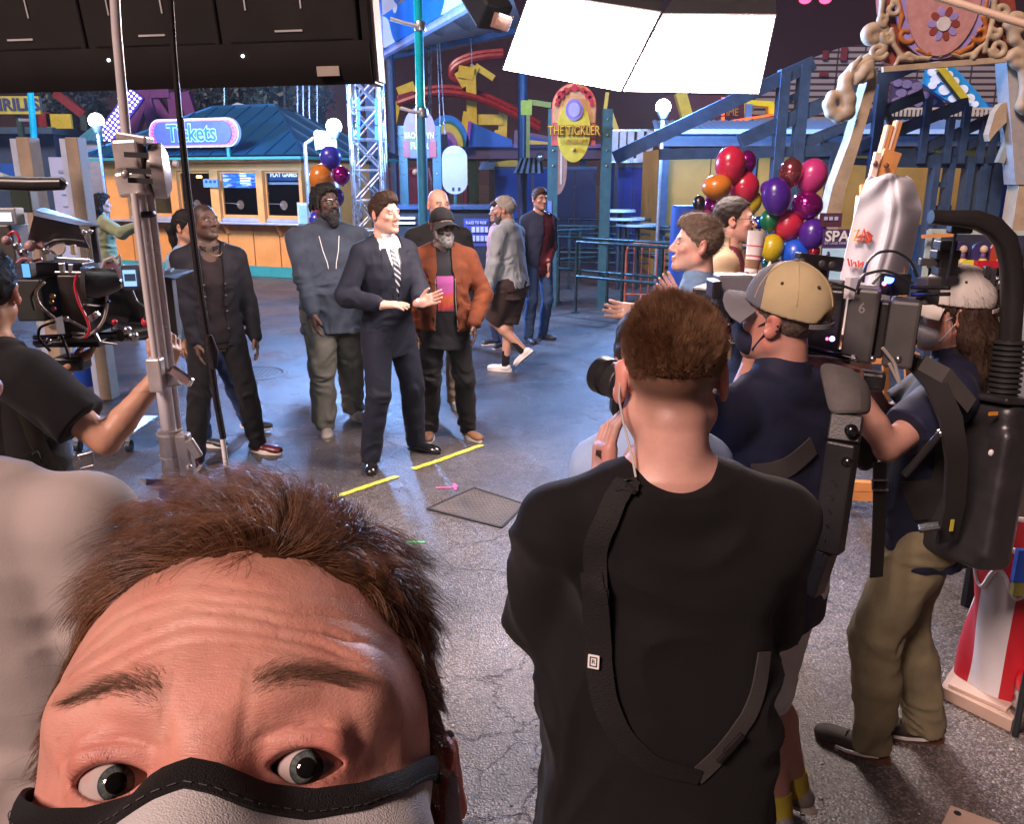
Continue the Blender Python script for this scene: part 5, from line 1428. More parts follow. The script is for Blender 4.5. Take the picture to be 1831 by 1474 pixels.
t=pen('striped_awning','small black and white striped awning table behind the walking man','awning',at(945,400,20))
a,b_=at(918,308,20),at(972,308,20);ap0,ap1=at(930,283,20.6),at(968,280,20.6)
for k in range(10):
 f0_,f1_=k/10,(k+1)/10;MB().sheet([[tuple(a+(b_-a)*f0_),tuple(a+(b_-a)*f1_)],[tuple(ap0+(ap1-ap0)*f0_),tuple(ap0+(ap1-ap0)*f1_)]],.02).build('stripe',(pbr('awn_grey',(.40,.42,.46),.6),m_dk)[k%2],t)
for u in(928,952):vpost(u,308,420,20.2,.07,'leg',pbr('leg_maroon',(.06,.02,.05),.5),t)
MB().ball(at(966,280,20),.10,12,8).build('globe',m_alu,t,smooth=True)
def railing(p0,p1,label,n=4,zs=(1.05,.55),mat=None,r=.024):
 t=thing('queue_railing',label,'railing',p0,group='queue railings')
 p0,p1=Vector(p0),Vector(p1);m_=mat or pbr('rail_green',(.02,.05,.055),.28,.4)
 for z in zs:MB().cyl((p0.x,p0.y,z),(p1.x,p1.y,z),r,10).build('rail',m_,t,smooth=True)
 for k in range(n+1):
  q_=p0+(p1-p0)*k/n;MB().cyl((q_.x,q_.y,0),(q_.x,q_.y,zs[0]),r,10).build('post',m_,t,smooth=True);MB().lathe([(.07,0),(.07,.012),(.03,.016)],(q_.x,q_.y,0),12).build('foot',m_,t)
railing((.75,13.6,0),(3.6,11.0,0),'dark green queue railing running right behind the orange barrier',4)
railing((.95,12.5,0),(3.4,10.3,0),'dark green queue railing nearest the orange barrier',4)
railing((.6,16.6,0),(4.2,16.0,0),'dark green queue railing across the far end of the queue',5)
railing((.35,14.9,0),(1.7,15.6,0),'dark green queue railing behind the yellow sign gate',2)
railing((2.4,16.2,0),(3.4,12.2,0),'dark green queue railing side run by the mustard wall',4)
railing((-.05,18.2,0),(3.1,18.0,0),'dark queue railing before the blue hoardings',5,zs=(1.1,.8,.5,.2))
t=pen('cafe_table','dark tables with pale tops inside the queue','table',at(1140,420,15))
for u,v,r in((1118,393,.35),(1140,404,.38),(1108,379,.28)):
 p_=at(u,v,15.2);MB().lathe([(.0001,0),(r,0),(r,.04),(.0001,.04)],p_,20).build('table_top',pbr('top_pale',(.30,.38,.42),.25),t);MB().cyl((p_.x,p_.y,0),tuple(p_),.04,8).build('table_leg',m_dk,t)
t=pen('crowd_barrier','orange red steel crowd barrier with rounded corners beside the man in denim','barrier',gnd(1150,540))
A,Bv=gnd(1117,549),gnd(1117,549)+Vector((2.15,-.55,0));m_bar=pbr('barrier_orange',(.42,.085,.035),.45,var=.2)
d=(Bv-A).normalized();Ln=(Bv-A).length;zt_=.98
P_=lambda a,z:A+d*a+Vector((0,0,z))
MB().tube([P_(0,0.02),P_(0,zt_-.14),P_(.02,zt_-.06),P_(.06,zt_-.02),P_(.14,zt_),P_(Ln-.14,zt_),P_(Ln-.06,zt_-.02),P_(Ln-.02,zt_-.06),P_(Ln,zt_-.14),P_(Ln,.02)],.02,10).build('frame',m_bar,t,smooth=True)
MB().cyl(P_(0,.20),P_(Ln,.20),.016,8).build('lower_rail',m_bar,t,smooth=True)
for k in range(1,19):MB().cyl(P_(Ln*k/19,.20),P_(Ln*k/19,zt_),.008,6).build('bar',m_bar,t)
for a in(.25,Ln-.25):MB().tube([P_(a,.20),P_(a,.03)+Vector((-.1,-.25,0)),P_(a,.03)+Vector((-.1,-.33,0))],.016,8).build('foot',m_bar,t)
t=pen('mustard_building','mustard coloured building with pale blue corrugated awning behind the balloons','building',at(1400,400,16.5))
Yw=16.5;xa,xb=at(1190,330,Yw).x,at(1900,330,Yw).x;zw=at(1300,262,Yw).z
n=9
for k in range(n):
 x0_,x1_=xa+(xb-xa)*k/n,xa+(xb-xa)*(k+1)/n
 MB().b2((x0_+.01,Yw,0),(x1_-.01,Yw+.12,zw)).build('wall_panel',m_must,t)
MB().b2((xa-.12,Yw-.12,0),(xa+.02,Yw+.1,zw)).build('corner_post',m_stb,t);MB().b2((xa,Yw+.13,0),(xb,Yw+3,zw-.02)).build('inner_wall',m_must,t)
MB().b2((xa-.15,Yw-.25,zw),(xb,Yw+.2,zw+.24)).build('lintel',pbr('lintel_slate',(.06,.085,.13),.5),t)
for u in(1296,1344,1425):x=at(u,330,Yw).x;MB().b2((x-.05,Yw-.06,0),(x+.05,Yw-.002,zw)).build('mullion',m_stb,t)
ya,yb=Yw-.35,Yw+3.2;za_,zb_=zw+.26,at(1400,216,Yw+3.2).z
m=60
for k in range(m):
 x0_,x1_=xa-.3+(xb-xa+.3)*k/m,xa-.3+(xb-xa+.3)*(k+1)/m;xm=(x0_+x1_)/2
 MB().sheet([[(x0_,ya,za_),(xm,ya,za_+.03),(x1_,ya,za_)],[(x0_+.5,yb,zb_),(xm+.5,yb,zb_+.03),(x1_+.5,yb,zb_)]],.01).build('roof_sheet',m_awn,t)
MB().b2((xa-.32,ya-.04,za_-.05),(xb,ya-.0,za_+.03)).build('gutter',pbr('gutter_sky',(.35,.55,.80),.35),t)
t=pen('ramp_frame','slate blue steel ramp framework rising to the right across the mustard building','steel frame',at(1450,400,13.5))
for px,w_ in((((1100,282),(1455,112)),.20),(((1325,252),(1650,108)),.20),(((1440,256),(1652,170)),.16),(((1535,262),(1728,184)),.16),(((1470,246),(1650,172)),.10),(((1640,272),(1790,203)),.14),(((1690,278),(1800,232)),.10),(((1560,128),(1600,235)),.08),(((1180,276),(1560,268)),.16),(((1470,257),(1831,296)),.10),(((1440,284),(1560,290)),.10),(((1570,288),(1840,292)),.17)):
 pbeam(px,(13.5,13.5),w_,'beam',m_stb,t)
for u,v0,v1,w_ in((1404,124,420,.15),(1440,116,420,.15),(1560,150,300,.14),(1646,176,292,.10),(1690,210,292,.10),(1716,190,292,.10),(1750,216,292,.09),(1770,206,292,.09),(1566,290,470,.16),(1674,290,470,.09),(1700,292,470,.09),(1734,292,470,.10),(1760,292,470,.16),(1785,292,470,.18),(1490,270,420,.10)):
 if v1>400:
  a=at(u,v0,13.5);MB().b2((a.x-w_/2,13.42,0),(a.x+w_/2,13.64,a.z)).build('column',m_stb,t)
 else:vpost(u,v0,v1,13.44-.001*(u%17),w_,'stud',m_stb,t)
for v in(112,165,200):pbeam(((1404,v+16),(1440,v)),(13.52,13.52),.10,'rung',m_stb,t)
for v in(330,372):pbeam(((1674,v),(1700,v)),(13.52,13.52),.08,'rung',m_stb,t)
for px,mt,lb in(([(1782,296),(1840,296),(1840,400),(1786,400)],m_blue,'blue hoarding at the right edge beneath the scroll arch'),([(1570,402),(1665,402),(1660,500),(1560,500)],pbr('hoard_blue',(.02,.08,.22),.5,var=.2),'blue slatted hoarding behind the draped easel')):
 h_=pen('hoarding',lb,'fence',at(px[0][0],400,14.4));a,b_=at(*px[0],14.4),at(*px[2],14.4)
 for k in range(6):MB().b2((a.x+(b_.x-a.x)*k/6+.01,14.4,0),(a.x+(b_.x-a.x)*(k+1)/6-.01,14.46,a.z)).build('panel',mt,h_)
for u,v,Y in((1300,172,24),(1292,196,24),(1290,211,24)):
 pass
t=pen('yellow_ride_box','bright yellow and orange ride piece right of the softbox corner','ride',at(1360,220,24))
board([(1336,203),(1336,178),(1384,181),(1388,203),(1376,203),(1374,190),(1347,188),(1347,203)],24,.3,pbr('bright_yellow',(.75,.68,.02),.45),'hood',t);board([(1306,223),(1310,214),(1388,202),(1390,205),(1345,212),(1318,224)],23.9,.2,pbr('neon_orange',(.75,.10,.02),.4,emit=(1,.12,.02),estr=.8),'track_edge',t)
vpost(1331,186,300,24,.16,'post',m_awn,t)
t=pen('neon_sign','small orange neon strips on a dark red ride wall','sign',at(1300,220,24.5))
for v0,v1 in((174,182),(200,206),(209,215)):a,b_=at(1289,v0,24.4),at(1294,v1,24.4);MB().b2((a.x,24.3,b_.z),(b_.x,24.36,a.z)).build('neon',glow('neon_orange',(1,.13,.03),3),t)
a,b_=at(1190,170,24.5),at(1330,260,24.5);MB().b2((a.x,24.5,0),(b_.x,25,a.z)).build('wall',pbr('wall_oxblood',(.06,.012,.018),.6),t);text('TIME',.28,Matrix.Translation(at(1305,201,24.4)),pbr('sign_ochre',(.35,.20,.03),.5),'lettering',t,.01,sx=.8)
for u in(1120,1142,1155,1172):tt_=None
t=pen('white_picket','pale vertical slats of a fence right of the yellow sign gate','fence',at(1140,300,21))
for u in(1098,1112,1126,1143,1160):vpost(u,234,288,21,.15,'slat',pbr('slat_pale',(.40,.46,.52),.5),t)
MB().beam(at(1085,287,21),at(1182,287,21),.10).build('rail',m_alu,t);MB().beam(at(1085,234,21),at(1182,232,21),.05).build('rail',m_alu,t);
for u in(1098,1160):vpost(u,288,420,21,.08,'leg',m_dk,t)
def slat_mat():
 m=pbr('slat_screen',(.2,.2,.22),.6)
 N=m.node_tree.nodes;L=m.node_tree.links;tc=N.new('ShaderNodeTexCoord');sp=N.new('ShaderNodeSeparateXYZ');L.new(tc.outputs['Object'],sp.inputs[0])
 def band(o,f,w_):
  a=N.new('ShaderNodeMath');a.operation='MULTIPLY';L.new(sp.outputs[o],a.inputs[0]);a.inputs[1].default_value=f;b_=N.new('ShaderNodeMath');b_.operation='FRACT';L.new(a.outputs[0],b_.inputs[0]);c_=N.new('ShaderNodeMath');c_.operation='GREATER_THAN';L.new(b_.outputs[0],c_.inputs[0]);c_.inputs[1].default_value=w_;return c_.outputs[0]
 m1=N.new('ShaderNodeMath');m1.operation='MULTIPLY';L.new(band('Z',5.2,.38),m1.inputs[0]);L.new(band('X',1.15,.06),m1.inputs[1])
 mx=N.new('ShaderNodeMix');mx.data_type='RGBA';L.new(m1.outputs[0],mx.inputs[0]);mx.inputs[6].default_value=(.03,.02,.03,1);mx.inputs[7].default_value=(.26,.25,.27,1);L.new(mx.outputs[2],N['Principled BSDF'].inputs['Base Color']);return m
t=pen('slatted_screen','big grey slatted screen with curved top behind the scroll arch','screen',at(1500,200,29))
board([(1330,260),(1360,160),(1400,126),(1450,104),(1500,86),(1560,76),(1660,72),(1800,75),(1800,260)],29,.3,slat_mat(),'screen',t)
a,b_=at(1330,255,29.1),at(1800,255,29.1);MB().b2((a.x,29.05,0),(b_.x,29.25,a.z)).build('base',m_dk,t)
for u0,v0,u1,v1 in((1505,84,1514,108),(1472,90,1480,106),(1466,128,1480,136),(1580,120,1590,140)):a,b_=at(u0,v0,28.95),at(u1,v1,28.95);MB().b2((a.x,28.93,b_.z),(b_.x,28.99,a.z)).build('red_plate',pbr('plate_red',(.14,.02,.03),.6),t)
t=pen('cloud_board','bright blue ride board painted with white clouds under the scroll arch','ride',at(1720,160,22))
board([(1652,150),(1664,104),(1676,98),(1700,112),(1746,162),(1772,196),(1738,196),(1690,178)],22,.15,pbr('cloud_blue',(.02,.28,.62),.45),'board',t)
rs=random.Random(3)
for u,v,r in((1676,110,8),(1668,128,8),(1674,142,9),(1686,124,8),(1696,134,8),(1706,146,9),(1690,160,10),(1712,166,8),(1722,160,9),(1718,178,8),(1734,176,9),(1728,190,7),(1668,152,7),(1744,186,6),(1704,176,7),(1690,142,6)):
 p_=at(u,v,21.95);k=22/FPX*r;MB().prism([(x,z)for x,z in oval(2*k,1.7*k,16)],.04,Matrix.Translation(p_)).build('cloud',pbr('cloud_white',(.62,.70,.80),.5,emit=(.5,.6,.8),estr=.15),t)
pbeam(((1680,120),(1728,182)),(21.85,21.85),.16,'yellow_strip',m_yel,t);pbeam(((1678,128),(1722,186)),(21.85,21.85),.07,'dark_strip',m_dk,t)
board([(1745,172),(1790,196),(1800,160),(1800,130),(1812,128),(1812,200),(1745,200)],22.2,.2,m_blue,'blue_tail',t);MB().b2((at(1700,196,22.3).x,22.3,0),(at(1720,196,22.3).x,22.6,at(1700,190,22.3).z)).build('leg',m_stb,t)
t=pen('dark_cloud_board','dim purple board painted with clouds behind the steel ramp','ride',at(1640,180,22.6))
board([(1592,188),(1596,150),(1606,140),(1640,142),(1664,160),(1690,184),(1690,192)],22.6,.15,pbr('dusk_purple',(.06,.045,.10),.5),'board',t)
for u,v,r in((1606,148,8),(1622,150,9),(1640,154,9),(1612,166,9),(1634,168,10),(1654,170,8),(1604,180,8),(1668,182,7),(1642,184,8)):
 p_=at(u,v,22.55);k=22.6/FPX*r;MB().prism(oval(2*k,1.5*k,14),.04,Matrix.Translation(p_)).build('cloud',pbr('dusk_lilac',(.20,.17,.30),.5),t)
MB().b2((at(1600,188,22.7).x,22.7,0),(at(1690,188,22.7).x,22.9,at(1640,188,22.7).z)).build('base',m_dk,t)
t=pen('carousel_rail','pale picket rail running along the awning under the cloud boards','rail',at(1680,205,20))
for k in range(26):u=1595+7.6*k;vpost(u,195,208,20,.045,'picket',pbr('picket_cream',(.45,.40,.30),.5),t)
pbeam(((1590,194),(1792,194)),(20,20),.05,'rail',pbr('picket_cream',(.45,.40,.30),.5),t);pbeam(((1590,209),(1792,209)),(20,20),.06,'rail',m_dk,t)
for u in(1600,1780):vpost(u,205,300,20.05,.08,'leg',m_dk,t)
for u,lb in((1440,'left one of two red lamps at the top edge'),(1476,'right one of two red lamps at the top edge')):
 t=pen('red_lamp',lb,'lamp',at(u,0,20));MB().ball(at(u,-2,20),(.13,.13,.09),14,10).build('bulb',glow('red_glow',(1,.03,.08),4),t,smooth=True);MB().cyl(at(u,-6,20.0),at(u,-120,20),.03,6).build('stem',m_dk,t)
def arch():
 Y=12.6
 t=pen('scroll_arch','cream carved scroll arch with oval pink medallion and red carving at top right','arch',at(1690,300,Y))
 k=Y/FPX*1.0
 q=lambda u,v,dy=0.0:np.array(at(u,v,Y+dy))
 def vol(name,paths,mat,res=.022,k_=.04,dy=0):
  G=Fld()
  for pts,rs in paths:G.path([q(u,v,dy)for u,v in pts],[r*k for r in rs],k_)
  V,F=G.mesh(res);return mesh_np(name,V,F,mat,t)
 def spiral(c,r0,r1,a0,turns,n=16,asp=1.0):return[(c[0]+(r0+(r1-r0)*i/n)*math.cos(R_(a0)+turns*2*math.pi*i/n),c[1]+asp*(r0+(r1-r0)*i/n)*math.sin(R_(a0)+turns*2*math.pi*i/n))for i in range(n+1)]
 sp1=spiral((1560,64),14,5,-60,-1.1);sp2=spiral((1502,183),20,6,190,-1.15)
 vol('scroll',[([(1580,50),(1584,70),(1574,92),(1552,108),(1528,122),(1512,142),(1510,160),(1516,178),(1514,200),(1500,208),(1486,200),(1482,186),(1488,172),(1500,170),(1506,180)],[8,9,10,10,10,11,12,13,13,11,10,10,9,7,5]),(sp1,[9,9,8,8,8,7,7,7,6,6,6,5,5,5,4,4,4])],m_crm)
 vol('leaf',[([(1556,112),(1546,124),(1536,138),(1530,150)],[7,10,9,4]),([(1548,128),(1556,122),(1556,136),(1544,146)],[5,6,6,3]),([(1540,100),(1526,118),(1520,136)],[3,5,3])],m_crm,dy=-.06)
 board([(1570,120),(1556,128),(1520,250),(1490,330),(1468,420),(1496,420),(1512,340),(1540,250),(1566,160)],Y+.05,.3,m_crm,'left_leg',t)
 a=at(1482,420,Y+.1);MB().b2((a.x-.14,Y+.05,0),(a.x+.12,Y+.35,a.z+.02)).build('left_leg_foot',m_crm,t)
 board([(1568,-80),(1574,20),(1584,60),(1580,110),(1600,118),(1680,108),(1760,104),(1806,100),(1822,60),(1805,-80)],Y+.02,.12,m_brick,'carved_panel',t)
 board([(1600,-80),(1604,30),(1620,72),(1650,98),(1690,104),(1726,98),(1756,70),(1768,30),(1770,-80)],Y-.02,.035,m_org,'orange_ring',t)
 c=at(1688,-8,Y-.06)
 MB().prism(oval(154*k,192*k,48),.05,Matrix.Translation(c)).build('lavender_ring',m_lav,t)
 MB().prism(oval(120*k,182*k,48),.05,Matrix.Translation(c+Vector((0,-.03,0)))).build('pink_oval',m_flesh,t)
 for i in range(10):
  an=2*math.pi*i/10;cc=at(1688,42,Y-.10);MB().prism([(x*k,z*k)for x,z in oval(15,11,14)],.02,Matrix.Translation(cc+Vector((19*k*math.cos(an),0,19*k*math.sin(an))))@Matrix.Rotation(-an,4,'Y')).build('petal',(m_brick,m_lav)[i%2],t)
 MB().prism([(x*k,z*k)for x,z in oval(22,22,20)],.03,Matrix.Translation(at(1688,42,Y-.115))).build('flower_centre',pbr('carving_white',(.62,.60,.58),.5),t)
 rs_=lambda n,a,b_:[a+(b_-a)*i/(n-1)for i in range(n)]
 vol('cream_scrollwork',[(spiral((1570,92),15,4,20,1.2),rs_(17,5,3)),(spiral((1588,66),12,4,200,-1.0),rs_(17,5,3)),(spiral((1580,36),10,3,80,1.1),rs_(17,4.5,3)),(spiral((1596,16),14,5,-90,1.0),rs_(17,4,3)),([(1572,-60),(1578,0),(1574,30)],[5,5,4]),([(1594,52),(1598,80),(1614,104),(1632,108)],[4,4,5,3]),([(1600,118),(1608,104),(1624,96),(1640,104),(1660,104),(1668,96)],[3,4,4,4,4,3]),([(1668,96),(1680,100),(1696,94),(1720,100),(1740,96),(1752,84)],[3,4,3,4,4,3]),(spiral((1784,86),16,5,160,-1.2),rs_(17,5,3)),(spiral((1776,58),12,4,-20,1.0),rs_(17,5,3)),(spiral((1790,20),14,4,100,-1.1),rs_(17,5,3)),([(1760,92),(1764,66),(1774,40),(1778,0),(1782,-60)],[4,5,4,5,5]),([(1740,102),(1748,90),(1760,76)],[6,4,3])],m_crm,.018,.02,-.05)
 vol('orange_scrollwork',[(spiral((1620,62),16,5,30,.8),rs_(17,4,3)),(spiral((1752,60),16,5,150,-.8),rs_(17,4,3)),([(1606,0),(1612,30),(1608,52)],[4,5,3]),([(1764,0),(1758,30),(1764,52)],[4,5,3]),([(1640,88),(1660,96),(1676,90)],[4,5,3]),([(1700,92),(1716,94),(1738,82)],[3,5,4])],pbr('carving_amber',(.42,.14,.02),.55),.02,.02,-.05)
 MB().beam(at(1578,124,Y-.02),at(1802,106,Y-.02),.075,.10,(0,1,0)).build('cross_beam',m_crm,t)
 board([(1800,104),(1826,98),(1840,200),(1850,330),(1816,330),(1806,200)],Y+.03,.3,pbr('carving_grey',(.36,.35,.33),.55,var=.15),'right_leg',t)
 a=at(1836,330,Y+.1);MB().b2((a.x-.14,Y+.05,0),(a.x+.16,Y+.35,a.z+.02)).build('right_leg_foot',m_crm,t)
 vol('scroll',[(spiral((1818,44),16,6,180,1.1),rs_(17,9,5)),([(1806,40),(1812,70),(1830,84)],[9,9,7]),(spiral((1818,108),14,5,200,1.0),rs_(17,8,5)),([(1828,120),(1834,160),(1826,190),(1830,200)],[8,9,9,6])],m_crm,dy=-.05)
 board([(1780,200),(1790,186),(1814,176),(1816,186),(1800,196),(1800,218),(1782,236),(1774,246),(1770,252),(1768,240)],Y+.1,.15,m_crm,'side_scroll',t);board([(1784,290),(1810,226),(1816,232),(1796,292)],Y+.2,.1,pbr('strut_sage',(.26,.30,.27),.6),'strut',t)
arch()
# -------- thin haze volume added for soft glow round the lamps
def haze():
 m=bpy.data.materials.new('haze');m.use_nodes=True
 N=m.node_tree.nodes;N.remove(N['Principled BSDF'])
 v=N.new('ShaderNodeVolumePrincipled');v.inputs['Density'].default_value=.0006;v.inputs['Color'].default_value=(.95,.90,.93,1)
 m.node_tree.links.new(v.outputs[0],N['Material Output'].inputs['Volume'])
 tag(MB().b2((-136,-76,-2.0),(136,196,9.0)).build('haze',m),kind='stuff')
haze()
# -------- the people
def ribbon(G,pts,w,off=.003,th=.004,n=24,wdir=None):
 """band of width w laid along pts on the surface of the field G"""
 pts=np.array(pts,float)
 t=np.linspace(0,1,len(pts));tt=np.linspace(0,1,n)
 P=np.stack([np.interp(tt,t,pts[:,i])for i in range(3)],1)
 for _ in range(2):P[1:-1]=(P[:-2]+2*P[1:-1]+P[2:])/4
 P,g=G.snap(P,off,9)
 T=np.gradient(P,axis=0);T/=np.maximum(np.linalg.norm(T,axis=1,keepdims=True),1e-6)
 S=np.cross(T,g)if wdir is None else np.tile(np.array(wdir,float),(n,1))
 S/=np.maximum(np.linalg.norm(S,axis=1,keepdims=True),1e-6)
 ww=np.interp(tt,np.linspace(0,1,len(w)),w)if isinstance(w,(list,tuple))else np.full(n,w)
 cols=[]
 for k in(-1,-.5,0,.5,1):
  q=P+S*(ww*k/2)[:,None]
  q,_=G.snap(q,off,3)
  cols.append(q)
 return MB().sheet([[tuple(cols[k][i])for k in range(5)]for i in range(n)],th)
def ribbon_free(pts,w,th,S):
 """band through free points; S gives the width direction"""
 pts=[Vector(p)for p in pts];S=Vector(S).normalized()
 return MB().sheet([[p-S*w/2,p,p+S*w/2]for p in pts],th)
def lab(o,t):o['label']=t;return o
def gw(u,v):p=gnd(u,v);return(p.x,p.y,0)
L0=gnd(704,822)
p=person('man in charcoal suit and striped tie gesturing with both hands on the asphalt',L0,R_(42),1.86,SKL,1.0,feet=[(*gw(664,835),-.55),(*gw(745,806),.35)],hands=[dict(p=at(682,545,5.42),d=(1,-.12,.02),n=(0.1,.25,-1),curl=.22),dict(p=at(752,541,5.50),d=(.85,-.35,.28),n=(-.35,-.85,.35),curl=.15,hint=(.8,.7,-.6))],head=(12,-2,0),tops=[dict(name='shirt',t=.006,mat=c_white,collar=.024,hem=-.05,amp=.001,neck=.060),dict(name='jacket',t=.020,mat=c_suit,hem=-.205,flare=-.010,open=(.50,.16,.085,0),sh=.03,amp=.008,boxy=.80)],legs=dict(mat=c_suit,t=.020,amp=.006,r=1.05),shoes=dict(mat=s_black,sole_h=.012),hair=dict(style='short',col=(.035,.018,.010),th=.010,top=.026,rough=.006,dir=(0,.8,.4)),seed=1,hres=.005)
jk,JG=p['garments'][1];sj,SG=p['garments'][0]
z0=p['pel'][2]
ribbon(SG,[(0.0,-.10,z0+.535),(0.0,-.2,z0+.50),(0.002,-.25,z0+.40),(0.0,-.25,z0+.16)],[.032,.034,.05,.07],.009,.006).build('tie',None,p['E'],True,smooth=True)
tie=[c for c in p['E'].children if c.name.startswith('tie')][0]
def tie_mat():
 m=pbr('striped_tie',(.03,.03,.045),.5,var=.1)
 N=m.node_tree.nodes;Lk=m.node_tree.links
 tc=N.new('ShaderNodeTexCoord');wv=N.new('ShaderNodeTexWave');wv.inputs['Scale'].default_value=14;wv.bands_direction='DIAGONAL'
 Lk.new(tc.outputs['Object'],wv.inputs['Vector'])
 rp=N.new('ShaderNodeValToRGB');rp.color_ramp.interpolation='CONSTANT'
 rp.color_ramp.elements[0].color=(.02,.02,.035,1);rp.color_ramp.elements[1].position=.78;rp.color_ramp.elements[1].color=(.55,.55,.58,1)
 Lk.new(wv.outputs['Color'],rp.inputs['Fac']);Lk.new(rp.outputs['Color'],N['Principled BSDF'].inputs['Base Color'])
 return m
tie.data.materials.clear();tie.data.materials.append(tie_mat())
for sg in(-1,1):
 ribbon(JG,[(sg*.072,-.10,z0+.535),(sg*.088,-.25,z0+.44),(sg*.070,-.3,z0+.32),(sg*.012,-.3,z0+.165)],[.035,.075,.060,.02],.002,.005).build('lapel',c_suit,p['E'],True,smooth=True)
ribbon(JG,[(-.10,-.3,z0+.0),(-.165,-.2,z0+.005)],.045,.001,.004,8).build('pocket_flap',c_suit,p['E'],True)
L0=gnd(408,818)
p=person('man in black denim jacket and red high top sneakers looking up',L0,R_(28),1.80,SKD,1.02,feet=[(*gw(352,835),-.5),(*gw(462,808),.75)],hands=[dict(p=at(352,632,5.65)),None],head=(22,-10,0),tops=[dict(name='shirt',t=.008,mat=c_brownshirt,hem=-.14,amp=.005,scoop=.05),dict(name='jacket',t=.022,mat=c_blackj,hem=-.12,open=(.50,-.10,.075,.05),collar=.03,amp=.008)],legs=dict(mat=c_black,t=.016,amp=.009),shoes=dict(mat=s_red,sole=s_sole,high=True,sole_h=.03),hair=dict(style='bald',col=BLK,fade=.75),beard=dict(stubble=.35,col=(.02,.012,.01)),seed=2,hres=.005,brow=(.01,.008,.007))
G=p['garments'][1][1];z0=p['pel'][2]
for sg in(-1,1):
 mb=MB()
 for zz in(.02,.12,.22,.30):
  q,_=G.snap([[sg*.085,-.3,z0+zz]],.004,9);mb.ball(q[0],.008,8,6)
 mb.build('buttons',pbr('old_brass',(.16,.11,.07),.4,.9),p['E'],True,smooth=True)
 ribbon(G,[(sg*.09,-.3,z0+.335),(sg*.165,-.2,z0+.335)],.055,.002,.004,8).build('pocket_flap',c_blackj,p['E'],True)
mb=MB();
mb.tube([p['hp'](.03*a,-.045-.03*math.cos(a*.5),-.15-.085*(1-(a/3)**2))for a in(-3,-2,-1,0,1,2,3)],.002,6).build('necklace',pbr('old_brass',(.16,.11,.07),.4,.9),p['E'],True,smooth=True)
L0=gnd(372,786)
person('woman with dark ponytail and light blue shirt half hidden behind the black jacket',L0,R_(70),1.74,SKM,.9,female=True,feet=[(*gw(366,797),.1),(*gw(448,771),.2)],head=(5,0,0),tops=[dict(name='shirt',t=.014,mat=cloth('sky_denim',(.22,.34,.50)),hem=-.14)],legs=dict(mat=c_jean,t=.012),shoes=dict(mat=s_dark,sole=s_white,sole_h=.03),hair=dict(style='pony',col=BLK,th=.010,top=.012),seed=3)
L0=gnd(606,764)
p=person('tall bearded man with locs and glasses in grey denim shirt, hands in pockets',L0,R_(18),1.91,SKD2,1.26,belly=.05,feet=[(*gw(583,776),.0),(*gw(634,748),.3)],hands=[dict(p=at(568,600,6.25),d=(.15,-.1,-1),hint=(-1,.35,0)),dict(hint=(1,.4,0))],head=(28,-6,0),tops=[dict(name='shirt',t=.020,mat=c_denim,hem=-.20,amp=.010,boxy=1.0,collar=.025,flare=.02)],legs=dict(mat=c_olive,t=.028,amp=.014,r=1.12),shoes=dict(mat=s_clog,sole_h=.03),hair=dict(style='locs',col=BLK,th=.016,top=.02,rough=.007),beard=dict(col=(.008,.006,.006),len=.028),glasses=m_glasses,seed=4,hres=.005,brow=(.01,.008,.007))
G=p['garments'][0][1];z0=p['pel'][2]
for sg in(-1,1):
 ribbon(G,[(sg*.07,-.3,z0+.335),(sg*.165,-.3,z0+.335)],.035,.003,.005,8).build('pocket_flap',c_denim,p['E'],True)
 ribbon(G,[(sg*.115,-.3,z0+.325),(sg*.115,-.3,z0+.22)],.085,.001,.003,8).build('chest_pocket',c_denim,p['E'],True)
mb=MB()
for sg in(-1,1):
 q,_=G.snap([[sg*.075,-.1,z0+.53],[sg*.06,-.2,z0+.45],[sg*.035,-.25,z0+.36],[sg*.03,-.25,z0+.30]],.004,9)
 mb.tube([tuple(a)for a in q],.003,6)
mb.build('white_cord',s_white,p['E'],True,smooth=True)
L0=gnd(799,784)
p=person('man in brown suede jacket and black cap with grey beard and glasses',L0,R_(10),1.75,SKD2,1.07,belly=.035,feet=[(*gw(768,781),-.15),(*gw(836,781),.45)],hands=[dict(p=at(742,600,6.2)),dict(p=at(848,578,6.1),d=(.05,-.15,-1),hint=(1,.5,0))],head=(18,-3,0),tops=[dict(name='shirt',t=.012,mat=c_tee,hem=-.205,amp=.005,boxy=.98,flare=.01,sleeve='short'),dict(name='jacket',t=.026,mat=c_suede,hem=-.06,boxy=.98,open=(.50,-.05,.075,.085),collar=.012,amp=.008)],legs=dict(mat=c_black,t=.018,amp=.010,r=1.08),shoes=dict(mat=s_brown,sole=s_sole,sole_h=.03),hair=dict(style='bald',col=BLK),beard=dict(col=(.16,.155,.15),len=.022),glasses=pbr('gold_frame',(.5,.42,.30),.25,1.0),seed=5,hres=.005,brow=(.02,.018,.016))
G0=p['garments'][0][1];G=p['garments'][1][1];z0=p['pel'][2]
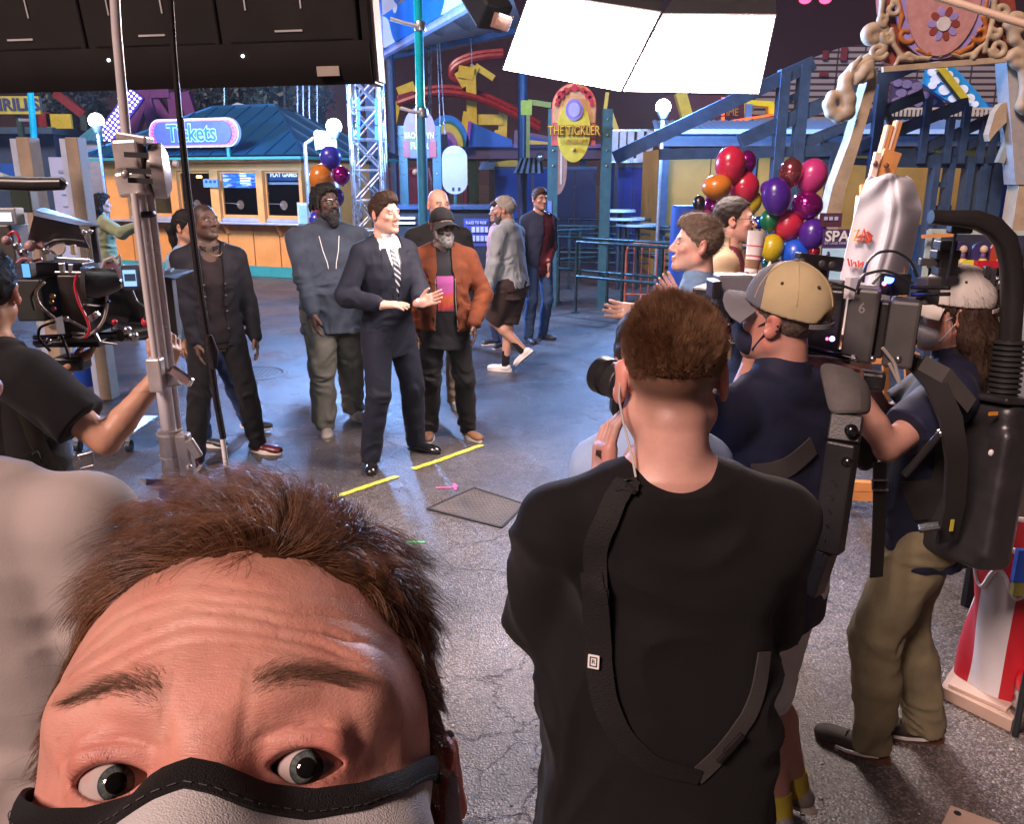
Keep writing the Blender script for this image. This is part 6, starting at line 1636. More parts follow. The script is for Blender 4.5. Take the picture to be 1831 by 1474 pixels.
def print_mat():
 m=pbr('tee_print',(.5,.1,.2),.7)
 N=m.node_tree.nodes;Lk=m.node_tree.links
 tc=N.new('ShaderNodeTexCoord');sp=N.new('ShaderNodeSeparateXYZ');Lk.new(tc.outputs['Generated'],sp.inputs[0])
 nz=N.new('ShaderNodeTexNoise');nz.inputs['Scale'].default_value=5;Lk.new(tc.outputs['Generated'],nz.inputs['Vector'])
 ma=N.new('ShaderNodeMath');ma.operation='MULTIPLY_ADD';Lk.new(nz.outputs['Fac'],ma.inputs[0]);ma.inputs[1].default_value=.35;Lk.new(sp.outputs['Z'],ma.inputs[2])
 rp=N.new('ShaderNodeValToRGB');e=rp.color_ramp.elements
 e[0].position=.15;e[0].color=(.03,.01,.02,1);e[1].position=1.0;e[1].color=(.30,.05,.20,1)
 for ps,c in((.35,(.35,.02,.02,1)),(.5,(.32,.075,.01,1)),(.62,(.45,.03,.05,1)),(.72,(.30,.05,.20,1))):
  x=e.new(ps);x.color=c
 Lk.new(ma.outputs[0],rp.inputs['Fac']);Lk.new(rp.outputs['Color'],N['Principled BSDF'].inputs['Base Color'])
 return m
def patch(G,x0,x1,z0,z1,off=.003,nx=8,nz=10,y=-.3,sg=1):
 g=[(x0+(x1-x0)*i/nx,y,z0+(z1-z0)*j/nz)for j in range(nz+1)for i in range(nx+1)]
 q,_=G.snap(g,off,9)
 return MB().sheet([[tuple(q[j*(nx+1)+i])for i in range(nx+1)]for j in range(nz+1)])
patch(G0,-.075,.075,z0+.10,z0+.40).build('shirt_print',print_mat(),p['E'],True,smooth=True)
for sg in(-1,1):
 ribbon(G,[(sg*.085,-.06,z0+.55),(sg*.115,-.25,z0+.46),(sg*.115,-.3,z0+.34)],[.05,.085,.03],.003,.006).build('lapel',c_suede,p['E'],True,smooth=True)
 ribbon(G,[(sg*.082,-.2,z0+.42),(sg*.088,-.3,z0+.2),(sg*.095,-.2,z0-.03)],.007,.002,.002).build('zip',pbr('steel_zip',(.30,.27,.22),.4,.8),p['E'],True)
def cap(p,mat,mat2=None,brim=True,back=False,fab=None,tilt=0,mesh_from=None,name='cap',fit=1.0):
 hp,HR,s,ho=p['hp'],p['HR'],p['s'],p['ho']
 G=Fld()
 G.ell(hp(0,.012,.040),tuple(q*s*fit for q in(.088,.110,.094)),HR,.02)
 cr=(lambda v:math.cos(R_(tilt)))
 n=HR@np.array([0,math.sin(R_(tilt)),math.cos(R_(tilt))]);c0=hp(0,0,.028)
 G.fn(lambda X,Y,Z,D:np.maximum(D,-((X-c0[0])*n[0]+(Y-c0[1])*n[1]+(Z-c0[2])*n[2])))
 G.fn(lambda X,Y,Z,D:D-np.where(D<.03,vnoise(X*26,Y*26,Z*26)*.0035,0))
 V,F=G.mesh(.005)
 o=mesh_np(name,V,F,mat,p['E'],True)
 if brim:
  P=[]
  for i in range(9):
   a=R_(-62+124*i/8);row=[]
   for j in range(6):
    r=.108+.078*(j/5)*math.cos(R_(-62+124*i/8))**.6
    x=r*math.sin(a)*.82;y=-r*math.cos(a)+.008
    z=.034-.030*(abs(x)/.085)**2-.018*j/5-y*0+(-y-.08)*math.tan(R_(-tilt))*.6
    if back:y=-y+.02
    row.append(tuple(hp(x,y,z)))
   P.append(row)
  MB().sheet(P,.004).build('brim',mat2 or mat,o,True,smooth=True)
 return o,G
cap(p,c_black,tilt=8,name='cap',fit=1.03)
L0=gnd(792,738)
person('bald smiling man in black shirt standing behind the suede jacket',L0,R_(15),1.88,(.52,.28,.20),1.12,feet=[(*gw(762,745),0),(*gw(812,728),.3)],head=(15,0,0),tops=[dict(name='shirt',t=.016,mat=c_black,hem=-.16,boxy=.95)],legs=dict(mat=cloth('tan_chino',(.30,.22,.15)),t=.014),shoes=dict(mat=s_white,sole_h=.03),hair=dict(style='bald',col=BLK),beard=dict(stubble=.6,col=(.06,.035,.025)),seed=6)
L0=gnd(915,662)
ll=at(936,628,L0.y-.10)
p=person('walking man in pale grey jacket and brown shorts with white sneakers, mid stride',L0,R_(-118),1.78,(.50,.28,.20),1.14,belly=.03,lean=(6,0),feet=[(*gw(903,664),.1),(ll.x,ll.y,.16,.0,.75)],hands=[dict(hint=(-.4,1,0)),dict(p=at(868,535,L0.y-.25),d=(-.1,0,-1),hint=(.4,1,0))],head=(8,0,0),tops=[dict(name='shirt',t=.014,mat=c_brownsh,hem=-.17,boxy=1.0,sleeve='short'),dict(name='jacket',t=.024,mat=c_grey,hem=-.06,boxy=1.0,collar=.03,amp=.010)],legs=dict(mat=c_brownsh,t=.03,short=True,r=1.15),shoes=dict(mat=s_white,sole_h=.03,sock=c_black,sock_h=.13),hair=dict(style='short',col=(.33,.30,.26),th=.010,top=.014),beard=dict(col=(.10,.085,.07),len=.012),seed=7)
L0=gnd(962,609)
person('man in maroon shirt and open navy jacket standing by the ride sign post',L0,R_(22),1.84,(.48,.27,.20),.95,feet=[(*gw(945,612),0),(*gw(970,606),.5)],hands=[None,dict(p=at(981,470,10.2),d=(.1,0,-1))],head=(10,0,0),tops=[dict(name='shirt',t=.010,mat=c_maroon,hem=-.16),dict(name='jacket',t=.020,mat=c_navyj,hem=-.10,open=(.5,-.1,.06,.14),ox=.09)],legs=dict(mat=cloth('jeans_light',(.06,.12,.24)),t=.012),shoes=dict(mat=s_dark),hair=dict(style='short',col=(.06,.035,.02),th=.008,top=.016),seed=8,res=.013)
L0=gnd(893,619)
p9=person('person in pink top half hidden beyond the walking man, seen in profile',L0,R_(-60),1.70,(.50,.28,.20),.9,female=True,head=(0,0,0),tops=[dict(name='shirt',t=.016,mat=c_pink,hem=-.14)],legs=dict(mat=c_jean,t=.012),shoes=dict(mat=s_dark,sole=s_white),hair=dict(style='long',col=(.05,.025,.015),th=.01,top=.012,len=.1),seed=9,res=.013)
L0=at(1232,700,3.85)
p=person('man in light blue denim shirt seen in profile with arms held open',L0,R_(-100),1.80,SKL,1.0,hands=[dict(p=at(1215,545,4.05),d=(-.55,.0,.8),n=(-.2,-.85,.1),curl=.2),dict(p=at(1152,560,3.55),d=(-1,.05,.10),n=(.1,-.75,.6),curl=.12,spread=.2,hint=(.5,.6,-.6))],head=(4,-5,0),tops=[dict(name='shirt',t=.014,mat=c_denimb,hem=-.18,collar=.03,sh=.08,amp=.007)],legs=dict(mat=c_jean,t=.014),shoes=dict(mat=s_brown,sole=s_sole),hair=dict(style='short',col=(.15,.10,.07),th=.005,top=.020,rough=.006,freq=1.0,strands=2500,sl=.022,sr=.0006),seed=10,res=.008,hres=.0045)
L0=at(1296,600,5.0)
pt=person('man with glasses in tan jacket and maroon shirt carrying a tall paper cup',L0,R_(72),1.86,(.55,.31,.23),1.0,hands=[dict(p=at(1338,505,4.78),d=(.75,-.1,.35),n=(.1,.75,.3),curl=.7,hint=(-.5,.9,-.3)),None],head=(5,0,0),tops=[dict(name='shirt',t=.010,mat=c_maroon,hem=-.16),dict(name='jacket',t=.022,mat=c_tan,hem=-.14,open=(.5,-.13,.06,.09),ox=-.085,collar=.035,amp=.006)],legs=dict(mat=c_jean,t=.014),shoes=dict(mat=s_dark),hair=dict(style='short',col=(.018,.012,.010),th=.012,top=.006,recede=.035,strands=1200),glasses=pbr('silver_frame',(.6,.6,.62),.25,1.0),seed=11)
L0=at(205,560,11.0)
person('woman in sage green blouse and rust skirt walking by the ticket booth',L0,R_(128),1.76,(.5,.28,.2),.95,female=True,hands=[dict(p=at(250,402,10.8),d=(1,0,-.2),hint=(-.3,.6,-1)),None],tops=[dict(name='blouse',t=.018,mat=c_sage,hem=-.02,amp=.012,sr=1.25)],legs=dict(mat=c_rust,skirt=-.75),shoes=dict(mat=s_dark),hair=dict(style='long',col=(.015,.010,.008),th=.014,top=.016,len=.16),seed=12,res=.013)
# -------- balloons
def balloon(u,v,ru,rv,Y,col,label,group,shiny=False,tilt=0.0):
 c=at(u,v,Y);k=(Y*_cp+.3)/FPX*1.0
 a,b_=ru*k,rv*k
 t=thing('balloon',label,'balloon',c,group=group)
 nm='balloon_%s_%d_%d_%d'%('foil' if shiny else 'latex',col[0]*99,col[1]*99,col[2]*99)
 m=pbr(nm,col,.16 if shiny else .30,.75 if shiny else 0.0,var=.05,vs=3,spec=.6,coat=.5 if shiny else .25,sss=0 if shiny else .05)
 prof=[]
 for i in range(17):
  f=i/16;an=math.pi*f
  r=math.sin(an)*(1-.10*(math.cos(an)>0)*math.cos(an));z=-math.cos(an)
  z=z*(1.0 if z>0 else 1.06);prof.append((max(a*r,1e-5),b_*z))
 Rm=Matrix.Rotation(tilt,3,'Y')
 MB().lathe(prof,c,24,Rm).build('skin',m,t,smooth=True)
 kb=c+Rm@Vector((0,0,-b_*1.06))
 MB().lathe([(.004,.012),(.009,0),(.013,-.012),(.001,-.013)],kb,10,Rm).build('knot',m,t,smooth=True)
 return t
def cluster(items,Y,group,base,what):
 for i,(u,v,ru,rv,col,lb,sh)in enumerate(items):
  balloon(u,v,ru,rv,Y+(.06*math.sin(i*2.4))+(.08 if 'behind' in lb else 0),col,lb,group,sh,.2*math.sin(i*1.9))
 c=at(*base,Y+.1)
 st=thing('balloon_stand',what,'balloon stand',(c.x,c.y,0))
 MB().cyl((c.x,c.y,.03),(c.x,c.y,at(items[0][0],items[0][1],Y).z),.012,8).build('stem',s_white,st,smooth=True);MB().lathe([(.16,0),(.16,.03),(.02,.05)],(c.x,c.y,0),20).build('base',m_dk,st)
B_BL,B_OR,B_MG,B_TL,B_PK,B_RD,B_PU,B_YE,B_GN,B_BK,B_RG,B_DB=(.04,.04,.45),(.62,.20,.02),(.40,.01,.26),(.02,.25,.20),(.55,.04,.20),(.55,.02,.06),(.07,.015,.26),(.55,.40,.01),(.005,.14,.05),(.008,.006,.008),(.45,.10,.12),(.01,.09,.60)
cluster([(591,281,18.5,19,B_BL,'blue balloon on top of the cluster beside the ticket booth',False),(575,318,22,23.5,B_OR,'orange balloon beside the ticket booth',False),(610,313,15.5,16,B_MG,'shiny magenta balloon beside the ticket booth',True),(568,357,12,13,B_TL,'teal balloon behind the bearded man',False),(577,371,16,20,B_PK,'pink balloon behind the bearded man',False),(568,394,15,16,B_BL,'blue balloon lowest in the cluster behind the bearded man',False),(600,352,15,17,B_PU,'purple balloon behind the head of the bearded man',False)],9.6,'balloon cluster by the booth',(586,420),'white stand holding the balloon cluster by the booth')
cluster([(1306,295,26,32,B_RD,'large red balloon at the top of the left cluster',False),(1334,292,17,22,B_MG,'shiny plum balloon behind the topmost red balloon',True),(1282,334,26,21,B_OR,'orange balloon at the left of the right hand balloons',False),(1331,336,25.5,29,B_RD,'red balloon right over the man in tan jacket',False),(1345,362,16,20,B_YE,'yellow balloon behind the glasses of the man in tan',False),(1250,364,11,14,B_BK,'small black balloon at far left of the right hand balloons',False),(1277,372,18,25,B_MG,'shiny magenta balloon behind the head of the man in tan',True),(1258,384,13,12,B_PK,'pink balloon low at the left behind the man in denim',False),(1332,404,15,19,B_GN,'shiny green balloon beside the face of the man in tan',True),(1357,398,12,11,B_DB,'small blue balloon between the green ones',True)],8.0,'balloon cluster left of the easel',(1315,420),'white stand holding the left one of the two balloon clusters near the easel')
cluster([(1415,308,20,24,B_RG,'shiny rose gold balloon at the top of the right cluster',True),(1452,315,25.5,30,B_PK,'big pink balloon at the top right of the cluster',False),(1388,351,25,32,B_PU,'violet balloon at the left of the right cluster',False),(1372,338,12,14,B_PU,'small violet balloon behind the larger violet one',False),(1443,367,27,24,B_MG,'shiny magenta balloon under the big pink one',True),(1376,394,17,19,B_GN,'dark green balloon behind the red and violet ones',False),(1409,402,26,27,B_RD,'red balloon in the middle of the right cluster',False),(1453,418,24,27,B_PU,'dark purple balloon at the right beside the draped cloth',False),(1380,443,21,24,B_YE,'yellow balloon low above the black camera',False),(1422,454,25,27,B_DB,'bright blue balloon low above the black camera',False),(1455,450,11,12,B_RD,'small shiny red balloon beside the bright blue one',True),(1384,474,23,12,B_GN,'green balloon lowest behind the cap of the operator',False),(1356,455,10,14,B_BL,'dark blue balloon behind the paper cup',False)],7.6,'balloon cluster beside the easel',(1415,480),'white stand holding the right one of the two balloon clusters near the easel')
c0,c1=at(1343,487,4.72),at(1354,415,4.74)
t=thing('paper_cup','tall pale paper cup with red print held by the man in tan','cup',c0)
MB().lathe([(.036,0),(.050,(c1-c0).length),(.053,(c1-c0).length+.004),(.047,(c1-c0).length)],c0,24,rot_to(c1-c0)).build('cup',pbr('cup_white',(.70,.60,.57),.5),t,smooth=True)
MB().lathe([(.0425,.085),(.0432,.094)],c0,24,rot_to(c1-c0)).build('red_band',pbr('cup_red',(.5,.06,.05),.5),t);MB().lathe([(.0463,.14),(.0469,.147)],c0,24,rot_to(c1-c0)).build('red_band',pbr('cup_red',(.5,.06,.05),.5),t)
MB().lathe([(.0385,.02),(.042,.07)],c0,24,rot_to(c1-c0)).build('sleeve',pbr('cup_sleeve',(.22,.11,.06),.8),t)
c=at(1228,378,9);t=thing('blue_drum','small blue plastic drum left of the balloons','drum',(c.x,c.y,0))
MB().lathe([(.16,0),(.165,.4),(.16,.8),(.16,c.z+.04),(.14,c.z+.06),(.0001,c.z+.06)],(c.x,c.y,0),20).build('drum',m_blue2,t,smooth=True);MB().lathe([(.168,.5),(.172,.52),(.168,.54)],(c.x,c.y,0),20).build('rib',m_blue2,t)
t=thing('distance_sign','purple sign reading SPA partly hidden by the draped cloth','sign',at(1500,460,7.4))
a,b_=at(1474,410,7.4),at(1560,500,7.4);MB().b2((a.x,7.4,b_.z),(b_.x,7.43,a.z)).build('board',pbr('sign_plum',(.07,.035,.13),.5),t)
zz=at(1500,444,7.4).z;MB().b2((a.x+.0,7.392,b_.z),(b_.x,7.399,zz)).build('lower_panel',pbr('sign_pale',(.35,.32,.42),.5),t)
text('SPA',.125,Matrix.Translation((a.x+.01,7.39,at(1480,423,7.4).z)),s_white,'lettering',t,.003,.003,'LEFT')
text('BY LANE MARKS',.030,Matrix.Translation((a.x+.01,7.39,at(1480,435,7.4).z)),pbr('print_lilac',(.45,.48,.70),.5),'lettering',t,.002,0,'LEFT')
MB().ball((a.x+.05,7.388,zz-.035),.012,8,6).b2((a.x+.035,7.386,zz-.13),(a.x+.065,7.391,zz-.05)).build('figure_print',pbr('sign_plum',(.07,.035,.13),.5),t)
a2,b2_=at(1468,381,7.45),at(1504,406,7.45);MB().b2((a2.x,7.45,b2_.z),(b2_.x,7.47,a2.z)).build('top_plate',pbr('sign_wine',(.09,.03,.06),.5),t)
for k in range(3):MB().b2((a2.x+.03+.045*k,7.44,a2.z-.06),(a2.x+.06+.045*k,7.449,a2.z-.03)).build('plate_mark',pbr('print_lilac',(.45,.48,.70),.5),t)
for x in(a.x+.04,b_.x-.04):MB().b2((x-.015,7.44,0),(x+.015,7.47,a.z)).build('leg',m_dk,t)
# -------- easel with draped cloth
m_pine=pbr('easel_pine',(.62,.27,.085),.5,var=.15,vs=6);YE=4.75
t=thing('easel','orange pine easel with two tall uprights under the draped white cloth','easel',at(1560,890,YE))
for(u0,v0,u1,v1)in((1606,216,1576,318),(1590,224,1563,322)):
 a,b_=at(u0,v0,YE),at(u1,v1,YE);d=(b_-a);e=a+d*(a.z/-d.z)if d.z else b_;MB().beam(a,b_+d*.6,.035,.05,(0,1,0)).build('upright',m_pine,t,bev=.004)
 MB().beam(a+Vector((-.014,-.028,0)),b_+Vector((-.014,-.028,0)),.012,.004,(0,1,0)).build('pale_edge',pbr('pine_pale',(.72,.55,.45),.5),t)
a,b_=at(1596,270,YE-.05),at(1576,322,YE-.05);MB().beam(a,b_,.10,.03,(0,1,0)).build('clamp_block',m_pine,t,bev=.004);a,b_=at(1570,272,YE-.07),at(1558,322,YE-.07);MB().beam(a,b_,.035,.03,(0,1,0)).build('clamp_side',pbr('pine_pale',(.72,.55,.45),.5),t,bev=.004)
for u,v in((1565,292),(1585,296)):MB().ball(at(u,v,YE-.09),.014,10,8).build('knob',pbr('knob_brown',(.15,.05,.03),.4),t,smooth=True)
cx=at(1540,700,YE).x
for p0,p1 in((at(1545,330,YE+.05),gnd(1516,905)),(at(1600,330,YE+.05),gnd(1640,900)),(at(1580,330,YE+.2),gnd(1585,830))):MB().beam(p0,p1,.04,.03,(0,1,0)).build('leg',m_pine,t,bev=.004)
for v in(610,640):MB().beam(at(1490,v,YE-.06),at(1640,v,YE-.06),.05,.06).build('tray',m_pine,t)
for v0,v1 in((868,876),(884,892)):MB().beam(at(1505,v0,YE-.02),at(1560,v1-6,YE-.02),.05,.06).build('foot_rail',m_pine,t)
MB().b2((at(1560,500,YE).x-.13,YE+.02,at(1560,640,YE).z),(at(1560,500,YE).x+.12,YE+.035,at(1560,350,YE).z)).build('canvas_board',s_white,t)
def drape():
 rows=[(313,1556,1622),(322,1547,1632),(345,1539,1640),(372,1532,1646),(400,1525,1642),(430,1516,1638),(462,1508,1630),(490,1503,1620),(520,1500,1612)]
 G=[];n=44
 vs=np.linspace(0,len(rows)-1,40)
 for q_ in vs:
  v=np.interp(q_,range(len(rows)),[r[0]for r in rows]);l_=np.interp(q_,range(len(rows)),[r[1]for r in rows]);r_=np.interp(q_,range(len(rows)),[r[2]for r in rows]);row=[]
  for i in range(n+1):
   a=i/n;u=l_+(r_-l_)*a
   side=max(0,(a-.68)/.32)
   y=YE-.10+.22*side**1.3-.05*math.exp(-((a-.55)/.06)**2)*(q_/8)**.6
   y+=.010*(q_/8)*math.sin(a*13+.8*q_*.3)*(1-.5*side)+.014*math.exp(-((q_-1.5)/1.3)**2)*math.sin(a*11+q_*1.1)
   y+=.008*math.sin(a*17-q_*.5)*side+.012*math.sin(9*a+2.2*q_)*math.exp(-((q_-2)/2)**2)
   vv=v+(3*math.sin(a*9)if q_<.5 else 0)
   row.append(at(u+1.2*math.sin(q_*1.3+a*4),vv,y))
  G.append(row)
 o=MB().sheet(G,.004).build('draped_cloth',cloth('drape_white',(.78,.78,.84),var=.03),None,smooth=True)
 tag(o,'white cloth with red lettering draped over the easel','cloth')
 mk=pbr('print_scarlet',(.62,.07,.04),.7);mo=pbr('print_orange',(.70,.30,.08),.7)
 def strokes(px,mat,nm,w_=.006):
  mb=MB()
  for line in px:mb.tube([at(u,v,YE-.135-.012*((v-400)/60))for u,v in line],w_,6)
  mb.build(nm,mat,o,smooth=True)
 strokes([[(1527,412),(1536,410),(1526,430),(1537,429)],[(1532,424),(1539,420)]],mo,'orange_print');strokes([[(1537,432),(1545,410),(1550,432)],[(1540,424),(1549,421)],[(1551,414),(1558,430)],[(1558,420),(1552,434)],[(1553,417),(1559,422),(1554,428)]],mk,'red_print',.007)
 strokes([[(1516,462),(1519,476)],[(1522,464),(1523,476),(1527,468)],[(1529,468),(1531,477)],[(1535,466),(1535,478),(1540,470)],[(1543,468),(1542,478)]],mk,'red_script',.005)
drape()
# -------- prize shelf
t=thing('prize_shelf','mint framed prize shelf with a red rail behind the overhead arm','shelf',at(1740,470,6.6))
YS=6.6;mint=pbr('frame_mint',(.38,.46,.42),.5);
for px in(((1655,520),(1668,412)),((1668,414),(1850,418)),((1684,414),(1680,520))):pbeam(px,(YS,YS),.035,'frame_bar',mint,t)
pbeam(((1656,424),(1716,421)),(YS-.1,YS-.1),.025,'wood_shelf',m_pine,t);a,b_=at(1668,420,YS+.3),at(1850,540,YS+.3);MB().b2((a.x,YS+.3,0),(b_.x,YS+.34,a.z)).build('back_panel',pbr('back_navy',(.03,.035,.06),.6),t)
a,b_=at(1655,520,YS),at(1850,530,YS);MB().b2((a.x,YS-.1,0),(b_.x,YS+.3,a.z-.02)).build('cabinet',pbr('cabinet_navy',(.03,.04,.07),.5),t);MB().b2((a.x,YS-.12,at(1700,472,YS).z-.03),(b_.x,YS+.3,at(1700,472,YS).z)).build('shelf_board',m_dk,t)
pbeam(((1744,472),(1860,474)),(YS-.16,YS-.16),.05,'red_rail',pbr('rail_red',(.55,.02,.04),.25,.2),t)
for u in(1706,1731):a,b_=at(u-8,465,YS-.2),at(u+9,476,YS-.2);MB().b2((a.x,YS-.2,b_.z),(b_.x,YS-.19,a.z)).build('price_label',pbr('label_yellow',(.65,.55,.03),.5),t)
for i,(u,mt,lb)in enumerate(((1716,(.03,.02,.09),'navy arched prize figure at the left of the shelf'),(1752,(.04,.03,.12),'navy arched prize figure in the middle of the shelf'),(1784,(.40,.05,.02),'red arched prize figure at the right of the shelf'))):
 g=thing('prize_figure',lb,'toy',at(u,470,YS-.06),group='prize figures on the shelf');c=at(u,470,YS-.02);c.z=at(1700,472,YS).z
 pts=[(-.07,0),(.07,0),(.07,.10)]+[(.07*math.cos(R_(a)),.10+.07*math.sin(R_(a)))for a in range(15,180,15)]+[(-.07,.10)]
 MB().prism(pts,.03,Matrix.Translation(c)).build('arch_board',pbr('prize_%d'%i,mt,.5),g);MB().ball(c+Vector((0,-.03,.115)),(.030,.025,.032),12,8).build('head',pbr('prize_cream',(.5,.38,.28),.6),g,smooth=True)
 MB().ball(c+Vector((0,-.03,.06)),(.022,.02,.035),12,8).build('body',pbr('prize_violet',(.10,.05,.16),.6),g,smooth=True);MB().lathe([(.045,0),(.025,.045),(.0001,.05)],c+Vector((0,-.035,0)),14).build('base',pbr('prize_yellow',(.62,.42,.04),.6),g,smooth=True)
t=thing('metal_cart','brushed steel cart side at the right edge behind the support pack','cart',at(1830,960,3.25))
a=at(1796,960,3.25);MB().b2((a.x,3.25,at(1800,968,3.25).z),(a.x+.9,3.9,at(1800,540,3.25).z)).build('steel_side',pbr('cart_steel',(.26,.24,.21),.42,.5,var=.3,vs=1.5),t,bev=.01);MB().b2((a.x-.03,3.22,at(1800,974,3.25).z),(a.x+.9,3.9,at(1800,966,3.25).z)).build('bottom_trim',s_white,t)
for x in(a.x+.1,a.x+.8):MB().cyl((x,3.6,0),(x,3.6,at(1800,974,3.25).z),.03,8).build('leg',m_dk,t)
t=thing('plank','pale wooden plank lying on the asphalt under the striped bag','plank',gnd(1745,1250),group='wood pieces at the lower right')
m_ply=pbr('plywood',(.50,.36,.28),.65,var=.2,vs=4,bump=.2,bs=40);q=[gnd(1682,1228,.05),gnd(1718,1172,.05),gnd(1850,1235,.05),gnd(1810,1290,.05)]
MB().add([p_ for p_ in q]+[Vector((p_.x,p_.y,0.001))for p_ in q],[(0,1,2,3)[::-1],(4,5,6,7)]+[((k+1)%4,k,k+4,(k+1)%4+4)[::-1]for k in range(4)]).build('board',m_ply,t,bev=.003)
q=[gnd(1696,1224,.063),gnd(1722,1186,.063),gnd(1830,1238,.063),gnd(1800,1270,.063)]
MB().add([p_ for p_ in q]+[Vector((p_.x,p_.y,0.051))for p_ in q],[(3,2,1,0),(4,5,6,7)]+[((k+1)%4,k,k+4,(k+1)%4+4)[::-1]for k in range(4)]).build('thin_sheet',pbr('plywood_pale',(.56,.42,.34),.6,var=.12,vs=4),t)
q=[gnd(1672,1500,.03),gnd(1700,1441,.03),gnd(1800,1478,.03),gnd(1800,1560,.03)]
t2=thing('plank','corner of a pale plywood sheet at the bottom right edge of the picture','plank',gnd(1740,1470),group='wood pieces at the lower right')
MB().add([p_ for p_ in q]+[Vector((p_.x,p_.y,0.001))for p_ in q],[(3,2,1,0),(4,5,6,7)]+[((k+1)%4,k,k+4,(k+1)%4+4)[::-1]for k in range(4)]).build('board',m_ply,t2);MB().ball(gnd(1712,1455,.031),(.012,.012,.003),8,5).build('screw_head',m_dk,t2)
bc=gnd(1800,1215,.064)
t=thing('striped_bag','red and white striped cloth bag with scalloped red top at the right edge','bag',bc)
Hb=.60;ring=[]
def bag_r(a,f):return .155+.030*math.cos(f*5)*.4+.022*f+.010*math.sin(3*a+f*6)+.006*math.sin(7*a+9*f)
ns=8;mats=(pbr('bag_white',(.62,.60,.62),.6,var=.05),pbr('bag_red',(.42,.008,.018),.5,var=.08))
for k in range(ns):
 a0,a1=2*math.pi*k/ns+.12,2*math.pi*(k+1)/ns+.12
 rows=[[(bc.x+bag_r(a0+(a1-a0)*i/8,f/14)*1.05*math.cos(a0+(a1-a0)*i/8),bc.y+bag_r(a0+(a1-a0)*i/8,f/14)*math.sin(a0+(a1-a0)*i/8),bc.z+Hb*f/14)for i in range(9)]for f in range(15)]
 MB().sheet(rows,.003).build('stripe',mats[k%2],t,smooth=True)
rows=[];edge=[]
for i in range(97):
 a=2*math.pi*i/96;zb_=Hb*.78-.05*math.sin(a*8+.5);col_=[]
 for f in range(6):
  z=zb_+(Hb+.004-zb_)*f/5;r=bag_r(a,z/Hb)+.006;col_.append((bc.x+r*1.05*math.cos(a),bc.y+r*math.sin(a),bc.z+z))
 rows.append(col_);edge.append(col_[0])
MB().sheet(rows,.003).build('scalloped_top',pbr('bag_scarlet',(.58,.010,.025),.5),t,smooth=True);MB().tube(edge,.009,6,False).build('white_piping',s_white,t,smooth=True)
MB().tube([r[5]for r in rows],.012,8,False).build('rim_piping',s_white,t,smooth=True);MB().lathe([(.0001,0),(.15,0)],bc+Vector((0,0,.01)),24).build('bottom',mats[0],t)
t=thing('blue_flap','blue and olive cloth flap hanging at the right edge above the bag','cloth',at(1826,1040,2.62));a,b_=at(1822,985,2.62),at(1870,1042,2.62);MB().b2((a.x,2.62,b_.z),(b_.x,2.64,a.z)).build('blue_part',m_blue2,t);MB().b2((a.x+.002,2.615,b_.z-.05),(b_.x,2.635,b_.z-.002)).build('olive_part',pbr('flap_olive',(.16,.15,.03),.6),t);MB().cyl((b_.x,2.63,0),(b_.x,2.63,a.z+.02),.012,8).build('post',m_dk,t)
tc_=gnd(1850,1300)
t=thing('steel_tin','ribbed steel tin with red lid at the lower right edge','tin',tc_)
MB().lathe([(.085,0),(.088,.01),(.082,.03),(.088,.05),(.082,.07),(.088,.09),(.082,.11),(.088,.13),(.086,.15)],tc_,28).build('tin',m_steel,t,smooth=True);MB().lathe([(.086,.151),(.09,.16),(.086,.20),(.06,.235),(.0001,.245)],tc_,28).build('lid',pbr('lid_red',(.55,.01,.015),.3),t,smooth=True)
t=thing('wooden_boom','pale wooden pole crossing the top right corner','pole',at(1831,42,3.0));MB().cyl(at(1600,-30,3.2),at(1990,92,2.9),.013,12).build('pole',pbr('pole_beech',(.62,.44,.32),.5),t,smooth=True);MB().cyl(at(1960,83,2.92),(at(1960,83,2.92).x,2.92,0),.015,10).build('stand',m_steel,t)
# -------- silver lighting stand and thin boom
m_chr=pbr('stand_chrome',(.85,.80,.78),.22,.35,var=.06,vs=12);m_cast=pbr('stand_cast',(.55,.50,.47),.36,.5,var=.2,vs=15);YP=1.72
t=thing('lighting_stand','chrome lighting stand with grip head and blue taped collar in the left foreground','light stand',gnd(320,1500))
kp=lambda px:px*(YP*_cp+.1)/FPX
P_=lambda u,v,y=YP:at(u,v,y)
MB().tube([P_(196,-160),P_(209,60),P_(226,250)],kp(8),14).build('upper_riser',m_chr,t,smooth=True)
MB().tube([P_(246,340),P_(303,775)],kp(13.5),18).build('middle_riser',m_chr,t,smooth=True);MB().tube([P_(240,345,YP-.03),P_(284,690,YP-.03)],kp(6.5),12).build('clamp_rod',m_chr,t,smooth=True);MB().tube([P_(266,345,YP+.02),P_(318,775,YP+.02)],kp(9),14).build('side_riser',m_chr,t,smooth=True)
MB().beam(P_(229,250),P_(238,305),kp(44),kp(40),(0,1,0)).build('grip_head',m_cast,t,bev=.006);MB().beam(P_(236,306),P_(247,350),kp(50),kp(40),(0,1,0)).build('grip_block',m_cast,t,bev=.006);MB().beam(P_(214,243),P_(268,252),kp(14),kp(36),(0,1,0)).build('grip_plate',m_cast,t,bev=.004)
for v in(276,305,322):MB().beam(P_(218+(v-250)*.15,v,YP-.04),P_(262+(v-250)*.15,v+2,YP-.04),kp(2),.01).build('groove',m_dk,t)
MB().lathe([(kp(16),-.02),(kp(44),-.012),(kp(46),0),(kp(46),.012),(kp(30),.022),(.0001,.024)],P_(283,306,YP+.03),32,rot_to((.85,.3,.02))).build('knuckle_disc',m_cast,t,smooth=True)
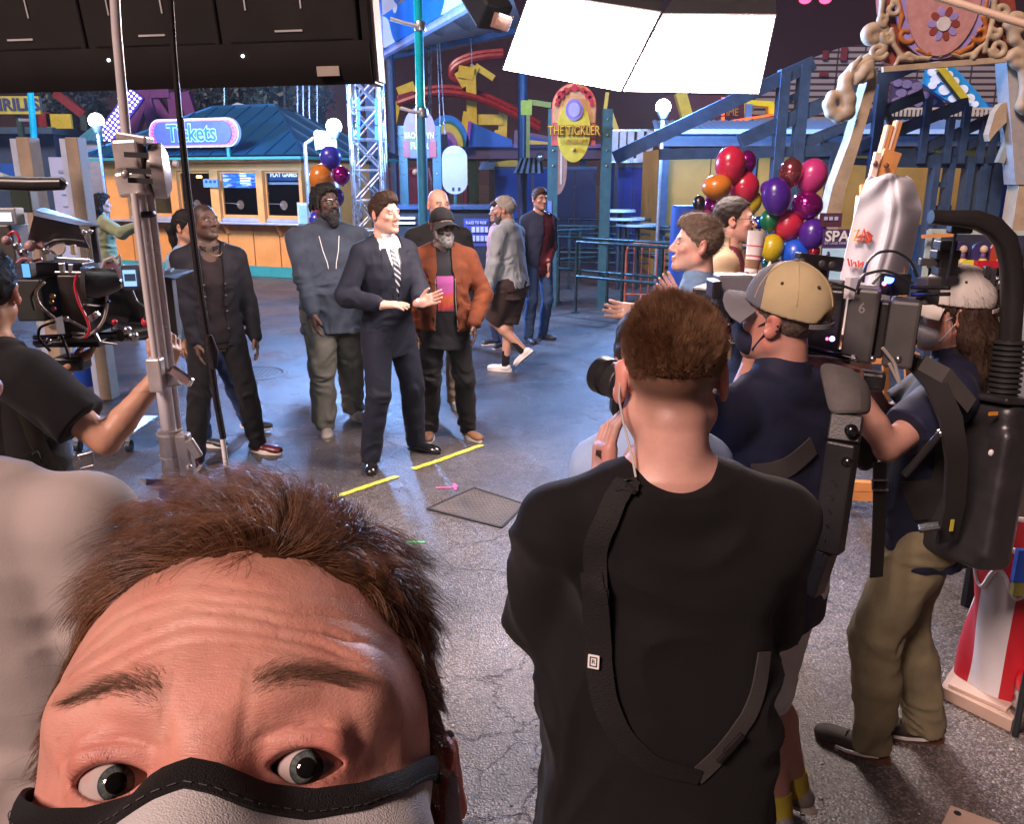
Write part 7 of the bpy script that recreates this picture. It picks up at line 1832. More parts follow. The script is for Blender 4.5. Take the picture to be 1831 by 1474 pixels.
MB().beam(P_(266,300,YP),P_(290,304,YP),kp(28),kp(28),(0,1,0)).build('knuckle_hub',m_cast,t,bev=.004);MB().ball(P_(224,312,YP-.05),kp(7),10,8).build('tee_screw',m_cast,t,smooth=True);MB().cyl(P_(310,292),P_(318,294),kp(6),10).build('tee_knob',m_chr,t,smooth=True)
MB().lathe([(kp(16),-.006),(kp(18.5),0),(kp(16),.006)],P_(259,383),16,rot_to(P_(246,340)-P_(303,775))).build('rubber_ring',m_dk,t,smooth=True)
MB().beam(P_(276,640,YP-.03),P_(284,700,YP-.03),kp(26),kp(22),(0,1,0)).build('bracket',m_cast,t,bev=.004);MB().cyl(P_(300,676),P_(322,672),kp(17),16).build('bracket_boss',m_cast,t,smooth=True);MB().beam(P_(306,660,YP-.04),P_(343,686,YP-.05),kp(17),kp(12),(0,1,0)).build('lever',pbr('lever_bright',(.75,.72,.72),.12,1.0),t,bev=.004)
MB().tube([P_(304,768),P_(316,866)],kp(22),18).build('collar',m_cast,t,smooth=True)
for v in(772,812,846):MB().tube([P_(303+(v-768)*.12,v),P_(303.6+(v-768)*.12,v+5)],kp(24),18).build('collar_ring',m_chr,t,smooth=True)
MB().beam(P_(326,775,YP-.02),P_(338,850,YP-.02),kp(24),kp(24),(0,1,0)).build('clamp_jaw',m_cast,t,bev=.005);MB().beam(P_(336,786,YP-.03),P_(356,818,YP-.03),kp(18),kp(10),(0,1,0)).build('clamp_lever',m_cast,t,bev=.004);MB().ball(P_(338,836,YP-.05),kp(6),10,8).build('bolt',m_chr,t,smooth=True)
MB().tube([P_(309,868),P_(313,905)],kp(25),18).build('blue_tape',pbr('tape_blue',(.03,.14,.42),.35,.2,var=.5,vs=30),t,smooth=True);MB().tube([P_(313,905),P_(318,960)],kp(24),18).build('base_tube',m_chr,t,smooth=True)
MB().tube([P_(292,864,YP-.03),P_(262,862,YP-.05)],kp(7),10).build('tee_handle',pbr('tape_blue',(.03,.14,.42),.35),t,smooth=True);MB().cyl(P_(262,862,YP-.05),P_(248,858,YP-.05),kp(4),8).build('tee_pin',m_chr,t,smooth=True)
b0=P_(318,960);MB().cyl(b0,(b0.x+.02,b0.y,.25),.024,14).build('lower_tube',m_chr,t,smooth=True)
for a in(20,140,260):MB().tube([(b0.x+.02,b0.y,.30),(b0.x+.02+.5*math.cos(R_(a)),b0.y+.5*math.sin(R_(a)),.02)],.013,8).build('leg',m_chr,t,smooth=True)
t=thing('boom_pole','thin black pole with taped foot leaning in front of the man in black denim','pole',gnd(412,905));YB2=1.9
px=[(303,-40),(311,90),(321,210),(333,330),(345,430),(358,530),(371,606),(378,660),(386,720),(398,785)]
MB().tube([at(u,v,YB2)for u,v in px],kp(5.2),10).build('pole',pbr('boom_black',(.022,.018,.018),.3,.2),t,smooth=True)
MB().tube([at(u+6,v,YB2-.01)for u,v in px[2:]],kp(1.6),6).build('cable',pbr('cable_black',(.02,.02,.02),.4),t,smooth=True)
MB().tube([at(372,600,YB2-.02),at(378,630,YB2-.02),at(383,660,YB2-.02)],[kp(8),kp(14),kp(6)],12).build('clip',pbr('boom_black',(.022,.018,.018),.3),t,smooth=True)
MB().tube([at(398,785,YB2),at(405,835,YB2)],kp(5.2),10).build('white_tape',s_white,t,smooth=True);MB().tube([at(405,835,YB2),at(410,862,YB2)],kp(5),10).build('lower_pole',m_dk,t,smooth=True)
MB().tube([at(410,862,YB2),at(413,882,YB2)],kp(6),10).build('yellow_tape',pbr('tape_signal',(.65,.50,.03),.5),t,smooth=True);MB().tube([at(413,882,YB2),at(415,900,YB2)],kp(6),10).build('red_tape',pbr('tape_red',(.5,.05,.03),.5),t,smooth=True)
e=at(415,900,YB2);MB().cyl(e,(e.x+.05,e.y,.01),kp(5),8).build('pole_end',m_dk,t,smooth=True)
# -------- film cameras
m_cb=pbr('cine_black',(.018,.017,.017),.38,var=.3,vs=25,bump=.12,bs=200);m_cg=pbr('cine_grey',(.06,.057,.054),.45,var=.2);m_rod=pbr('rod_carbon',(.02,.02,.022),.2,.4)
def cine_right():
 t=thing('cinema_camera','big black cinema camera with two batteries between the two capped operators','film camera',at(1550,650,2.42))
 c=at(1468,565,2.46);f=Vector((-.90,.42,.03)).normalized();up=Vector((.05,.02,1)).normalized();l_=up.cross(f).normalized();up=f.cross(l_)
 Rm=Matrix((f,l_,up)).transposed();Q=lambda x,y,z:c+Rm@Vector((x,y,z))
 bx=lambda x0,x1,y0,y1,z0,z1,nm,mat=m_cb,bev=.006,par=t:MB().box(Q((x0+x1)/2,(y0+y1)/2,(z0+z1)/2),(abs(x1-x0),abs(y1-y0),abs(z1-z0)),Rm).build(nm,mat,par,bev=bev)
 bx(-.06,.24,-.075,.085,-.095,.085,'body');
 for k in range(11):bx(-.05+.0,-.02,.083,.087,-.08+.014*k,-.073+.014*k,'vent_slat',m_dk,0)
 b1=bx(-.155,-.072,-.070,.080,-.115,.095,'battery',m_cg,.010);bx(-.157,-.152,-.05,.06,-.02,.0,'battery_step',m_cb,.002)
 b2=bx(-.262,-.182,-.085,.070,-.120,.070,'battery',m_cg,.010);bx(-.182,-.155,-.04,.05,-.10,.06,'battery_plate');bx(-.265,-.26,-.06,.05,-.05,-.035,'battery_step',m_cb,.002)
 s6=Matrix.Translation(at(1541,552,2.26));text('6',.040,s6,pbr('chalk',(.25,.24,.23),.8),'chalk_mark',b1,.0005)
 bx(-.05,.22,-.05,.06,.086,.105,'top_plate',m_cg,.004);bx(.02,.16,-.10,.10,.125,.140,'top_panel',pbr('panel_tan',(.16,.12,.10),.5),.004)
 h=MB().tube([at(1472,500,2.40),at(1475,478,2.40)],.014,10).build('handle_post',m_cb,t,smooth=True);MB().beam(at(1424,464,2.36),at(1502,473,2.40),.032,.04,(0,0,1)).build('handle_rail',m_cb,t,bev=.004)
 for u in(1434,1470,1488):MB().lathe([(.006,-.002),(.010,0),(.006,.002)],at(u,468+(u-1434)*.1,2.345),12,Matrix.Rotation(math.pi/2,3,'X')).build('rail_hole',m_cg,t)
 bx(.24,.31,-.04,.04,-.05,.05,'lens_tube',m_cb,.02);bx(.30,.37,-.08,.08,-.07,.06,'matte_box',m_cb,.006)
 MB().beam(at(1268,516,2.40),at(1284,516,2.40),.085,.05,(0,0,1)).build('sun_shade',m_cb,t,bev=.004);MB().b2(at(1282,548,2.42),at(1334,487,2.50)).build('wireless_box',pbr('box_grey',(.16,.155,.17),.5,var=.1),t,bev=.006)
 for zz in(-.105,):
  for yy in(-.03,.03):MB().cyl(Q(-.10,yy,zz),Q(.34,yy,zz),.008,10).build('rod',m_rod,t,smooth=True)
 MB().cyl(at(1438,622,2.30),at(1520,640,2.24),.009,12).build('handle_rod',m_rod,t,smooth=True);MB().lathe([(.006,0),(.012,.0),(.012,.008),(.006,.008)],at(1522,640,2.23),14,rot_to((.9,-.4,0))).build('rod_end',m_steel,t)
 bx(-.10,.20,-.055,.055,-.145,-.12,'dovetail',m_cb,.004);bx(-.2,.05,-.03,.03,-.20,-.146,'shoulder_plate',m_cb,.01)
 for(u,v,r,col,s_)in((1488,606,.007,(.25,.25,1),8),(1479,606,.004,(1,.05,.15),6),(1590,499,.013,(.05,.12,1.0),7),(1581,507,.006,(1,.1,.25),5)):MB().ball(at(u,v,2.255 if v>550 else 2.36),r,10,8).build('indicator_light',glow('led_%d'%u,col,s_),t,smooth=True)
 MB().box(at(1600,508,2.42),(.07,.05,.06),.3).build('receiver',m_cb,t,bev=.004);MB().box(at(1660,520,2.36),(.05,.04,.075),.3).build('transmitter',m_cg,t,bev=.004)
 for v0,v1 in((514,515),(527,526)):MB().cyl(at(1630,v0,2.36),at(1698,v1,2.26),.0055,8).build('antenna',m_rod,t,smooth=True)
 for i,px in enumerate((((1543,505),(1548,470),(1570,450),(1600,448),(1628,465),(1640,495)),((1532,520),(1540,492),(1580,482),(1610,494),(1632,507)),((1450,518),(1480,505),(1510,512),(1530,520)),((1590,650),(1610,690),(1600,650),(1578,622)),((1560,508),(1575,490),(1600,495)))):
  q_=np.array([tuple(at(u,v,2.36-.02*i))for u,v in px]);tt=np.linspace(0,1,len(q_));t2=np.linspace(0,1,24);P2=np.stack([np.interp(t2,tt,q_[:,k])for k in range(3)],1)
  for _ in range(3):P2[1:-1]=(P2[:-2]+2*P2[1:-1]+P2[2:])/4
  MB().tube([tuple(p_)for p_ in P2],.0042 if i!=3 else .005,6).build('cable',(pbr('cable_black',(.02,.02,.02),.4),pbr('cable_pale',(.4,.36,.32),.4))[i==3],t,smooth=True)
 MB().box(at(1522,515,2.36),(.03,.02,.06),.4).build('paper_tag',s_white,t);MB().box(at(1466,550,2.25),(.012,.01,.04)).build('orange_tab',pbr('tab_orange',(.6,.15,.02),.5),t)
 for u in(1528,1560,1606):MB().ball(at(u,642,2.30),.010,10,8).build('thumb_screw',m_steel,t,smooth=True)
 t2=thing('hook_block','black pulley and clamp hanging from the overhead arm','camera rig',at(1696,440,2.4));MB().box(at(1716,408,2.42),(.06,.04,.03)).build('pulley',m_cb,t2,bev=.006)
 for v,w_ in((438,.05),(455,.07),(470,.055),(484,.06)):MB().box(at(1690,v,2.5),(w_,.05,.028)).build('clamp',m_cb,t2,bev=.004)
 MB().beam(at(1644,468,2.5),at(1680,470,2.5),.022,.02,(0,1,0)).build('bar',m_cg,t2,bev=.003);MB().cyl(at(1712,396,2.42),at(1694,500,2.45),.004,6).build('cord',m_dk,t2)
 for(a,b_)in(((1766,476),(1758,520)),((1776,480),(1770,525)),((1800,500),(1780,515))):MB().beam(at(*a,2.52),at(*b_,2.52),.016,.012,(0,1,0)).build('steel_clip',m_steel,t2)
 MB().box(at(1800,530,2.55),(.09,.05,.12)).build('pack_box',m_cb,t2,bev=.006)
cine_right()
def cine_left():
 t=thing('cinema_camera','black cinema camera bristling with cables and monitors at the left edge','film camera',at(130,640,2.75))
 Y=2.78;k=lambda px:px*(Y*_cp+.1)/FPX
 def bx(u0,v0,u1,v1,Y0,dep,nm,mat=m_cb,bev=.005,rz=.0):
  a,b_=at(u0,v0,Y0),at(u1,v1,Y0);return MB().box(((a.x+b_.x)/2,Y0+dep/2,(a.z+b_.z)/2),(abs(b_.x-a.x),dep,abs(a.z-b_.z)),rz).build(nm,mat,t,bev=bev)
 bx(100,492,165,600,2.80,.16,'body');bx(20,500,82,575,2.74,.14,'battery',pbr('battery_olive',(.022,.026,.022),.5));bx(60,470,150,500,2.84,.12,'top_box');bx(36,468,56,498,2.74,.04,'screen_box',m_dk);bx(38,472,54,496,2.735,.004,'screen',glow('screen_cyan',(.12,.35,.75),.8),0)
 bx(164,505,262,580,2.95,.12,'lens_housing',m_cb,.02);MB().tube([at(165,540,2.9),at(250,560,3.05)],[k(38),k(32)],20).build('lens',m_cb,t,smooth=True)
 for u in(180,205,232):MB().tube([at(u,542+(u-180)*.2,2.91+(u-165)*.0017),at(u+8,544+(u-180)*.2,2.925+(u-165)*.0017)],k(41-(u-165)*.06),20).build('lens_ring',m_cg,t,smooth=True)
 bx(286,484,312,604,3.02,.10,'matte_box',pbr('matte_brown',(.035,.03,.025),.5),.004,.25);
 MB().sheet([[at(262,482,3.0),at(350,484,3.2)],[at(290,496,2.9),at(312,500,2.95)]],.004).build('matte_flag',pbr('flag_grey',(.05,.055,.06),.35,.3),t)
 MB().tube([at(150,506,2.62),at(172,506,2.64),at(208,500,2.68)],[k(24),k(26),k(19)],22).build('viewfinder',m_cb,t,smooth=True);MB().tube([at(146,507,2.61),at(156,507,2.615)],[k(19),k(27)],22).build('eye_cup',pbr('rubber',(.02,.02,.02),.5),t,smooth=True)
 MB().tube([at(182,482,2.66),at(188,466,2.66),at(202,460,2.66),at(212,472,2.66)],k(3.5),8).build('finder_loop',pbr('bracket_cream',(.45,.40,.36),.4),t,smooth=True)
 bx(214,474,254,520,2.72,.03,'side_monitor',pbr('monitor_frame',(.10,.10,.11),.4),.004,.2);
 o=bx(219,483,244,512,2.708,.003,'monitor_screen',glow('screen_pale',(.30,.50,.85),.75),0,.2);bx(222,490,242,503,2.700,.003,'screen_graphic',glow('screen_dark',(.04,.06,.1),.5),0,.2)
 A=[at(58,378,2.70),at(172,405,2.80),at(174,440,2.80),at(66,425,2.70)]
 MB().sheet([[A[0],A[1]],[at(60,388,2.62),at(140,405,2.66)],[A[3]+Vector((0,-.05,0)),A[2]+Vector((0,-.05,0))]],.006).build('monitor_hood',pbr('hood_grey',(.12,.115,.115),.35,.2),t,smooth=True)
 MB().sheet([[at(78,374,2.9),at(178,406,2.85)],[at(58,380,2.68),at(172,408,2.78)]],.006).build('hood_top',m_cb,t)
 bx(158,402,178,470,2.80,.02,'hood_side',m_cb)
 MB().tube([at(-40,326,2.5),at(60,329,2.5),at(112,328,2.5),at(119,326,2.5)],[k(11),k(11),k(10),k(3)],12).build('handle_bar',pbr('satin_black',(.030,.028,.027),.35,.3),t,smooth=True)
 MB().tube([at(-30,328,2.55),at(-10,310,2.55),at(20,322,2.55)],k(6),8).build('handle_arm',m_cb,t,smooth=True)
 bx(-20,372,31,402,2.66,.05,'recorder',pbr('recorder_pale',(.28,.27,.27),.45),.004);bx(-16,380,21,396,2.655,.003,'recorder_screen',glow('screen_white2',(.6,.7,.9),.8),0)
 G=bx(15,335,58,380,2.85,.05,'dark_box',pbr('box_green',(.02,.04,.03),.5));bx(-30,402,30,470,2.72,.1,'power_box',m_cg)
 MB().lathe([(k(8),-.006),(k(13),-.006),(k(14),0),(k(13),.006),(k(8),.006)],at(103,442,2.66),20,Matrix.Rotation(math.pi/2,3,'X')).build('cream_ring',pbr('bracket_cream',(.45,.40,.36),.4),t,smooth=True)
 for(u0,v0,u1,v1,w_)in((98,462,160,466,6),(98,487,150,488,4),(110,470,112,486,8),(126,472,126,488,6),(122,572,156,590,5),(170,596,178,612,5),(128,596,152,597,4),(182,612,210,616,4),(160,572,176,560,10)):MB().beam(at(u0,v0,2.66),at(u1,v1,2.66),k(w_),k(w_),(0,1,0)).build('steel_bracket',m_steel,t,bev=.002)
 bx(60,610,178,622,2.75,.10,'base_plate',m_cb);bx(90,600,210,608,2.85,.02,'rod_bracket',m_cb)
 for v in(596,606):MB().cyl(at(60,v+8,2.72),at(268,v-2,3.05),.008,8).build('rod',m_rod,t,smooth=True)
 MB().cyl(at(215,600,2.85),at(262,592,2.95),.022,12).build('follow_focus',m_cb,t,smooth=True);MB().ball(at(238,602,2.85),.02,10,8).build('focus_knob',m_steel,t,smooth=True)
 rs=random.Random(9);mats_=(pbr('cable_black',(.02,.02,.02),.4),pbr('cable_red',(.55,.03,.05),.35),pbr('cable_pale',(.4,.36,.32),.4),pbr('cable_pink',(.45,.16,.20),.4))
 paths=[((138,490),(132,510),(142,545),(156,570),(162,592),(152,604)),((190,525),(192,545),(186,575),(168,595),(145,606),(130,602)),((15,420),(25,412),(36,425),(32,450),(40,460)),((80,505),(62,520),(70,545),(86,560),(98,570)),((70,510),(55,530),(62,555)),((100,575),(70,585),(68,605),(90,628)),((236,520),(244,540),(262,552),(258,580)),((150,545),(178,548),(196,538)),((30,470),(44,460),(60,468),(75,462)),((110,600),(118,620),(124,640)),((80,440),(96,430),(120,428),(150,432)),((200,470),(214,455),(216,475))]
 for i,px in enumerate(paths):
  q_=np.array([tuple(at(u,v,2.63+.02*(i%3)))for u,v in px]);tt=np.linspace(0,1,len(q_));t2=np.linspace(0,1,20);P2=np.stack([np.interp(t2,tt,q_[:,j])for j in range(3)],1)
  for _ in range(3):P2[1:-1]=(P2[:-2]+2*P2[1:-1]+P2[2:])/4
  MB().tube([tuple(p_)for p_ in P2],.0045,6).build('cable',mats_[(1,2,1,2,0,0,0,0,3,0,0,2)[i]],t,smooth=True)
 for(u,v,r,mt)in((94,530,5,'brass'),(92,540,4,'brass'),(96,552,4,'red'),(118,570,5,'s'),(30,440,7,'s'),(12,430,8,'p'),(54,440,9,'p'),(42,452,8,'s'),(82,448,6,'s'),(205,576,5,'red'),(262,576,9,'red'),(150,416,5,'s'),(162,414,4,'s'),(228,590,7,'s'),(86,610,6,'s'),(108,606,5,'s')):
  MB().ball(at(u,v,2.64),k(r),10,8).build('knob',{'brass':pbr('brass',(.35,.22,.10),.35,1.0),'red':pbr('knob_red',(.45,.02,.04),.3),'s':m_steel,'p':pbr('knob_rose',(.42,.25,.24),.4)}[mt],t,smooth=True)
 bx(142,478,164,492,2.68,.03,'blue_box',pbr('box_sky',(.10,.22,.50),.4),.003);bx(60,428,78,446,2.66,.03,'grip_box',pbr('knob_rose',(.42,.25,.24),.4),.004);bx(124,438,134,456,2.65,.02,'tan_block',pbr('block_tan',(.40,.30,.18),.5),.003)
 MB().box(at(130,648,2.86),(.10,.08,.05)).build('shoulder_pad',m_cb,t,bev=.01)
cine_left()
# -------- people near the camera
k_neck=pbr('skin_close',(1,1,1),.48,var=.07,vs=30,bump=.12,bs=420,tint=True,sss=.22)
def loc_pts(p,px,Y):
 Mi=p['M'].inverted();ys=Y if isinstance(Y,(list,tuple))else[Y]*len(px)
 return[tuple(Mi@at(u,v,y))for(u,v),y in zip(px,ys)]
L0=at(1209,600,1.27)
c_tee2=cloth('black_tee',(.0050,.0042,.0048),var=.2,rough=.85,sheen=.04,bump=.3,bs=600)
pm=person('man in black tee seen from behind with a sling strap and short brown hair',L0,R_(183),1.795,(.60,.33,.26),1.0,hands=[dict(p=(L0.x+.072,L0.y+.19,1.50),d=(-.25,.15,.95),n=(-.6,.2,0),curl=.5,e=(L0.x+.215,L0.y+.12,1.17)),dict(p=(L0.x-.072,L0.y+.16,1.45),d=(.05,.25,.95),n=(.8,.2,0),curl=.5,e=(L0.x-.205,L0.y+.11,1.16))],head=(-2,9,1),tops=[dict(name='tee_shirt',t=.017,mat=c_tee2,hem=-.17,sleeve='short',sr=.90,slen=.86,wmin=.95,boxy=1.13,amp=.012,res=.006,neck=.066,flare=.0,ff=.8)],legs=dict(mat=c_jean,t=.012),shoes=dict(mat=s_dark,sole=s_white),hair=None,seed=14,hres=.0035,skin_mat=k_neck,eyes=False)
hp,HR,s=pm['hp'],pm['HR'],pm['s']
hcol=(.37,.215,.125)
b=pm['body'];n=len(b.data.vertices)
V=np.empty(n*3,np.float32);b.data.vertices.foreach_get('co',V);V=V.reshape(-1,3)
q=(V-pm['ho'])@HR/s
T=np.empty(n*4,np.float32);b.data.attributes['tint'].data.foreach_get('color',T);T=T.reshape(-1,4)
zl=np.interp(q[:,1],*HAIRLINE)
f=np.clip((q[:,2]-zl+.012)/.065,0,1)**.8*(np.abs(q)<.17).all(1)*(q[:,2]>-.10)
f=f*~((np.abs(q[:,0])>.072)&(np.abs(q[:,1]-.016)<.032)&(q[:,2]<.034))
f=(f*.85)[:,None]
T[:,:3]=T[:,:3]*(1-f)+np.array((.10,.048,.024))*f
b.data.attributes['tint'].data.foreach_set('color',T.ravel())
hm2=pbr('hair_auburn',hcol,.38,var=.35,vs=90,spec=.55)
G=Fld();G.ell(hp(0,.013,.036),(.0758*s,.0978*s,.087*s),HR,.01)
zt=lambda Y_,Z_:0
def trim2(X,Y,Z,D):
 x0,y0,z0=X-pm['ho'][0],Y-pm['ho'][1],Z-pm['ho'][2]
 ly=(x0*HR[0,1]+y0*HR[1,1]+z0*HR[2,1])/s;lz=(x0*HR[0,2]+y0*HR[1,2]+z0*HR[2,2])/s
 return np.maximum(D,(np.interp(ly,HAIRLINE[0],HAIRLINE[1])+.076-lz)*.6)
G.fn(trim2)
Vh,Fh=G.mesh(.004)
hair=mesh_np('hair',Vh,Fh,pbr('scalp_hair',(.075,.034,.016),.9,spec=.05),pm['E'],True)
G=Fld();G.ell(hp(0,.013,.034),(.0752*s,.0972*s,.0855*s),HR,.01)
G.fn(lambda X,Y,Z,D:np.maximum(D,(np.interp(((X-pm['ho'][0])*HR[0,1]+(Y-pm['ho'][1])*HR[1,1]+(Z-pm['ho'][2])*HR[2,1])/s,HAIRLINE[0],HAIRLINE[1])+.004-((X-pm['ho'][0])*HR[0,2]+(Y-pm['ho'][1])*HR[1,2]+(Z-pm['ho'][2])*HR[2,2])/s)*.6))
Vs,Fs=G.mesh(.005)
P,N=scatter(Vs,Fs,42000,14)
lq=(P-pm['ho'])@HR/s
zl=np.interp(lq[:,1],*HAIRLINE);up=np.clip((lq[:,2]-zl)/.11,0,1)
keep=(N@HR)[:,2]>-.35
kk=np.clip((lq[:,2]-zl-.016)/.055,0,1)
keep&=np.random.RandomState(2).rand(len(P))<kk
P,N,up,lq=P[keep],N[keep],up[keep],lq[keep]
ln=.0018+.007*np.clip((up-.72)/.25,0,1)+.022*np.clip(up-.25,0,1)**1.1+.012*np.clip((-lq[:,1]-.02)/.06,0,1)*up
rs=np.random.RandomState(5)
cl=np.stack([vnoise(lq[:,0]*60+k*9,lq[:,1]*60,lq[:,2]*60)for k in range(3)],1)*.9
gi=rs.choice(len(P),900,replace=False);near=np.concatenate([np.argmin(((P[i:i+4000,None].astype(np.float32)-P[gi][None].astype(np.float32))**2).sum(-1),1)for i in range(0,len(P),4000)])
cl=cl[gi][near]*.22;ln=ln*rs.uniform(.7,1.2,900)[near]
dirs=(HR@np.array([.1,.35,.25]))+cl@HR.T+(P[gi][near]-P)/ln[:,None]*.2
v,f=strands(P,N*.8+(HR@np.array([0,.25,.3])),ln*rs.uniform(.8,1.15,len(P)),dirs,.00034,4,.10,14)
tag(mesh_np('strand_layer',v,f,hm2,hair,False),kind='stuff')
TG=pm['garments'][0][1]
full=Fld();full.ops=list(TG.ops)
mstrap=cloth('black_webbing',(.009,.008,.008),var=.2,rough=.6,bump=.5,bs=500)
px=[(1088,812),(1076,880),(1066,960),(1058,1040),(1056,1110)]
st_=ribbon(full,loc_pts(pm,px,1.10),.036,.010,.003,26)
strap=st_.build('sling_strap',mstrap,pm['E'],True,smooth=True)
px=[(1050,1050),(1052,1130),(1058,1200),(1074,1270),(1112,1335),(1170,1380),(1258,1404)]
ribbon(full,loc_pts(pm,px,1.10),[.034,.044,.044,.042,.038,.030,.024],.013,.006,40).build('strap_pad',mstrap,strap,False,smooth=True)
px=[(1250,1406),(1300,1370),(1345,1330),(1400,1270),(1440,1200)]
ribbon(full,loc_pts(pm,px,1.10),.030,.010,.003,20).build('strap_tail',cloth('grey_webbing',(.05,.045,.042),var=.2,rough=.6,bump=.5,bs=500),strap,False,smooth=True)
mbk=pbr('buckle_metal',(.05,.045,.045),.3,.8)
pq,g=full.snap(loc_pts(pm,[(1325,1348),(1310,1362)],1.1),.016,9)
R3=Matrix((Vector(g[0]).cross(Vector((.6,0,.6)).normalized()),Vector((.6,0,.6)).normalized(),Vector(g[0]))).transposed()
mb=MB()
for w_,d_ in((.040,.010),):mb.box(pq[0],(.042,.010,.006),R3);mb.box(pq[1],(.042,.007,.006),R3)
mb.build('buckle',mbk,strap,False,bev=.002)
pq,g=full.snap(loc_pts(pm,[(1051,1203),(1051,1190),(1062,1203)],1.1),.021,9)
zv=Vector(g[0]);yv=(Vector(pq[1])-Vector(pq[0])).normalized();xv=yv.cross(zv).normalized();yv=zv.cross(xv)
RL=Matrix((xv,-zv,yv)).transposed().to_4x4();ML=Matrix.Translation(Vector(pq[0]))@RL
MB().prism(rrect(.018,.022,.001,1),.0012,ML).build('logo_patch',s_white,strap,False)
ML2=ML@Matrix.Translation((0,-.0006,0))
mb=MB()
for a,b_ in(((-.006,-.0078),(.006,-.0062)),((-.006,.0062),(.006,.0078)),((-.006,-.0078),(-.0044,.0078)),((.0044,-.0078),(.006,.0078))):
 mb.prism([(a[0],a[1]),(b_[0],a[1]),(b_[0],b_[1]),(a[0],b_[1])],.0005,ML2)
mb.build('logo_outline',c_black,strap,False)
text('R',.010,ML2,c_black,'logo_letter',strap,.0003,local=False)
mb=MB()
pts=[hp(-.0,0,0)]
mb.tube([tuple(a)for a in np.array([hp(.083,.028,.0),hp(.086,.036,-.03),hp(.080,.046,-.07),hp(.070,.060,-.115),hp(.066,.075,-.15)])],.0018,6)
mb.build('earpiece_tube',pbr('clear_tube',(.5,.48,.46),.15),pm['E'],True,smooth=True)
t=thing('stills_camera','black stills camera with a stubby lens held up by the man in black tee','camera',(L0.x-.03,L0.y+.27,1.63))
cm=pbr('camera_black',(.012,.012,.013),.45,bump=.2,bs=300)
MB().box((L0.x-.0,L0.y+.24,1.585),(.135,.055,.09)).build('body',cm,t,bev=.008)
MB().cyl((L0.x,L0.y+.26,1.585),(L0.x,L0.y+.36,1.59),.036,24).build('lens',cm,t,smooth=True)
MB().box((L0.x-.0,L0.y+.24,1.64),(.05,.045,.03),taper=.6).build('viewfinder_hump',cm,t,bev=.004)
tl=thing('zoom_lens','dark round lens end beside the left ear of the man in black tee','lens',at(1122,690,1.36))
d_=Vector((-.5,.85,.05)).normalized();c_=at(1124,690,1.36)
MB().lathe([(.024,-.05),(.027,-.045),(.027,0),(.030,.002),(.030,.05),(.033,.052),(.033,.075),(.028,.076)],c_,24,rot_to(d_)).build('barrel',cm,tl,smooth=True)
MB().lathe([(.0302,.012),(.0316,.014),(.0316,.036),(.0302,.038)],c_,24,rot_to(d_)).build('focus_ring',pbr('rubber',(.02,.02,.02),.7),tl)
L1=at(1396,600,2.16)
pc=person('camera operator in navy polo and beige mesh cap with a shoulder rig',L1,R_(-150),1.735,(.46,.23,.17),1.12,belly=.04,feet=[(L1.x+.13,L1.y+.02,0,-.2),(*gw(1424,1452),.3)],hands=[None,dict(p=(L1.x+.03,L1.y+.30,1.48),hint=(.6,.3,-1))],head=(16,-5,0),tops=[dict(name='polo_shirt',t=.018,mat=c_navy,hem=-.16,sleeve='short',collar=.034,boxy=1.03,amp=.008,res=.008)],legs=dict(mat=c_stone,t=.025,short=True,below=.02,r=1.15,res=.009),shoes=dict(mat=pbr('grey_shoe',(.25,.23,.21),.6),sole=s_sole,sock=cloth('yellow_sock',(.55,.45,.05)),sock_h=.05),hair=dict(style='short',col=(.12,.09,.07),th=.004,top=.004,strands=900,sl=.006),seed=15,hres=.0045,skin_mat=k_neck,mask=cloth('navy_mask',(.02,.02,.045)),eyes=False)
m_mesh=cloth('beige_mesh',(.62,.50,.28),var=.08,rough=.8,bump=.9,bs=900)
m_capg=cloth('grey_twill',(.17,.165,.18),var=.15,bump=.5,bs=700)
hp,HR,s,ho=pc['hp'],pc['HR'],pc['s'],pc['ho']
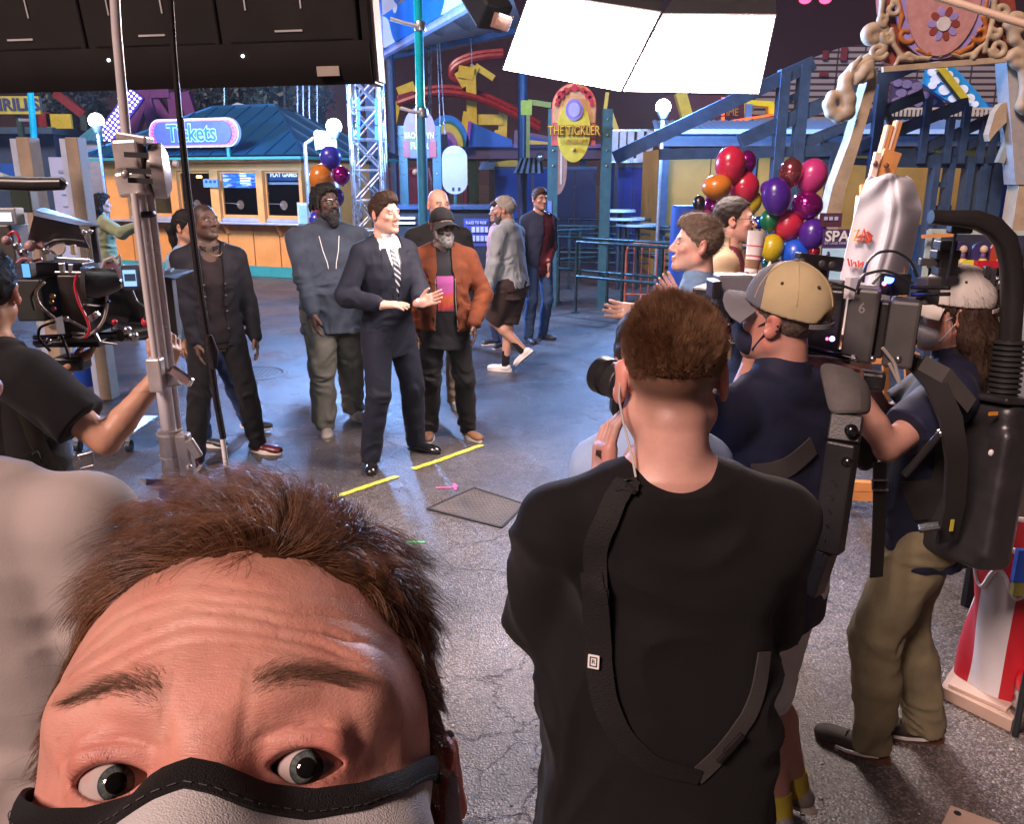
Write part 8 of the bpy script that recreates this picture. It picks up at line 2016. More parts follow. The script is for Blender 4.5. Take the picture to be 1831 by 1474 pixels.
def cap_full(p,back_m,front_m,tilt=14,sx=1.0,opening=True,brim_m=None):
 hp,HR,s,ho=p['hp'],p['HR'],p['s'],p['ho']
 def loc(X,Y,Z):
  x0,y0,z0=X-ho[0],Y-ho[1],Z-ho[2]
  return tuple((x0*HR[0,i]+y0*HR[1,i]+z0*HR[2,i])/s for i in range(3))
 out=[]
 for nm,m,grow,front in(('cap',back_m,0,False),('front_panel',front_m,.0022,True)):
  G=Fld();G.ell(hp(0,.014,.044),tuple(q_*s*sx for q_ in(.090+grow,.113+grow,1e-9+.110+grow)),HR,.02)
  def shape(X,Y,Z,D,front=front):
   lx,ly,lz=loc(X,Y,Z)
   D=np.maximum(D,(.030-lz+(ly-.0)*-math.tan(R_(tilt))*.6)*.8)
   if front:D=np.maximum(D,(ly+.022+.012*np.cos(lx*20))*.9)
   elif opening:
    D=np.maximum(D,np.where(ly>.05,-(np.sqrt((lx/.038)**2+((lz-.008)/.038)**2)-1)*.035,-1))
   return D-np.where(D<.03,vnoise(lx*28,ly*28,lz*28)*.002,0)
  G.fn(shape)
  V,F=G.mesh(.0045)
  out.append((mesh_np(nm,V,F,m,p['E']if not out else out[0][0],not out),G))
 cp=out[0][0]
 G0=Fld();G0.ell(hp(0,.014,.044),tuple(q_*s*sx for q_ in(.0915,.1145,.1015)),HR,.02)
 mb=MB()
 for a in(30,90,150,210,330):
  pts=[]
  for e in range(8,90,9):
   pts.append(hp(.0915*sx*math.cos(R_(a))*math.cos(R_(e)),.014+.1145*sx*math.sin(R_(a))*math.cos(R_(e)),.044+.1115*sx*math.sin(R_(e))))
  mb2=MB().tube(pts,.0016,5);mb2.build('seam',back_m,cp,False,smooth=True)
 MB().ball(hp(0,.014,.044+.1115*sx+.002),(.008,.008,.004),10,6).build('top_button',front_m,cp,False,smooth=True)
 for a in(62,118,5):
  e=34
  c=hp(.0925*sx*math.cos(R_(a))*math.cos(R_(e)),.014+.116*sx*math.sin(R_(a))*math.cos(R_(e)),.044+.1125*sx*math.sin(R_(e)))
  MB().ball(c,.0042,10,6).build('eyelet',pbr('eyelet_dark',(.05,.035,.03),.6),cp,False,smooth=True)
 P=[]
 for i in range(11):
  a=R_(-64+128*i/10);row=[]
  for j in range(7):
   r=.104+.070*(j/6)*max(math.cos(a),0)**.55
   x=r*math.sin(a)*.86;y=-r*math.cos(a)+.012
   z=.054-.032*(abs(x)/.085)**2-.002*j/6
   row.append(tuple(hp(x*sx,y*sx,z)))
  P.append(row)
 MB().sheet(P,.004).build('brim',brim_m or front_m,cp,False,smooth=True)
 P=[]
 for i in range(13):
  a=R_(50+80*i/12);
  P.append([tuple(hp(.093*sx*math.cos(a),.014+.116*sx*math.sin(a),zz))for zz in(.004,.016)])
 MB().sheet(P,.003).build('adjuster_strap',brim_m or front_m,cp,False,smooth=True)
 return cp
cap_full(pc,m_mesh,m_capg,sx=1.04)
m_rub=pbr('black_rig',(.014,.013,.013),.42,bump=.15,bs=200)
m_pad=cloth('grey_pad',(.11,.10,.095),var=.2)
TG=pc['garments'][0][1]
E=pc['E']
hz=MB().sheet([[tuple(q_)for q_ in r]for r in[loc_pts(pc,[(1462,652),(1490,655),(1525,668),(1545,690)],[2.18,2.12,2.10,2.12]),loc_pts(pc,[(1478,700),(1500,690),(1530,696),(1550,720)],[2.02,1.98,1.98,2.04]),loc_pts(pc,[(1488,745),(1505,742),(1530,742),(1548,745)],[1.99,1.96,1.96,2.0])]],.02)
har=ribbon(TG,loc_pts(pc,[(1350,862),(1400,858),(1450,848),(1500,828),(1530,815)],1.95),.055,.006,.004,20).build('harness_belt',cloth('grey_webbing',(.05,.045,.042)),E,True,smooth=True)
hz.build('shoulder_pad',m_pad,har,False,smooth=True).modifiers.new('soften','SUBSURF').render_levels=2
mb=MB()
a_=[Vector(v_)for v_ in loc_pts(pc,[(1515,742),(1508,790),(1500,900),(1480,985),(1455,1060)],[1.97,1.95,1.93,1.93,1.95])]
mb.beam(a_[0],a_[1],.075,.03).build('pad_bracket',m_rub,har,False,bev=.004)
MB().beam(a_[1],a_[3],.070,.05).build('spring_arm',m_rub,har,False,bev=.006)
MB().beam(a_[3],a_[4],.05,.035).build('arm_tail',m_rub,har,False,bev=.004)
for c in loc_pts(pc,[(1522,770),(1516,826)],[1.92,1.92]):
 MB().ball(c,.016,12,8).build('arm_joint',pbr('dark_steel',(.06,.06,.065),.22,.9),har,False,smooth=True)
mb=MB()
for k in range(7):mb.ball(loc_pts(pc,[(1490-k*4,860+k*26)],[1.905])[0],.003,8,5)
mb.build('rivet_row',pbr('dark_steel',(.06,.06,.065),.22,.9),har,False,smooth=True)
L2=gnd(1600,1335)
ps=person('camera operator in white cap, navy tee and khaki cargo trousers with long hair',L2,R_(-118),1.685,(.45,.24,.18),1.08,belly=.03,feet=[(*gw(1648,1322),.15),(*gw(1552,1352),-.2)],hands=[dict(p=at(1540,650,2.75),hint=(-.4,.6,-1)),dict(p=at(1512,668,2.36),d=(-.9,.1,.2),n=(0,.5,-.8),curl=.6,hint=(.4,.3,-1.1))],head=(10,4,0),tops=[dict(name='tee_shirt',t=.017,mat=c_navy,hem=-.14,sleeve='short',collar=.03,boxy=1.0,amp=.008,res=.008,sr=1.1)],legs=dict(mat=c_olive2,t=.024,amp=.009,r=1.04,res=.008),shoes=dict(mat=pbr('brown_suede_shoe',(.055,.040,.032),.7,var=.2),sole=s_gum,sole_h=.024),hair=dict(style='long',col=(.045,.025,.015),th=.006,top=.004,len=.16,strands=3000,sl=.05,dir=(0,.3,-1),sr=.0005),seed=16,hres=.005,skin_mat=k_neck,mask=cloth('white_mask',(.5,.5,.52)),eyes=False)
m_capw=cloth('white_twill',(.60,.56,.50),var=.08,bump=.4,bs=700)
cap_full(ps,m_capw,m_capw,sx=1.03,brim_m=None)
E=ps['E'];TG=ps['garments'][0][1]
for i,sg in enumerate((-1,1)):
 sh_=[c for c in E.children if c.name.startswith('shoe')][i]
 a=ps['ank'][i];fy=(.15,-.2)[i];Rf=np.array(Matrix.Rotation(fy,3,'Z'))
 for sd in(-1,1):
  pts=[a+Rf@np.array([sd*x,y,z])for x,y,z in((.044,.045,-.038),(.051,.0,-.050),(.055,-.06,-.058),(.051,-.10,-.060))]
  ribbon_free([tuple(q_)for q_ in pts],.011,.004,(0,0,1)).build('side_stripe',s_white,sh_,False)
 mb=MB()
 for k in range(4):
  c=a+Rf@np.array([0,-.055-.022*k,.002-.009*k-.012]);mb.tube([tuple(c+Rf@np.array([-.022,0,-.006])),tuple(c+Rf@np.array([0,0,.004])),tuple(c+Rf@np.array([.022,0,-.006]))],.0035,6)
 mb.build('laces',s_black,sh_,False,smooth=True)
vest=ribbon(TG,loc_pts(ps,[(1600,655),(1640,690),(1690,760),(1710,850),(1690,950)],2.3),.065,.010,.012,30).build('vest_strap',cloth('black_nylon',(.018,.016,.015),rough=.6),E,True,smooth=True)
mny=cloth('black_nylon',(.018,.016,.015),rough=.6)
ribbon(TG,loc_pts(ps,[(1556,940),(1620,935),(1690,925),(1740,915)],2.25),.125,.012,.016,24).build('waist_belt',mny,vest,False,smooth=True)
wx_=ps['M'].inverted().to_3x3()@Vector((1,.1,.25))
ribbon_free(loc_pts(ps,[(1610,640),(1640,652),(1672,690),(1698,750),(1708,820),(1704,900),(1690,965)],[2.44,2.36,2.27,2.20,2.19,2.22,2.26]),.062,.012,wx_).build('shoulder_strap',mny,vest,False,smooth=True)
ribbon_free(loc_pts(ps,[(1650,650),(1690,672),(1735,725)],[2.33,2.27,2.27]),.045,.008,ps['M'].inverted().to_3x3()@Vector((.5,.1,.9))).build('chest_strap',cloth('grey_webbing',(.05,.045,.042)),vest,False,smooth=True)
ribbon_free(loc_pts(ps,[(1572,826),(1572,900),(1570,960),(1566,1032)],[2.28,2.27,2.27,2.28]),.042,.004,ps['M'].inverted().to_3x3()@Vector((1,.2,0))).build('hanging_strap',mny,vest,False)
MB().ball(loc_pts(ps,[(1548,806)],[2.33])[0],(.035,.04,.062),14,10).build('pouch',mny,vest,False,smooth=True)
mb=MB();c0,c1,c2,c3=loc_pts(ps,[(1560,858),(1588,858),(1588,876),(1560,876)],[2.255]*4);mb.tube([c0,c1,c2,c3,c0],.0035,6).build('buckle',pbr('bright_steel',(.5,.48,.47),.25,1.0),vest,False)
c0,c1=loc_pts(ps,[(1642,946),(1682,940)],[2.22,2.2]);MB().beam(c0,c1,.045,.012).build('clip_buckle',m_rub,vest,False,bev=.004)
c0,c1=loc_pts(ps,[(1618,850),(1682,775)],[2.24,2.2]);MB().cyl(c0,c1,.011,12).build('strap_rod',m_rub,vest,False,smooth=True)
MB().ball(c1,.012,10,8).build('rod_tip',pbr('bright_steel',(.5,.48,.47),.25,1.0),vest,False,smooth=True)
pk=thing('support_pack','black hard case back pack with bellows and curved overhead arm behind the navy tee operator','camera rig',at(1740,1000,2.42))
m_case=pbr('case_black',(.020,.019,.020),.38,var=.25,vs=20,bump=.12,bs=150,spec=.6)
ta,tb=at(1766,730,2.40),at(1722,985,2.34)
Rk=rot_to(ta-tb,(1,.35,0));Rk=Matrix((Rk.col[1],-Rk.col[0],Rk.col[2])).transposed()if False else Rk
G=Fld();cen=(ta+tb)/2;ln=(ta-tb).length
xax=Vector((.93,.36,0));zax=(ta-tb).normalized();yax=zax.cross(xax).normalized();xax=yax.cross(zax)
Rk=Matrix((xax,yax,zax)).transposed()
G.rbox(cen,(.066,.125,ln/2+.03),Rk,.035,.01)
G.rbox(cen+xax*.045-zax*.0,(.040,.085,ln/2-.02),Rk,.03,.02)
G.cone(cen+xax*.072+zax*ln*.42,cen+xax*.072-zax*ln*.40,.012,.012,.02)
G.rbox(cen-yax*.06-xax*.02-zax*.02,(.05,.075,ln/2-.03),Rk,.02,.02)
V,F=G.mesh(.006)
case=mesh_np('case',V,F,m_case,pk)
MB().beam(cen+zax*(ln/2+.025)-yax*.05,cen+zax*(ln/2+.045)-yax*.05,.15,.17,xax).build('lid',m_case,pk,bev=.008)
lp=at(1776,740,2.27)
MB().box(lp,(.028,.004,.010),0.2).build('maker_badge',pbr('badge_orange',(.55,.22,.02),.5),case)
MB().box(at(1702,940,2.22),(.010,.004,.035),.2).build('side_label',pbr('badge_yellow',(.45,.38,.04),.5),case)
mb=MB()
for u,v in((1772,810),(1770,880),(1766,895)):mb.ball(at(u,v,2.27),(.008,.006,.010),8,6)
mb.build('scuff',s_white,case)
b0,b1=at(1792,722,2.40),at(1806,608,2.42)
nb_=12;prof=[]
for k in range(nb_):
 z=k/nb_*(b1-b0).length;dz=(b1-b0).length/nb_
 prof+=[(.034,z),(.044,z+dz*.3),(.044,z+dz*.6),(.034,z+dz*.95)]
MB().lathe(prof,b0,24,rot_to(b1-b0)).build('bellows',pbr('rubber',(.02,.02,.02),.5),pk,smooth=True)
gp=[(1806,610),(1810,540),(1808,470),(1798,430),(1775,405),(1745,393),(1705,390),(1664,388)]
MB().tube([at(u,v,2.42-.006*i)for i,(u,v)in enumerate(gp)],[.030,.031,.031,.031,.030,.027,.022,.019],14).build('overhead_arm',pbr('satin_black',(.030,.028,.027),.35,.3),pk,smooth=True)
person('person in pale blue shirt almost hidden behind the man in black tee',at(1168,700,1.80),R_(185),1.69,SKL,.80,female=True,head=(0,14,0),tops=[dict(name='shirt',t=.020,mat=c_lblue,hem=-.16,collar=.03,amp=.008)],legs=dict(mat=c_jean,t=.014),shoes=dict(mat=s_dark),hair=dict(style='short',col=DBR,strands=0),seed=17,eyes=False)
person('broad person in pale grey tee at the left edge, back to the camera',(-.965,1.36),R_(176),1.76,SKL,1.36,head=(0,0,0),belly=.03,tops=[dict(name='tee_shirt',t=.022,mat=c_greyt,hem=-.17,sleeve='short',boxy=1.03,amp=.004,res=.009,sr=1.12)],legs=dict(mat=c_jean,t=.014),shoes=dict(mat=s_dark),hair=dict(style='short',col=DBR,strands=0),seed=18,eyes=False)
L3=(at(-5,640,2.52).x,2.52)
po=person('camera operator at left in black tee and harness, forearm reaching to the camera',L3,R_(148),1.76,(.52,.27,.17),1.05,hands=[dict(p=at(288,668,2.50),d=(.35,.3,.9),n=(-.8,.4,.1),curl=.9,hint=(-.5,.2,-1.2)),dict(p=at(120,655,2.85),d=(.7,.3,.4),n=(0,0,1),curl=.8,hint=(.8,.1,-1))],head=(50,5,0),tops=[dict(name='tee_shirt',t=.017,mat=c_tee2,hem=-.15,sleeve='short',boxy=1.02,amp=.008,res=.008,sr=1.15)],legs=dict(mat=c_black,t=.016),shoes=dict(mat=s_dark),hair=dict(style='short',col=(.014,.010,.008),th=.010,top=.012),seed=13,skin_mat=k_neck,eyes=False)
TG=po['garments'][0][1]
vs_=ribbon(TG,loc_pts(po,[(40,640),(20,700),(12,760),(20,830),(60,900)],2.3),.075,.010,.010,24).build('vest_strap',mny,po['E'],True,smooth=True)
ribbon(TG,loc_pts(po,[(30,745),(90,800),(150,850),(200,880)],2.3),.045,.014,.006,20).build('cross_strap',cloth('olive_webbing',(.05,.042,.03)),vs_,False,smooth=True)
ribbon(TG,loc_pts(po,[(60,860),(130,850),(190,830)],2.3),.12,.014,.012,20).build('waist_belt',mny,vs_,False,smooth=True)
c0,c1,c2,c3=loc_pts(po,[(140,815),(165,808),(168,832),(145,838)],[2.28]*4)
MB().tube([c0,c1,c2,c3,c0],.0035,6).build('buckle',pbr('bright_steel',(.5,.48,.47),.25,1.0),vs_,False)
# -------- 19 the man who takes the picture: face close to the lens
def face():
 E=thing('person','wide eyed man with brown hair and black trimmed white mask, closest to the camera','person',(-.10,.16,0))
 C=np.array([0,0,CAM_H]);right=np.array([1.,0,0]);upc=np.array([0,_sp,_cp]);fwc=np.array([0,_cp,-_sp])
 eye_mid=C+.285*(right*(384-CU)/FPX-upc*(1388-CV)/FPX+fwc)
 back=unit(C-eye_mid)
 U0=unit(upc-back*(upc@back));X0=np.cross(U0,back)
 def rotv(v,ax,a):
  ax=unit(ax);return v*math.cos(a)+np.cross(ax,v)*math.sin(a)+ax*(ax@v)*(1-math.cos(a))
 rl,yw,pt=R_(FACE_ROLL),R_(FACE_YAW),R_(FACE_PITCH)
 Fv,Uv,Xv=back,U0,X0
 Fv,Xv=rotv(Fv,Uv,yw),rotv(Xv,Uv,yw)
 Fv,Uv=rotv(Fv,Xv,pt),rotv(Uv,Xv,pt)
 Uv,Xv=rotv(Uv,back,rl),rotv(Xv,back,rl);Fv=np.cross(Xv,Uv)
 HR=np.stack([Xv,-Fv,Uv],1)
 ho=eye_mid-HR@np.array([0,-.080,0])
 hp=lambda x,y,z:ho+HR@np.array([x,y,z],float)
 B=Fld()
 W=np.eye(3)
 B.ell((0,.014,.036),(.0732,.098,.088),None,.02)
 B.ell((0,-.022,.030),(.0655,.072,.062),None,.03)
 B.ell((0,-.024,-.035),(.0575,.068,.085),None,.035)
 for sg in(-1,1):
  B.cone((sg*.052,.004,-.058),(sg*.014,-.072,-.102),.025,.019,.025)
  B.ell((sg*.045,-.064,-.026),(.024,.019,.018),None,.022)
  B.ell((sg*.056,-.030,.012),(.0095,.026,.024),None,.02)
 B.cone((-.046,-.074,.024),(.046,-.074,.024),.0105,.0105,.022)
 B.cone((-.020,-.086,.020),(.020,-.086,.020),.009,.009,.02)
 for sg in(-1,1):
  B.ell((sg*.0325,-.108,.0),(.020,.024,.0135),None,.014,'s')
 B.cone((0,-.0865,.010),(0,-.113,-.034),.0075,.0125,.016)
 ER=.0118;ey=-.0795
 lids=Fld()
 for sg in(-1,1):
  B.ell((sg*.0315,ey,.0),(ER+.0018,)*3,None,.010)
  B.cone((sg*.0315-.008,ey-.0095,.0085),(sg*.0315+.008,ey-.0095,.0080),.0028,.0028,.010)
 def slit(X,Y,Z,D):
  for sg in(-1,1):
   x=X-sg*.0315;t=np.clip(x/.0126,-1,1)
   hi=.0044*(1-np.abs(t)**2.2)+.0005-.0004*t*sg;lo=-.0060*(1-np.abs(t)**2.0)
   m=(Y<ey+.004)
   d=np.maximum(np.maximum(Z-hi,lo-Z),np.abs(x)-.0124)
   d=np.where(m,d,1)
   h=np.maximum(.0016-np.abs(D+d),0)/.0016
   D=np.maximum(D,-d)+h*h*.0004
  return D
 B.fn(slit)
 for sg in(-1,1):
  er=np.array(Matrix.Rotation(sg*.42,3,'Z')@Matrix.Rotation(-.15,3,'X'))
  B.ell((sg*.080,.016,-.012),(.0085,.020,.036),er,.008)
  B.ell((sg*.089,.006,-.010),(.0065,.011,.021),er,.006,'s')
  B.cone((sg*.083,.026,.018),(sg*.087,.034,-.010),.005,.005,.006)
 def wr(X,Y,Z,D):
  m=(np.abs(D)<.02)&(Y<-.015)&(Z>.018)
  r=np.zeros_like(D)
  x,y,z=X[m],Y[m],Z[m]
  f=np.zeros_like(x)
  lines=((.0375,.0013,.8),(.0435,.0015,1.0),(.0505,.0015,1.0),(.0570,.0013,.75),(.0640,.0011,.4))
  for i,(z0,wd,a)in enumerate(lines):
   zc=z0+.0035*np.cos(x*62+i*.5)-(x/.07)**4*.022+.0010*vnoise(x*90+i*7,x*0,x*0+i)
   q=(z-zc)/wd
   brk=np.clip(.75+.6*vnoise(x*70+i*13,x*0+i,x*0),.25,1.2)
   f+=a*brk*(-.00095*np.exp(-q*q*1.6)+.00032*np.exp(-((q-2.2)/1.5)**2))
  f*=np.clip((.063-np.abs(x))/.022,0,1)
  r[m]=f
  m2=(np.abs(D)<.02)&(Y<-.05)&(Z>.0)&(Z<.028)&(np.abs(X)<.03)
  r[m2]+=-.0008*np.exp(-((np.abs(X[m2])-.011-Z[m2]*.1)/.0022)**2)*np.exp(-((Z[m2]-.014)/.010)**2)
  m3=(np.abs(D)<.02)&(Y<-.05)&(np.abs(Z-.011)<.012)
  t=(np.abs(X[m3])-.0315)/.017
  zc=.0118-.0042*t*t
  r[m3]+=-.0012*np.exp(-((Z[m3]-zc)/.0013)**2)*np.clip(1.3-np.abs(t),0,1)
  t=None
  m4=(np.abs(D)<.02)&(Y<-.045)&(Z<-.004)&(Z>-.026)
  t=(np.abs(X[m4])-.0305)/.018
  r[m4]+=-.0007*np.exp(-((Z[m4]+.0125-.003*t*t)/.0022)**2)*np.clip(1.2-np.abs(t),0,1)
  return D-r
 B.fn(wr)
 def pores(X,Y,Z,D):
  m=(np.abs(D)<.006)&(Y<-.02)
  r=np.zeros_like(D)
  r[m]=vnoise(X[m]*700,Y[m]*700,Z[m]*700)*.00007+vnoise(X[m]*140,Y[m]*140,Z[m]*140)*.00022
  return D-r
 B.fn(pores)
 V,F=B.mesh(.0013,(-.10,-.14,-.06),(.10,.025,.10))
 V2,F2=B.mesh(.004,(-.12,.019,-.14),(.12,.14,.14))
 V3,F3=B.mesh(.004,(-.12,-.14,-.14),(.12,.025,-.054))
 N_=Fld()
 V,F=merge([(V,F),(V2,F2),(V3,F3)])
 T=np.tile(np.array([.61,.295,.225],np.float32),(len(V),1))
 x,y,z=np.abs(V[:,0]),V[:,1],V[:,2]
 def paint(m,col,a):
  a=np.asarray(a,float)
  a=(a*m)[:,None]if a.ndim else(m*a)[:,None]
  T[:]=T*(1-a)+np.array(col)*a
 fr=y<-.02
 paint(fr&(z<.02),(.55,.19,.15),.55*np.exp(-((x-.034)/.026)**2-((z+.006)/.020)**2))
 paint(fr,(.56,.20,.15),.5*np.exp(-(x/.012)**2-((z+.005)/.022)**2))
 paint(fr,(.60,.24,.17),.35*np.clip(vnoise(V[:,0]*45,V[:,1]*45,V[:,2]*45)+.1,0,1))
 paint(x>.074,(.66,.20,.15),.7)
 lid=np.exp(-(((x-.0315)/.0155)**2)**2-((z-.004)/.0105)**2)
 paint(fr&(y<-.07),(.48,.15,.125),.5*lid)
 bt=np.clip((x-.0135)/.040,0,1);bz_=.0245+.0085*np.sin(bt*2.1)-.004*bt
 paint(fr&(x>.011)&(x<.056),(.30,.145,.085),.5*np.exp(-((z-bz_)/(.0042*(1.15-.6*bt)))**2))
 paint(fr,(.34,.16,.10),.55*np.clip((z-.066-.004*vnoise(V[:,0]*90,V[:,1]*0,V[:,2]*0))/.012,0,1))
 paint(fr,(.66,.24,.17),.30*np.clip(vnoise(V[:,0]*120+5,V[:,1]*120,V[:,2]*120)*1.4,0,1))
 paint(fr,(.66,.40,.30),.30*np.clip(vnoise(V[:,0]*75+15,V[:,1]*75,V[:,2]*75)*1.4,0,1))
 frk=np.clip((vnoise(V[:,0]*330,V[:,1]*330,V[:,2]*330)-.52)*3,0,1)
 paint(fr,(.36,.14,.08),.35*frk)
 sub=HRT=HR.T
 skin=pbr('skin_face',(1,1,1),.47,var=.06,vs=60,bump=.13,bs=1500,tint=True,sss=.12,spec=.45)
 if not skin.get('fine'):
  skin['fine']=1;Nn=skin.node_tree.nodes;Ll=skin.node_tree.links;bs_=Nn['Principled BSDF']
  tc_=Nn.new('ShaderNodeTexCoord');mp_=Nn.new('ShaderNodeMapping');mp_.inputs['Scale'].default_value=(260,900,1500);mp_.inputs['Rotation'].default_value=(.3,.07,0)
  n_=Nn.new('ShaderNodeTexNoise');n_.inputs['Scale'].default_value=1.0;n_.inputs['Detail'].default_value=3;n_.inputs['Distortion'].default_value=.6
  Ll.new(tc_.outputs['Object'],mp_.inputs[0]);Ll.new(mp_.outputs[0],n_.inputs['Vector'])
  b2_=Nn.new('ShaderNodeBump');b2_.inputs['Strength'].default_value=.28;b2_.inputs['Distance'].default_value=.0012;Ll.new(n_.outputs['Fac'],b2_.inputs['Height'])
  old=bs_.inputs['Normal'].links[0].from_socket;Ll.new(old,b2_.inputs['Normal']);Ll.new(b2_.outputs['Normal'],bs_.inputs['Normal'])
 W2=lambda P:P@HR.T+ho
 nk=hp(0,.030,-.075);nbp=np.array([nk[0]+.0,nk[1]+.07,1.50]);
 D_=Fld()
 D_.cone(nk,nbp,.055,.062,.03)
 D_.loft([(a*1.0,b_,c_,d_)for a,b_,c_,d_ in TORSO],nbp-np.array([0,0,.545]),(0,0,1),.03)
 for sg in(-1,1):
  shp=nbp+np.array([sg*.17,0,-.07]);D_.cone(nbp+np.array([sg*.05,0,0]),shp,.05,.058,.04)
  D_.cone(shp,shp+np.array([sg*.06,-.01,-.29]),.052,.042,.02);D_.cone(shp+np.array([sg*.06,-.01,-.29]),shp+np.array([sg*.08,-.06,-.54]),.042,.027,.02)
  D_.cone(nbp+np.array([sg*.09,0,-.57]),nbp+np.array([sg*.10,0,-1.0]),.082,.056,.03);D_.cone(nbp+np.array([sg*.10,0,-1.0]),nbp+np.array([sg*.11,0,-1.45]),.056,.04,.03)
 Vb,Fb=D_.mesh(.014)
 Vh=W2(V)
 Tb=np.tile(np.array([.62,.32,.24],np.float32),(len(Vb),1))
 Vall,Fall=merge([(Vh,F),(Vb,Fb)])
 body=mesh_np('body',Vall,Fall,skin,E,False,np.concatenate([T,Tb]))
 G=Fld();G.loft([(a,b_+.018,c_+.018,d_)for a,b_,c_,d_ in TORSO[1:]],nbp-np.array([0,0,.555]),(0,0,1),.03)
 for sg in(-1,1):
  shp=nbp+np.array([sg*.17,0,-.07]);G.cone(nbp+np.array([sg*.05,0,-.01]),shp,.06,.068,.04);G.cone(shp,shp+np.array([sg*.045,-.008,-.21]),.07,.066,.02,cap=True)
 v,f=G.mesh(.012);mesh_np('tee_shirt',v,f,c_navy,E)
 G=Fld();
 for sg in(-1,1):
  G.cone(nbp+np.array([sg*.09,0,-.57]),nbp+np.array([sg*.10,0,-1.0]),.10,.075,.03);G.cone(nbp+np.array([sg*.10,0,-1.0]),nbp+np.array([sg*.11,0,-1.43]),.075,.06,.03)
 v,f=G.mesh(.014);mesh_np('trousers',v,f,c_jean,E)
 for sg in(-1,1):
  G=Fld();c=nbp*np.array([1,1,0])+np.array([sg*.11,0,0]);G.ell(c+np.array([0,-.06,.04]),(.045,.13,.045),None,.02);v,f=G.mesh(.012);mesh_np('shoe',v,f,s_dark,E)
 look=C+np.array([.012,0,.004])
 for sg in(-1,1):
  c=hp(sg*.0315,ey,0)
  d=unit(look+np.array([-.045 if sg>0 else-.028,0,0])-c);R3=np.array(rot_to(Vector(d),Vector(Uv)))
  ring=[]
  nu,nv=96,72
  th=np.concatenate([np.linspace(0,.62,48),np.linspace(.64,math.pi,25)])
  ph=np.linspace(0,2*math.pi,nu,endpoint=False)
  TH,PH=np.meshgrid(th,ph,indexing='ij')
  r=ER*np.ones_like(TH)
  r=r-.0006*np.clip(1-(TH/.50)**2,0,1)
  P=np.stack([r*np.sin(TH)*np.cos(PH),r*np.sin(TH)*np.sin(PH),r*np.cos(TH)],-1).reshape(-1,3)
  n_=len(th);Fq=[]
  ii,jj=np.meshgrid(np.arange(n_-1),np.arange(nu),indexing='ij');j2=(jj+1)%nu
  Fq=np.stack([ii*nu+jj,(ii+1)*nu+jj,(ii+1)*nu+j2,ii*nu+j2],-1).reshape(-1,4)
  t=np.tile(np.array([.50,.41,.385],np.float32),(len(P),1))
  thv,phv=TH.ravel(),PH.ravel()
  vein=np.clip(vnoise(phv*5+sg*3,thv*6,thv*0)+.1,0,1)*np.clip((thv-.55)/.5,0,1)
  t=t*(1-vein[:,None]*.4)+np.array([.55,.16,.13])*vein[:,None]*.4
  ir=(thv<.50);fib=vnoise(phv*9,thv*7+sg,phv*0)*.5+.5
  icol=np.array([.085,.115,.115])*(.45+.9*fib[:,None]);ctr=np.exp(-((thv-.29)/.07)**2)[:,None];icol=icol*(1-.35*ctr)+np.array([.15,.10,.045])*.35*ctr
  edge=np.clip((thv-.43)/.08,0,1)[:,None]
  t=np.where(ir[:,None],icol*(1-edge*.8),t)
  t=np.where((thv<.30)[:,None],np.array([.004,.004,.004]),t)
  o=mesh_np('eye',P@R3.T+c,Fq,pbr('eyeball_close',(1,1,1),.5,var=.02,tint=True,spec=.02),E,False,t)
  th2=np.linspace(0,math.pi*.55,30);TH,PH=np.meshgrid(th2,np.linspace(0,2*math.pi,48,endpoint=False),indexing='ij')
  r=ER+.00015+.0011*np.clip(1-(TH/.58)**2,0,1)
  P=np.stack([r*np.sin(TH)*np.cos(PH),r*np.sin(TH)*np.sin(PH),r*np.cos(TH)],-1).reshape(-1,3)
  ii,jj=np.meshgrid(np.arange(29),np.arange(48),indexing='ij');j2=(jj+1)%48
  Fq=np.stack([ii*48+jj,(ii+1)*48+jj,(ii+1)*48+j2,ii*48+j2],-1).reshape(-1,4)
  cor=pbr('cornea',(1,1,1),.02,var=0,trans=1.0,spec=.6)
  N9=cor.node_tree.nodes['Principled BSDF'];N9.inputs['IOR'].default_value=1.05
  if not cor.get('done'):
   cor['done']=1
   nt_=cor.node_tree;out_=[n for n in nt_.nodes if n.type=='OUTPUT_MATERIAL'][0]
   tr=nt_.nodes.new('ShaderNodeBsdfTransparent');gl=nt_.nodes.new('ShaderNodeBsdfGlossy');gl.inputs['Roughness'].default_value=.03
   fr_=nt_.nodes.new('ShaderNodeFresnel');fr_.inputs['IOR'].default_value=1.4;mx=nt_.nodes.new('ShaderNodeMixShader')
   nt_.links.new(fr_.outputs[0],mx.inputs[0]);nt_.links.new(tr.outputs[0],mx.inputs[1]);nt_.links.new(gl.outputs[0],mx.inputs[2]);nt_.links.new(mx.outputs[0],out_.inputs[0])
  mesh_np('cornea',P@R3.T+c,Fq,cor,o,False)
  # ---- hair: a dark shell under tens of thousands of strands
 hcol=(.17,.075,.034)
 hm=pbr('hair_chestnut',hcol,.34,var=.65,vs=110,spec=.6)
 N9=hm.node_tree.nodes['Principled BSDF'];N9.inputs['Anisotropic'].default_value=.4
 def line(y,x):
  return np.interp(y,[-.12,-.074,-.064,-.052,-.040,-.022,-.010,.004,.030,.06,.12],[.096,.076,.063,.046,.022,-.010,-.035,-.035,.0,-.06,-.075])
 S=Fld();S.ell((0,.014,.036),(.0739,.0985,.0885),None,.02);S.ell((0,-.022,.030),(.0661,.0726,.0626),None,.03);S.ell((0,-.024,-.035),(.0581,.068,.085),None,.035)
 for sg in(-1,1):S.ell((sg*.056,-.030,.012),(.0100,.0263,.0243),None,.02)
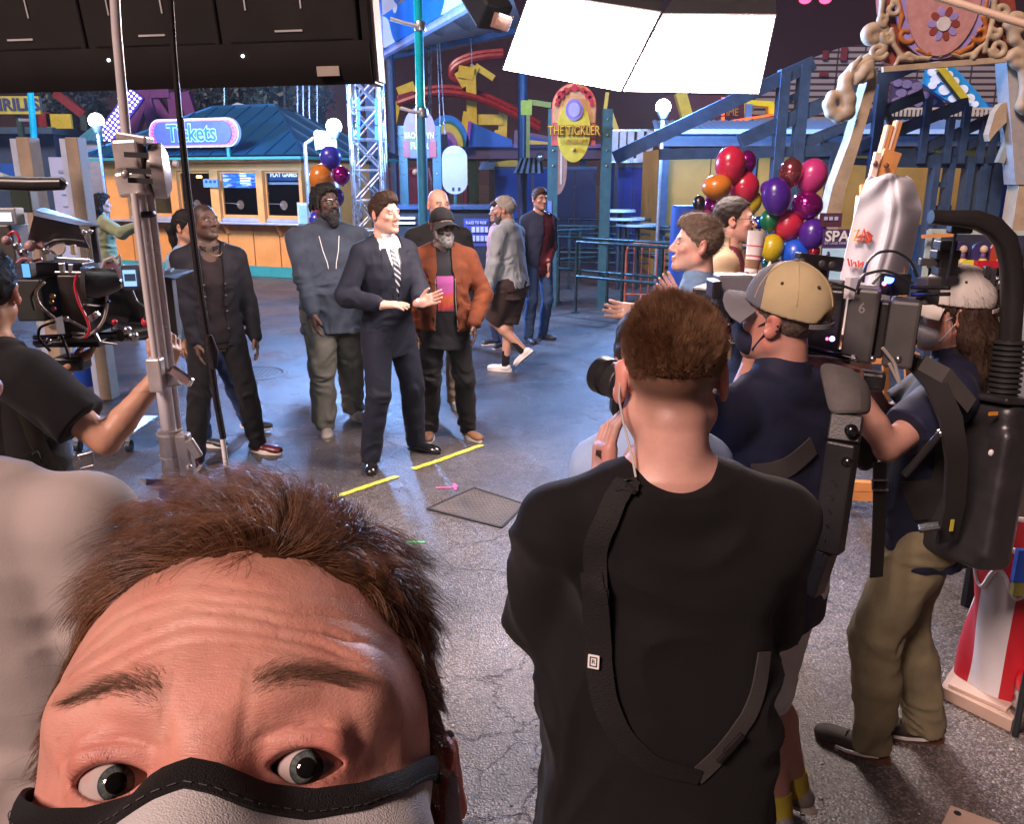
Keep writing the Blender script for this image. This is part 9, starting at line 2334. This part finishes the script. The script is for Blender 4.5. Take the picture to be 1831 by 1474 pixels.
 S.fn(lambda X,Y,Z,D:np.maximum(D,(line(Y,X)+.002*np.sin(X*300)+.0015*vnoise(X*150,Y*150,Z*150)-Z)*.5))
 Vs,Fs=S.mesh(.0025)
 hair=mesh_np('hair',W2(Vs),Fs,pbr('hair_root',(.055,.024,.012),.9,spec=.05),E)
 P,N=scatter(Vs,Fs,46000,21)
 x,y,z=P[:,0],P[:,1],P[:,2]
 okm=(z>line(y,x)+.0005)&(N[:,2]>-.5)&(y<.10)
 P,N,x,y,z=P[okm],N[okm],x[okm],y[okm],z[okm]
 rs=np.random.RandomState(4)
 top=np.clip((z-.060)/.045,0,1)
 cl=np.stack([vnoise(x*55+3,y*45,z*45),vnoise(x*55+11,y*45,z*45),vnoise(x*55+23,y*45,z*45)],1)
 side=np.sign(x)
 gi=rs.choice(len(P),520,replace=False);Gp=P[gi].astype(np.float32)
 near=np.concatenate([np.argmin(((P[i:i+4000,None,:].astype(np.float32)-Gp[None])**2).sum(-1),1)for i in range(0,len(P),4000)])
 Pg=Gp[near].astype(float);cl=cl[gi][near];lr_=rs.uniform(.7,1.2,520)[near]
 ln=np.where(top>.05,.015+.025*top**.8,.012)*rs.uniform(.7,1.1,len(P))*lr_
 ln+=.006*np.clip(-(y+.02)/.05,0,1)*top
 d0=np.stack([N[:,0]*.9-.15,N[:,1]*.8-.05,N[:,2]*.7+.35],1)
 d0s=np.stack([N[:,0]*.85,N[:,1]*.3+.55,N[:,2]*.2-.55],1)
 D0=d0*top[:,None]+d0s*(1-top[:,None])
 b0=np.stack([np.interp(x,[-.06,.0,.03,.06],[-1.0,-.85,-.15,.7]),.45+0*x,np.interp(x,[-.06,0,.06],[-.45,.05,-.35])],1)+cl*.35
 b0s=np.stack([side*.10,.35+0*x,-.75+0*x],1)+cl*.4
 Bd=b0*top[:,None]+b0s*(1-top[:,None])
 Bd=Bd+(Pg-P)/ln[:,None]*1.6
 v,f=strands(P,D0/np.linalg.norm(D0,axis=1,keepdims=True),ln,Bd,.00015,6,.07,9)
 tag(mesh_np('strand_layer',W2(v),f,hm,hair),kind='stuff')
 k=rs.choice(len(P),500)
 v,f=strands(P[k],N[k]+np.array([0,.1,.5]),rs.uniform(.025,.055,500)*(.4+.6*top[k]),Bd[k]*.7+N[k]*.8,.00008,7,.4,10)
 tag(mesh_np('stray_strands',W2(v),f,hm,hair),kind='stuff')
 # ---- brows and lashes
 bm_=pbr('brow_hair',(.15,.075,.04),.5,var=.3)
 full=B
 for sg in(-1,1):
  n=620;t=rs.rand(n);w_=rs.normal(0,1,n)*(.0026*(1.15-.75*t))
  bx=sg*(.0135+.040*t);bz=.0245+.0085*np.sin(t*2.1)-.004*t+w_
  q,g=full.snap(np.stack([bx,np.full(n,-.10),bz],1),-.0002,8)
  dr=np.stack([sg*(.5+.6*t),np.full(n,.12),.75-1.05*t],1)+g*.25
  v,f=strands(q,dr,rs.uniform(.005,.009,n),dr*.8+np.stack([sg*.5+0*t,0*t,-.2+0*t],1),.00006,4,.22,30+sg)
  mesh_np('eyebrow',W2(v),f,bm_,E)
  n=74;t=np.linspace(-1,1,n)
  for up,ln_ in((1,.0062),(-1,.0032)):
   xx=sg*.0315+t*.0118
   zz=(.0044*(1-np.abs(t)**2.2)+.0006)if up>0 else(-.0060*(1-np.abs(t)**2.0)-.0004)
   q=np.stack([xx,ey-np.sqrt(np.maximum((ER+.0018)**2-(t*.0118)**2-zz**2,1e-6)),zz],1)
   dr=np.stack([t*.5,np.full(n,-.9),np.full(n,.25*up)],1)
   v,f=strands(q,dr,ln_*(1-.35*np.abs(t))*rs.uniform(.7,1.15,n),np.stack([t*.9,np.full(n,-.1),np.full(n,.9*up)],1),.00007,5,.15,50)
   mesh_np('eyelash',W2(v),f,bm_,E)
   # ---- mask: white cloth with a black binding that runs over the nose and to the ears
 m_w=cloth('mask_white',(.58,.56,.54),var=.05,rough=.9,bump=.35,bs=1500)
 m_k=cloth('mask_black',(.010,.009,.009),var=.2,rough=.8,bump=.6,bs=1800)
 Mk=Fld();Mk.ell((0,-.046,-.050),(.069,.066,.070),None,.02);Mk.cone((0,-.090,-.004),(0,-.121,-.040),.011,.016,.035)
 Mk.cone((0,-.085,-.06),(0,-.085,-.10),.03,.03,.03)
 Mk.ops+=[o_ for o_ in B.ops if o_[4]!='fn']
 def zedge(x):
  a=np.abs(x);return np.interp(a,[0,.008,.020,.035,.050,.064,.075,.085],[.0015,-.0005,-.0055,-.0082,-.0068,-.0015,.006,.010])
 Mk.fn(lambda X,Y,Z,D:np.maximum(D,Z-(zedge(X)-.004)))
 Mk.fn(lambda X,Y,Z,D:np.maximum(D,Y-.0))
 v,f=Mk.mesh(.002,(-.10,-.15,-.13),(.10,.02,.02),-.0012)
 mask=mesh_np('face_mask',W2(v),f,m_w,E)
 Mb=Fld();Mb.ops=Mk.ops[:-2]
 ang=np.linspace(-R_(86),R_(86),71);o2=np.array([0,-.018,0]);dv=np.stack([np.sin(ang),-np.cos(ang),0*ang],1)
 rows=[]
 for wd in(0.0,.25,.5,.75,1.0):
  x_=.075*np.sin(ang)
  for _ in range(4):
   z_=zedge(x_)-wd*.0088
   rr=np.full(71,.15)
   for _ in range(40):
    P_=o2+dv*rr[:,None];P_[:,2]=z_
    rr=rr-np.clip(Mb.pts(P_)-(.0024+.0007*math.sin(math.pi*wd)),-.01,.02)*.8
   x_=rr*np.sin(ang)
  P_=o2+dv*rr[:,None];P_[:,2]=z_
  rows.append(P_)
 o=MB().sheet([[tuple(W2(rows[k][i][None])[0])for k in range(5)]for i in range(71)],.0016).build('binding',m_k,mask,smooth=True)
 st=MB()
 for i in range(0,70):
  a=rows[3][i]*.6+rows[4][i]*.4;b_=rows[3][min(i+1,70)]*.6+rows[4][min(i+1,70)]*.4;b_=a+(b_-a)*.55
  ofs=unit(a-np.array([0,-.03,-.04]))*.0006
  st.tube([tuple(W2((a+ofs)[None])[0]),tuple(W2((b_+ofs)[None])[0])],.00022,4)
 so=st.build('stitching',pbr('thread',(.05,.045,.045),.7),mask);so['kind']='stuff'
 for sg in(-1,1):
  a=rows[2][70 if sg>0 else 0]
  path=[a,np.array([sg*.0715,-.012,.006]),np.array([sg*.0745,-.002,.010]),np.array([sg*.079,.008,.016]),np.array([sg*.086,.022,.022]),np.array([sg*.087,.038,.008])]
  tt=np.linspace(0,1,6);t2=np.linspace(0,1,28)
  pts=np.stack([np.interp(t2,tt,np.array(path)[:,i])for i in range(3)],1)
  for _ in range(4):pts[1:-1]=(pts[:-2]+2*pts[1:-1]+pts[2:])/4
  wds=np.interp(t2,[0,.4,1],[.0105,.0085,.007])
  tan=np.gradient(pts,axis=0);tan/=np.linalg.norm(tan,axis=1,keepdims=True)
  nrm=np.tile(np.array([sg*.9,-.35,0]),(28,1));wdv=np.cross(tan,nrm);wdv/=np.linalg.norm(wdv,axis=1,keepdims=True)
  grid=[[tuple(W2((pts[i]+wdv[i]*wds[i]*k)[None])[0])for k in(-.5,-.17,.17,.5)]for i in range(28)]
  MB().sheet(grid if sg>0 else[r[::-1]for r in grid],.0018).build('ear_loop',m_k,mask,smooth=True)
FACE_ROLL,FACE_YAW,FACE_PITCH=-3.2,-12.0,-7.0
face()
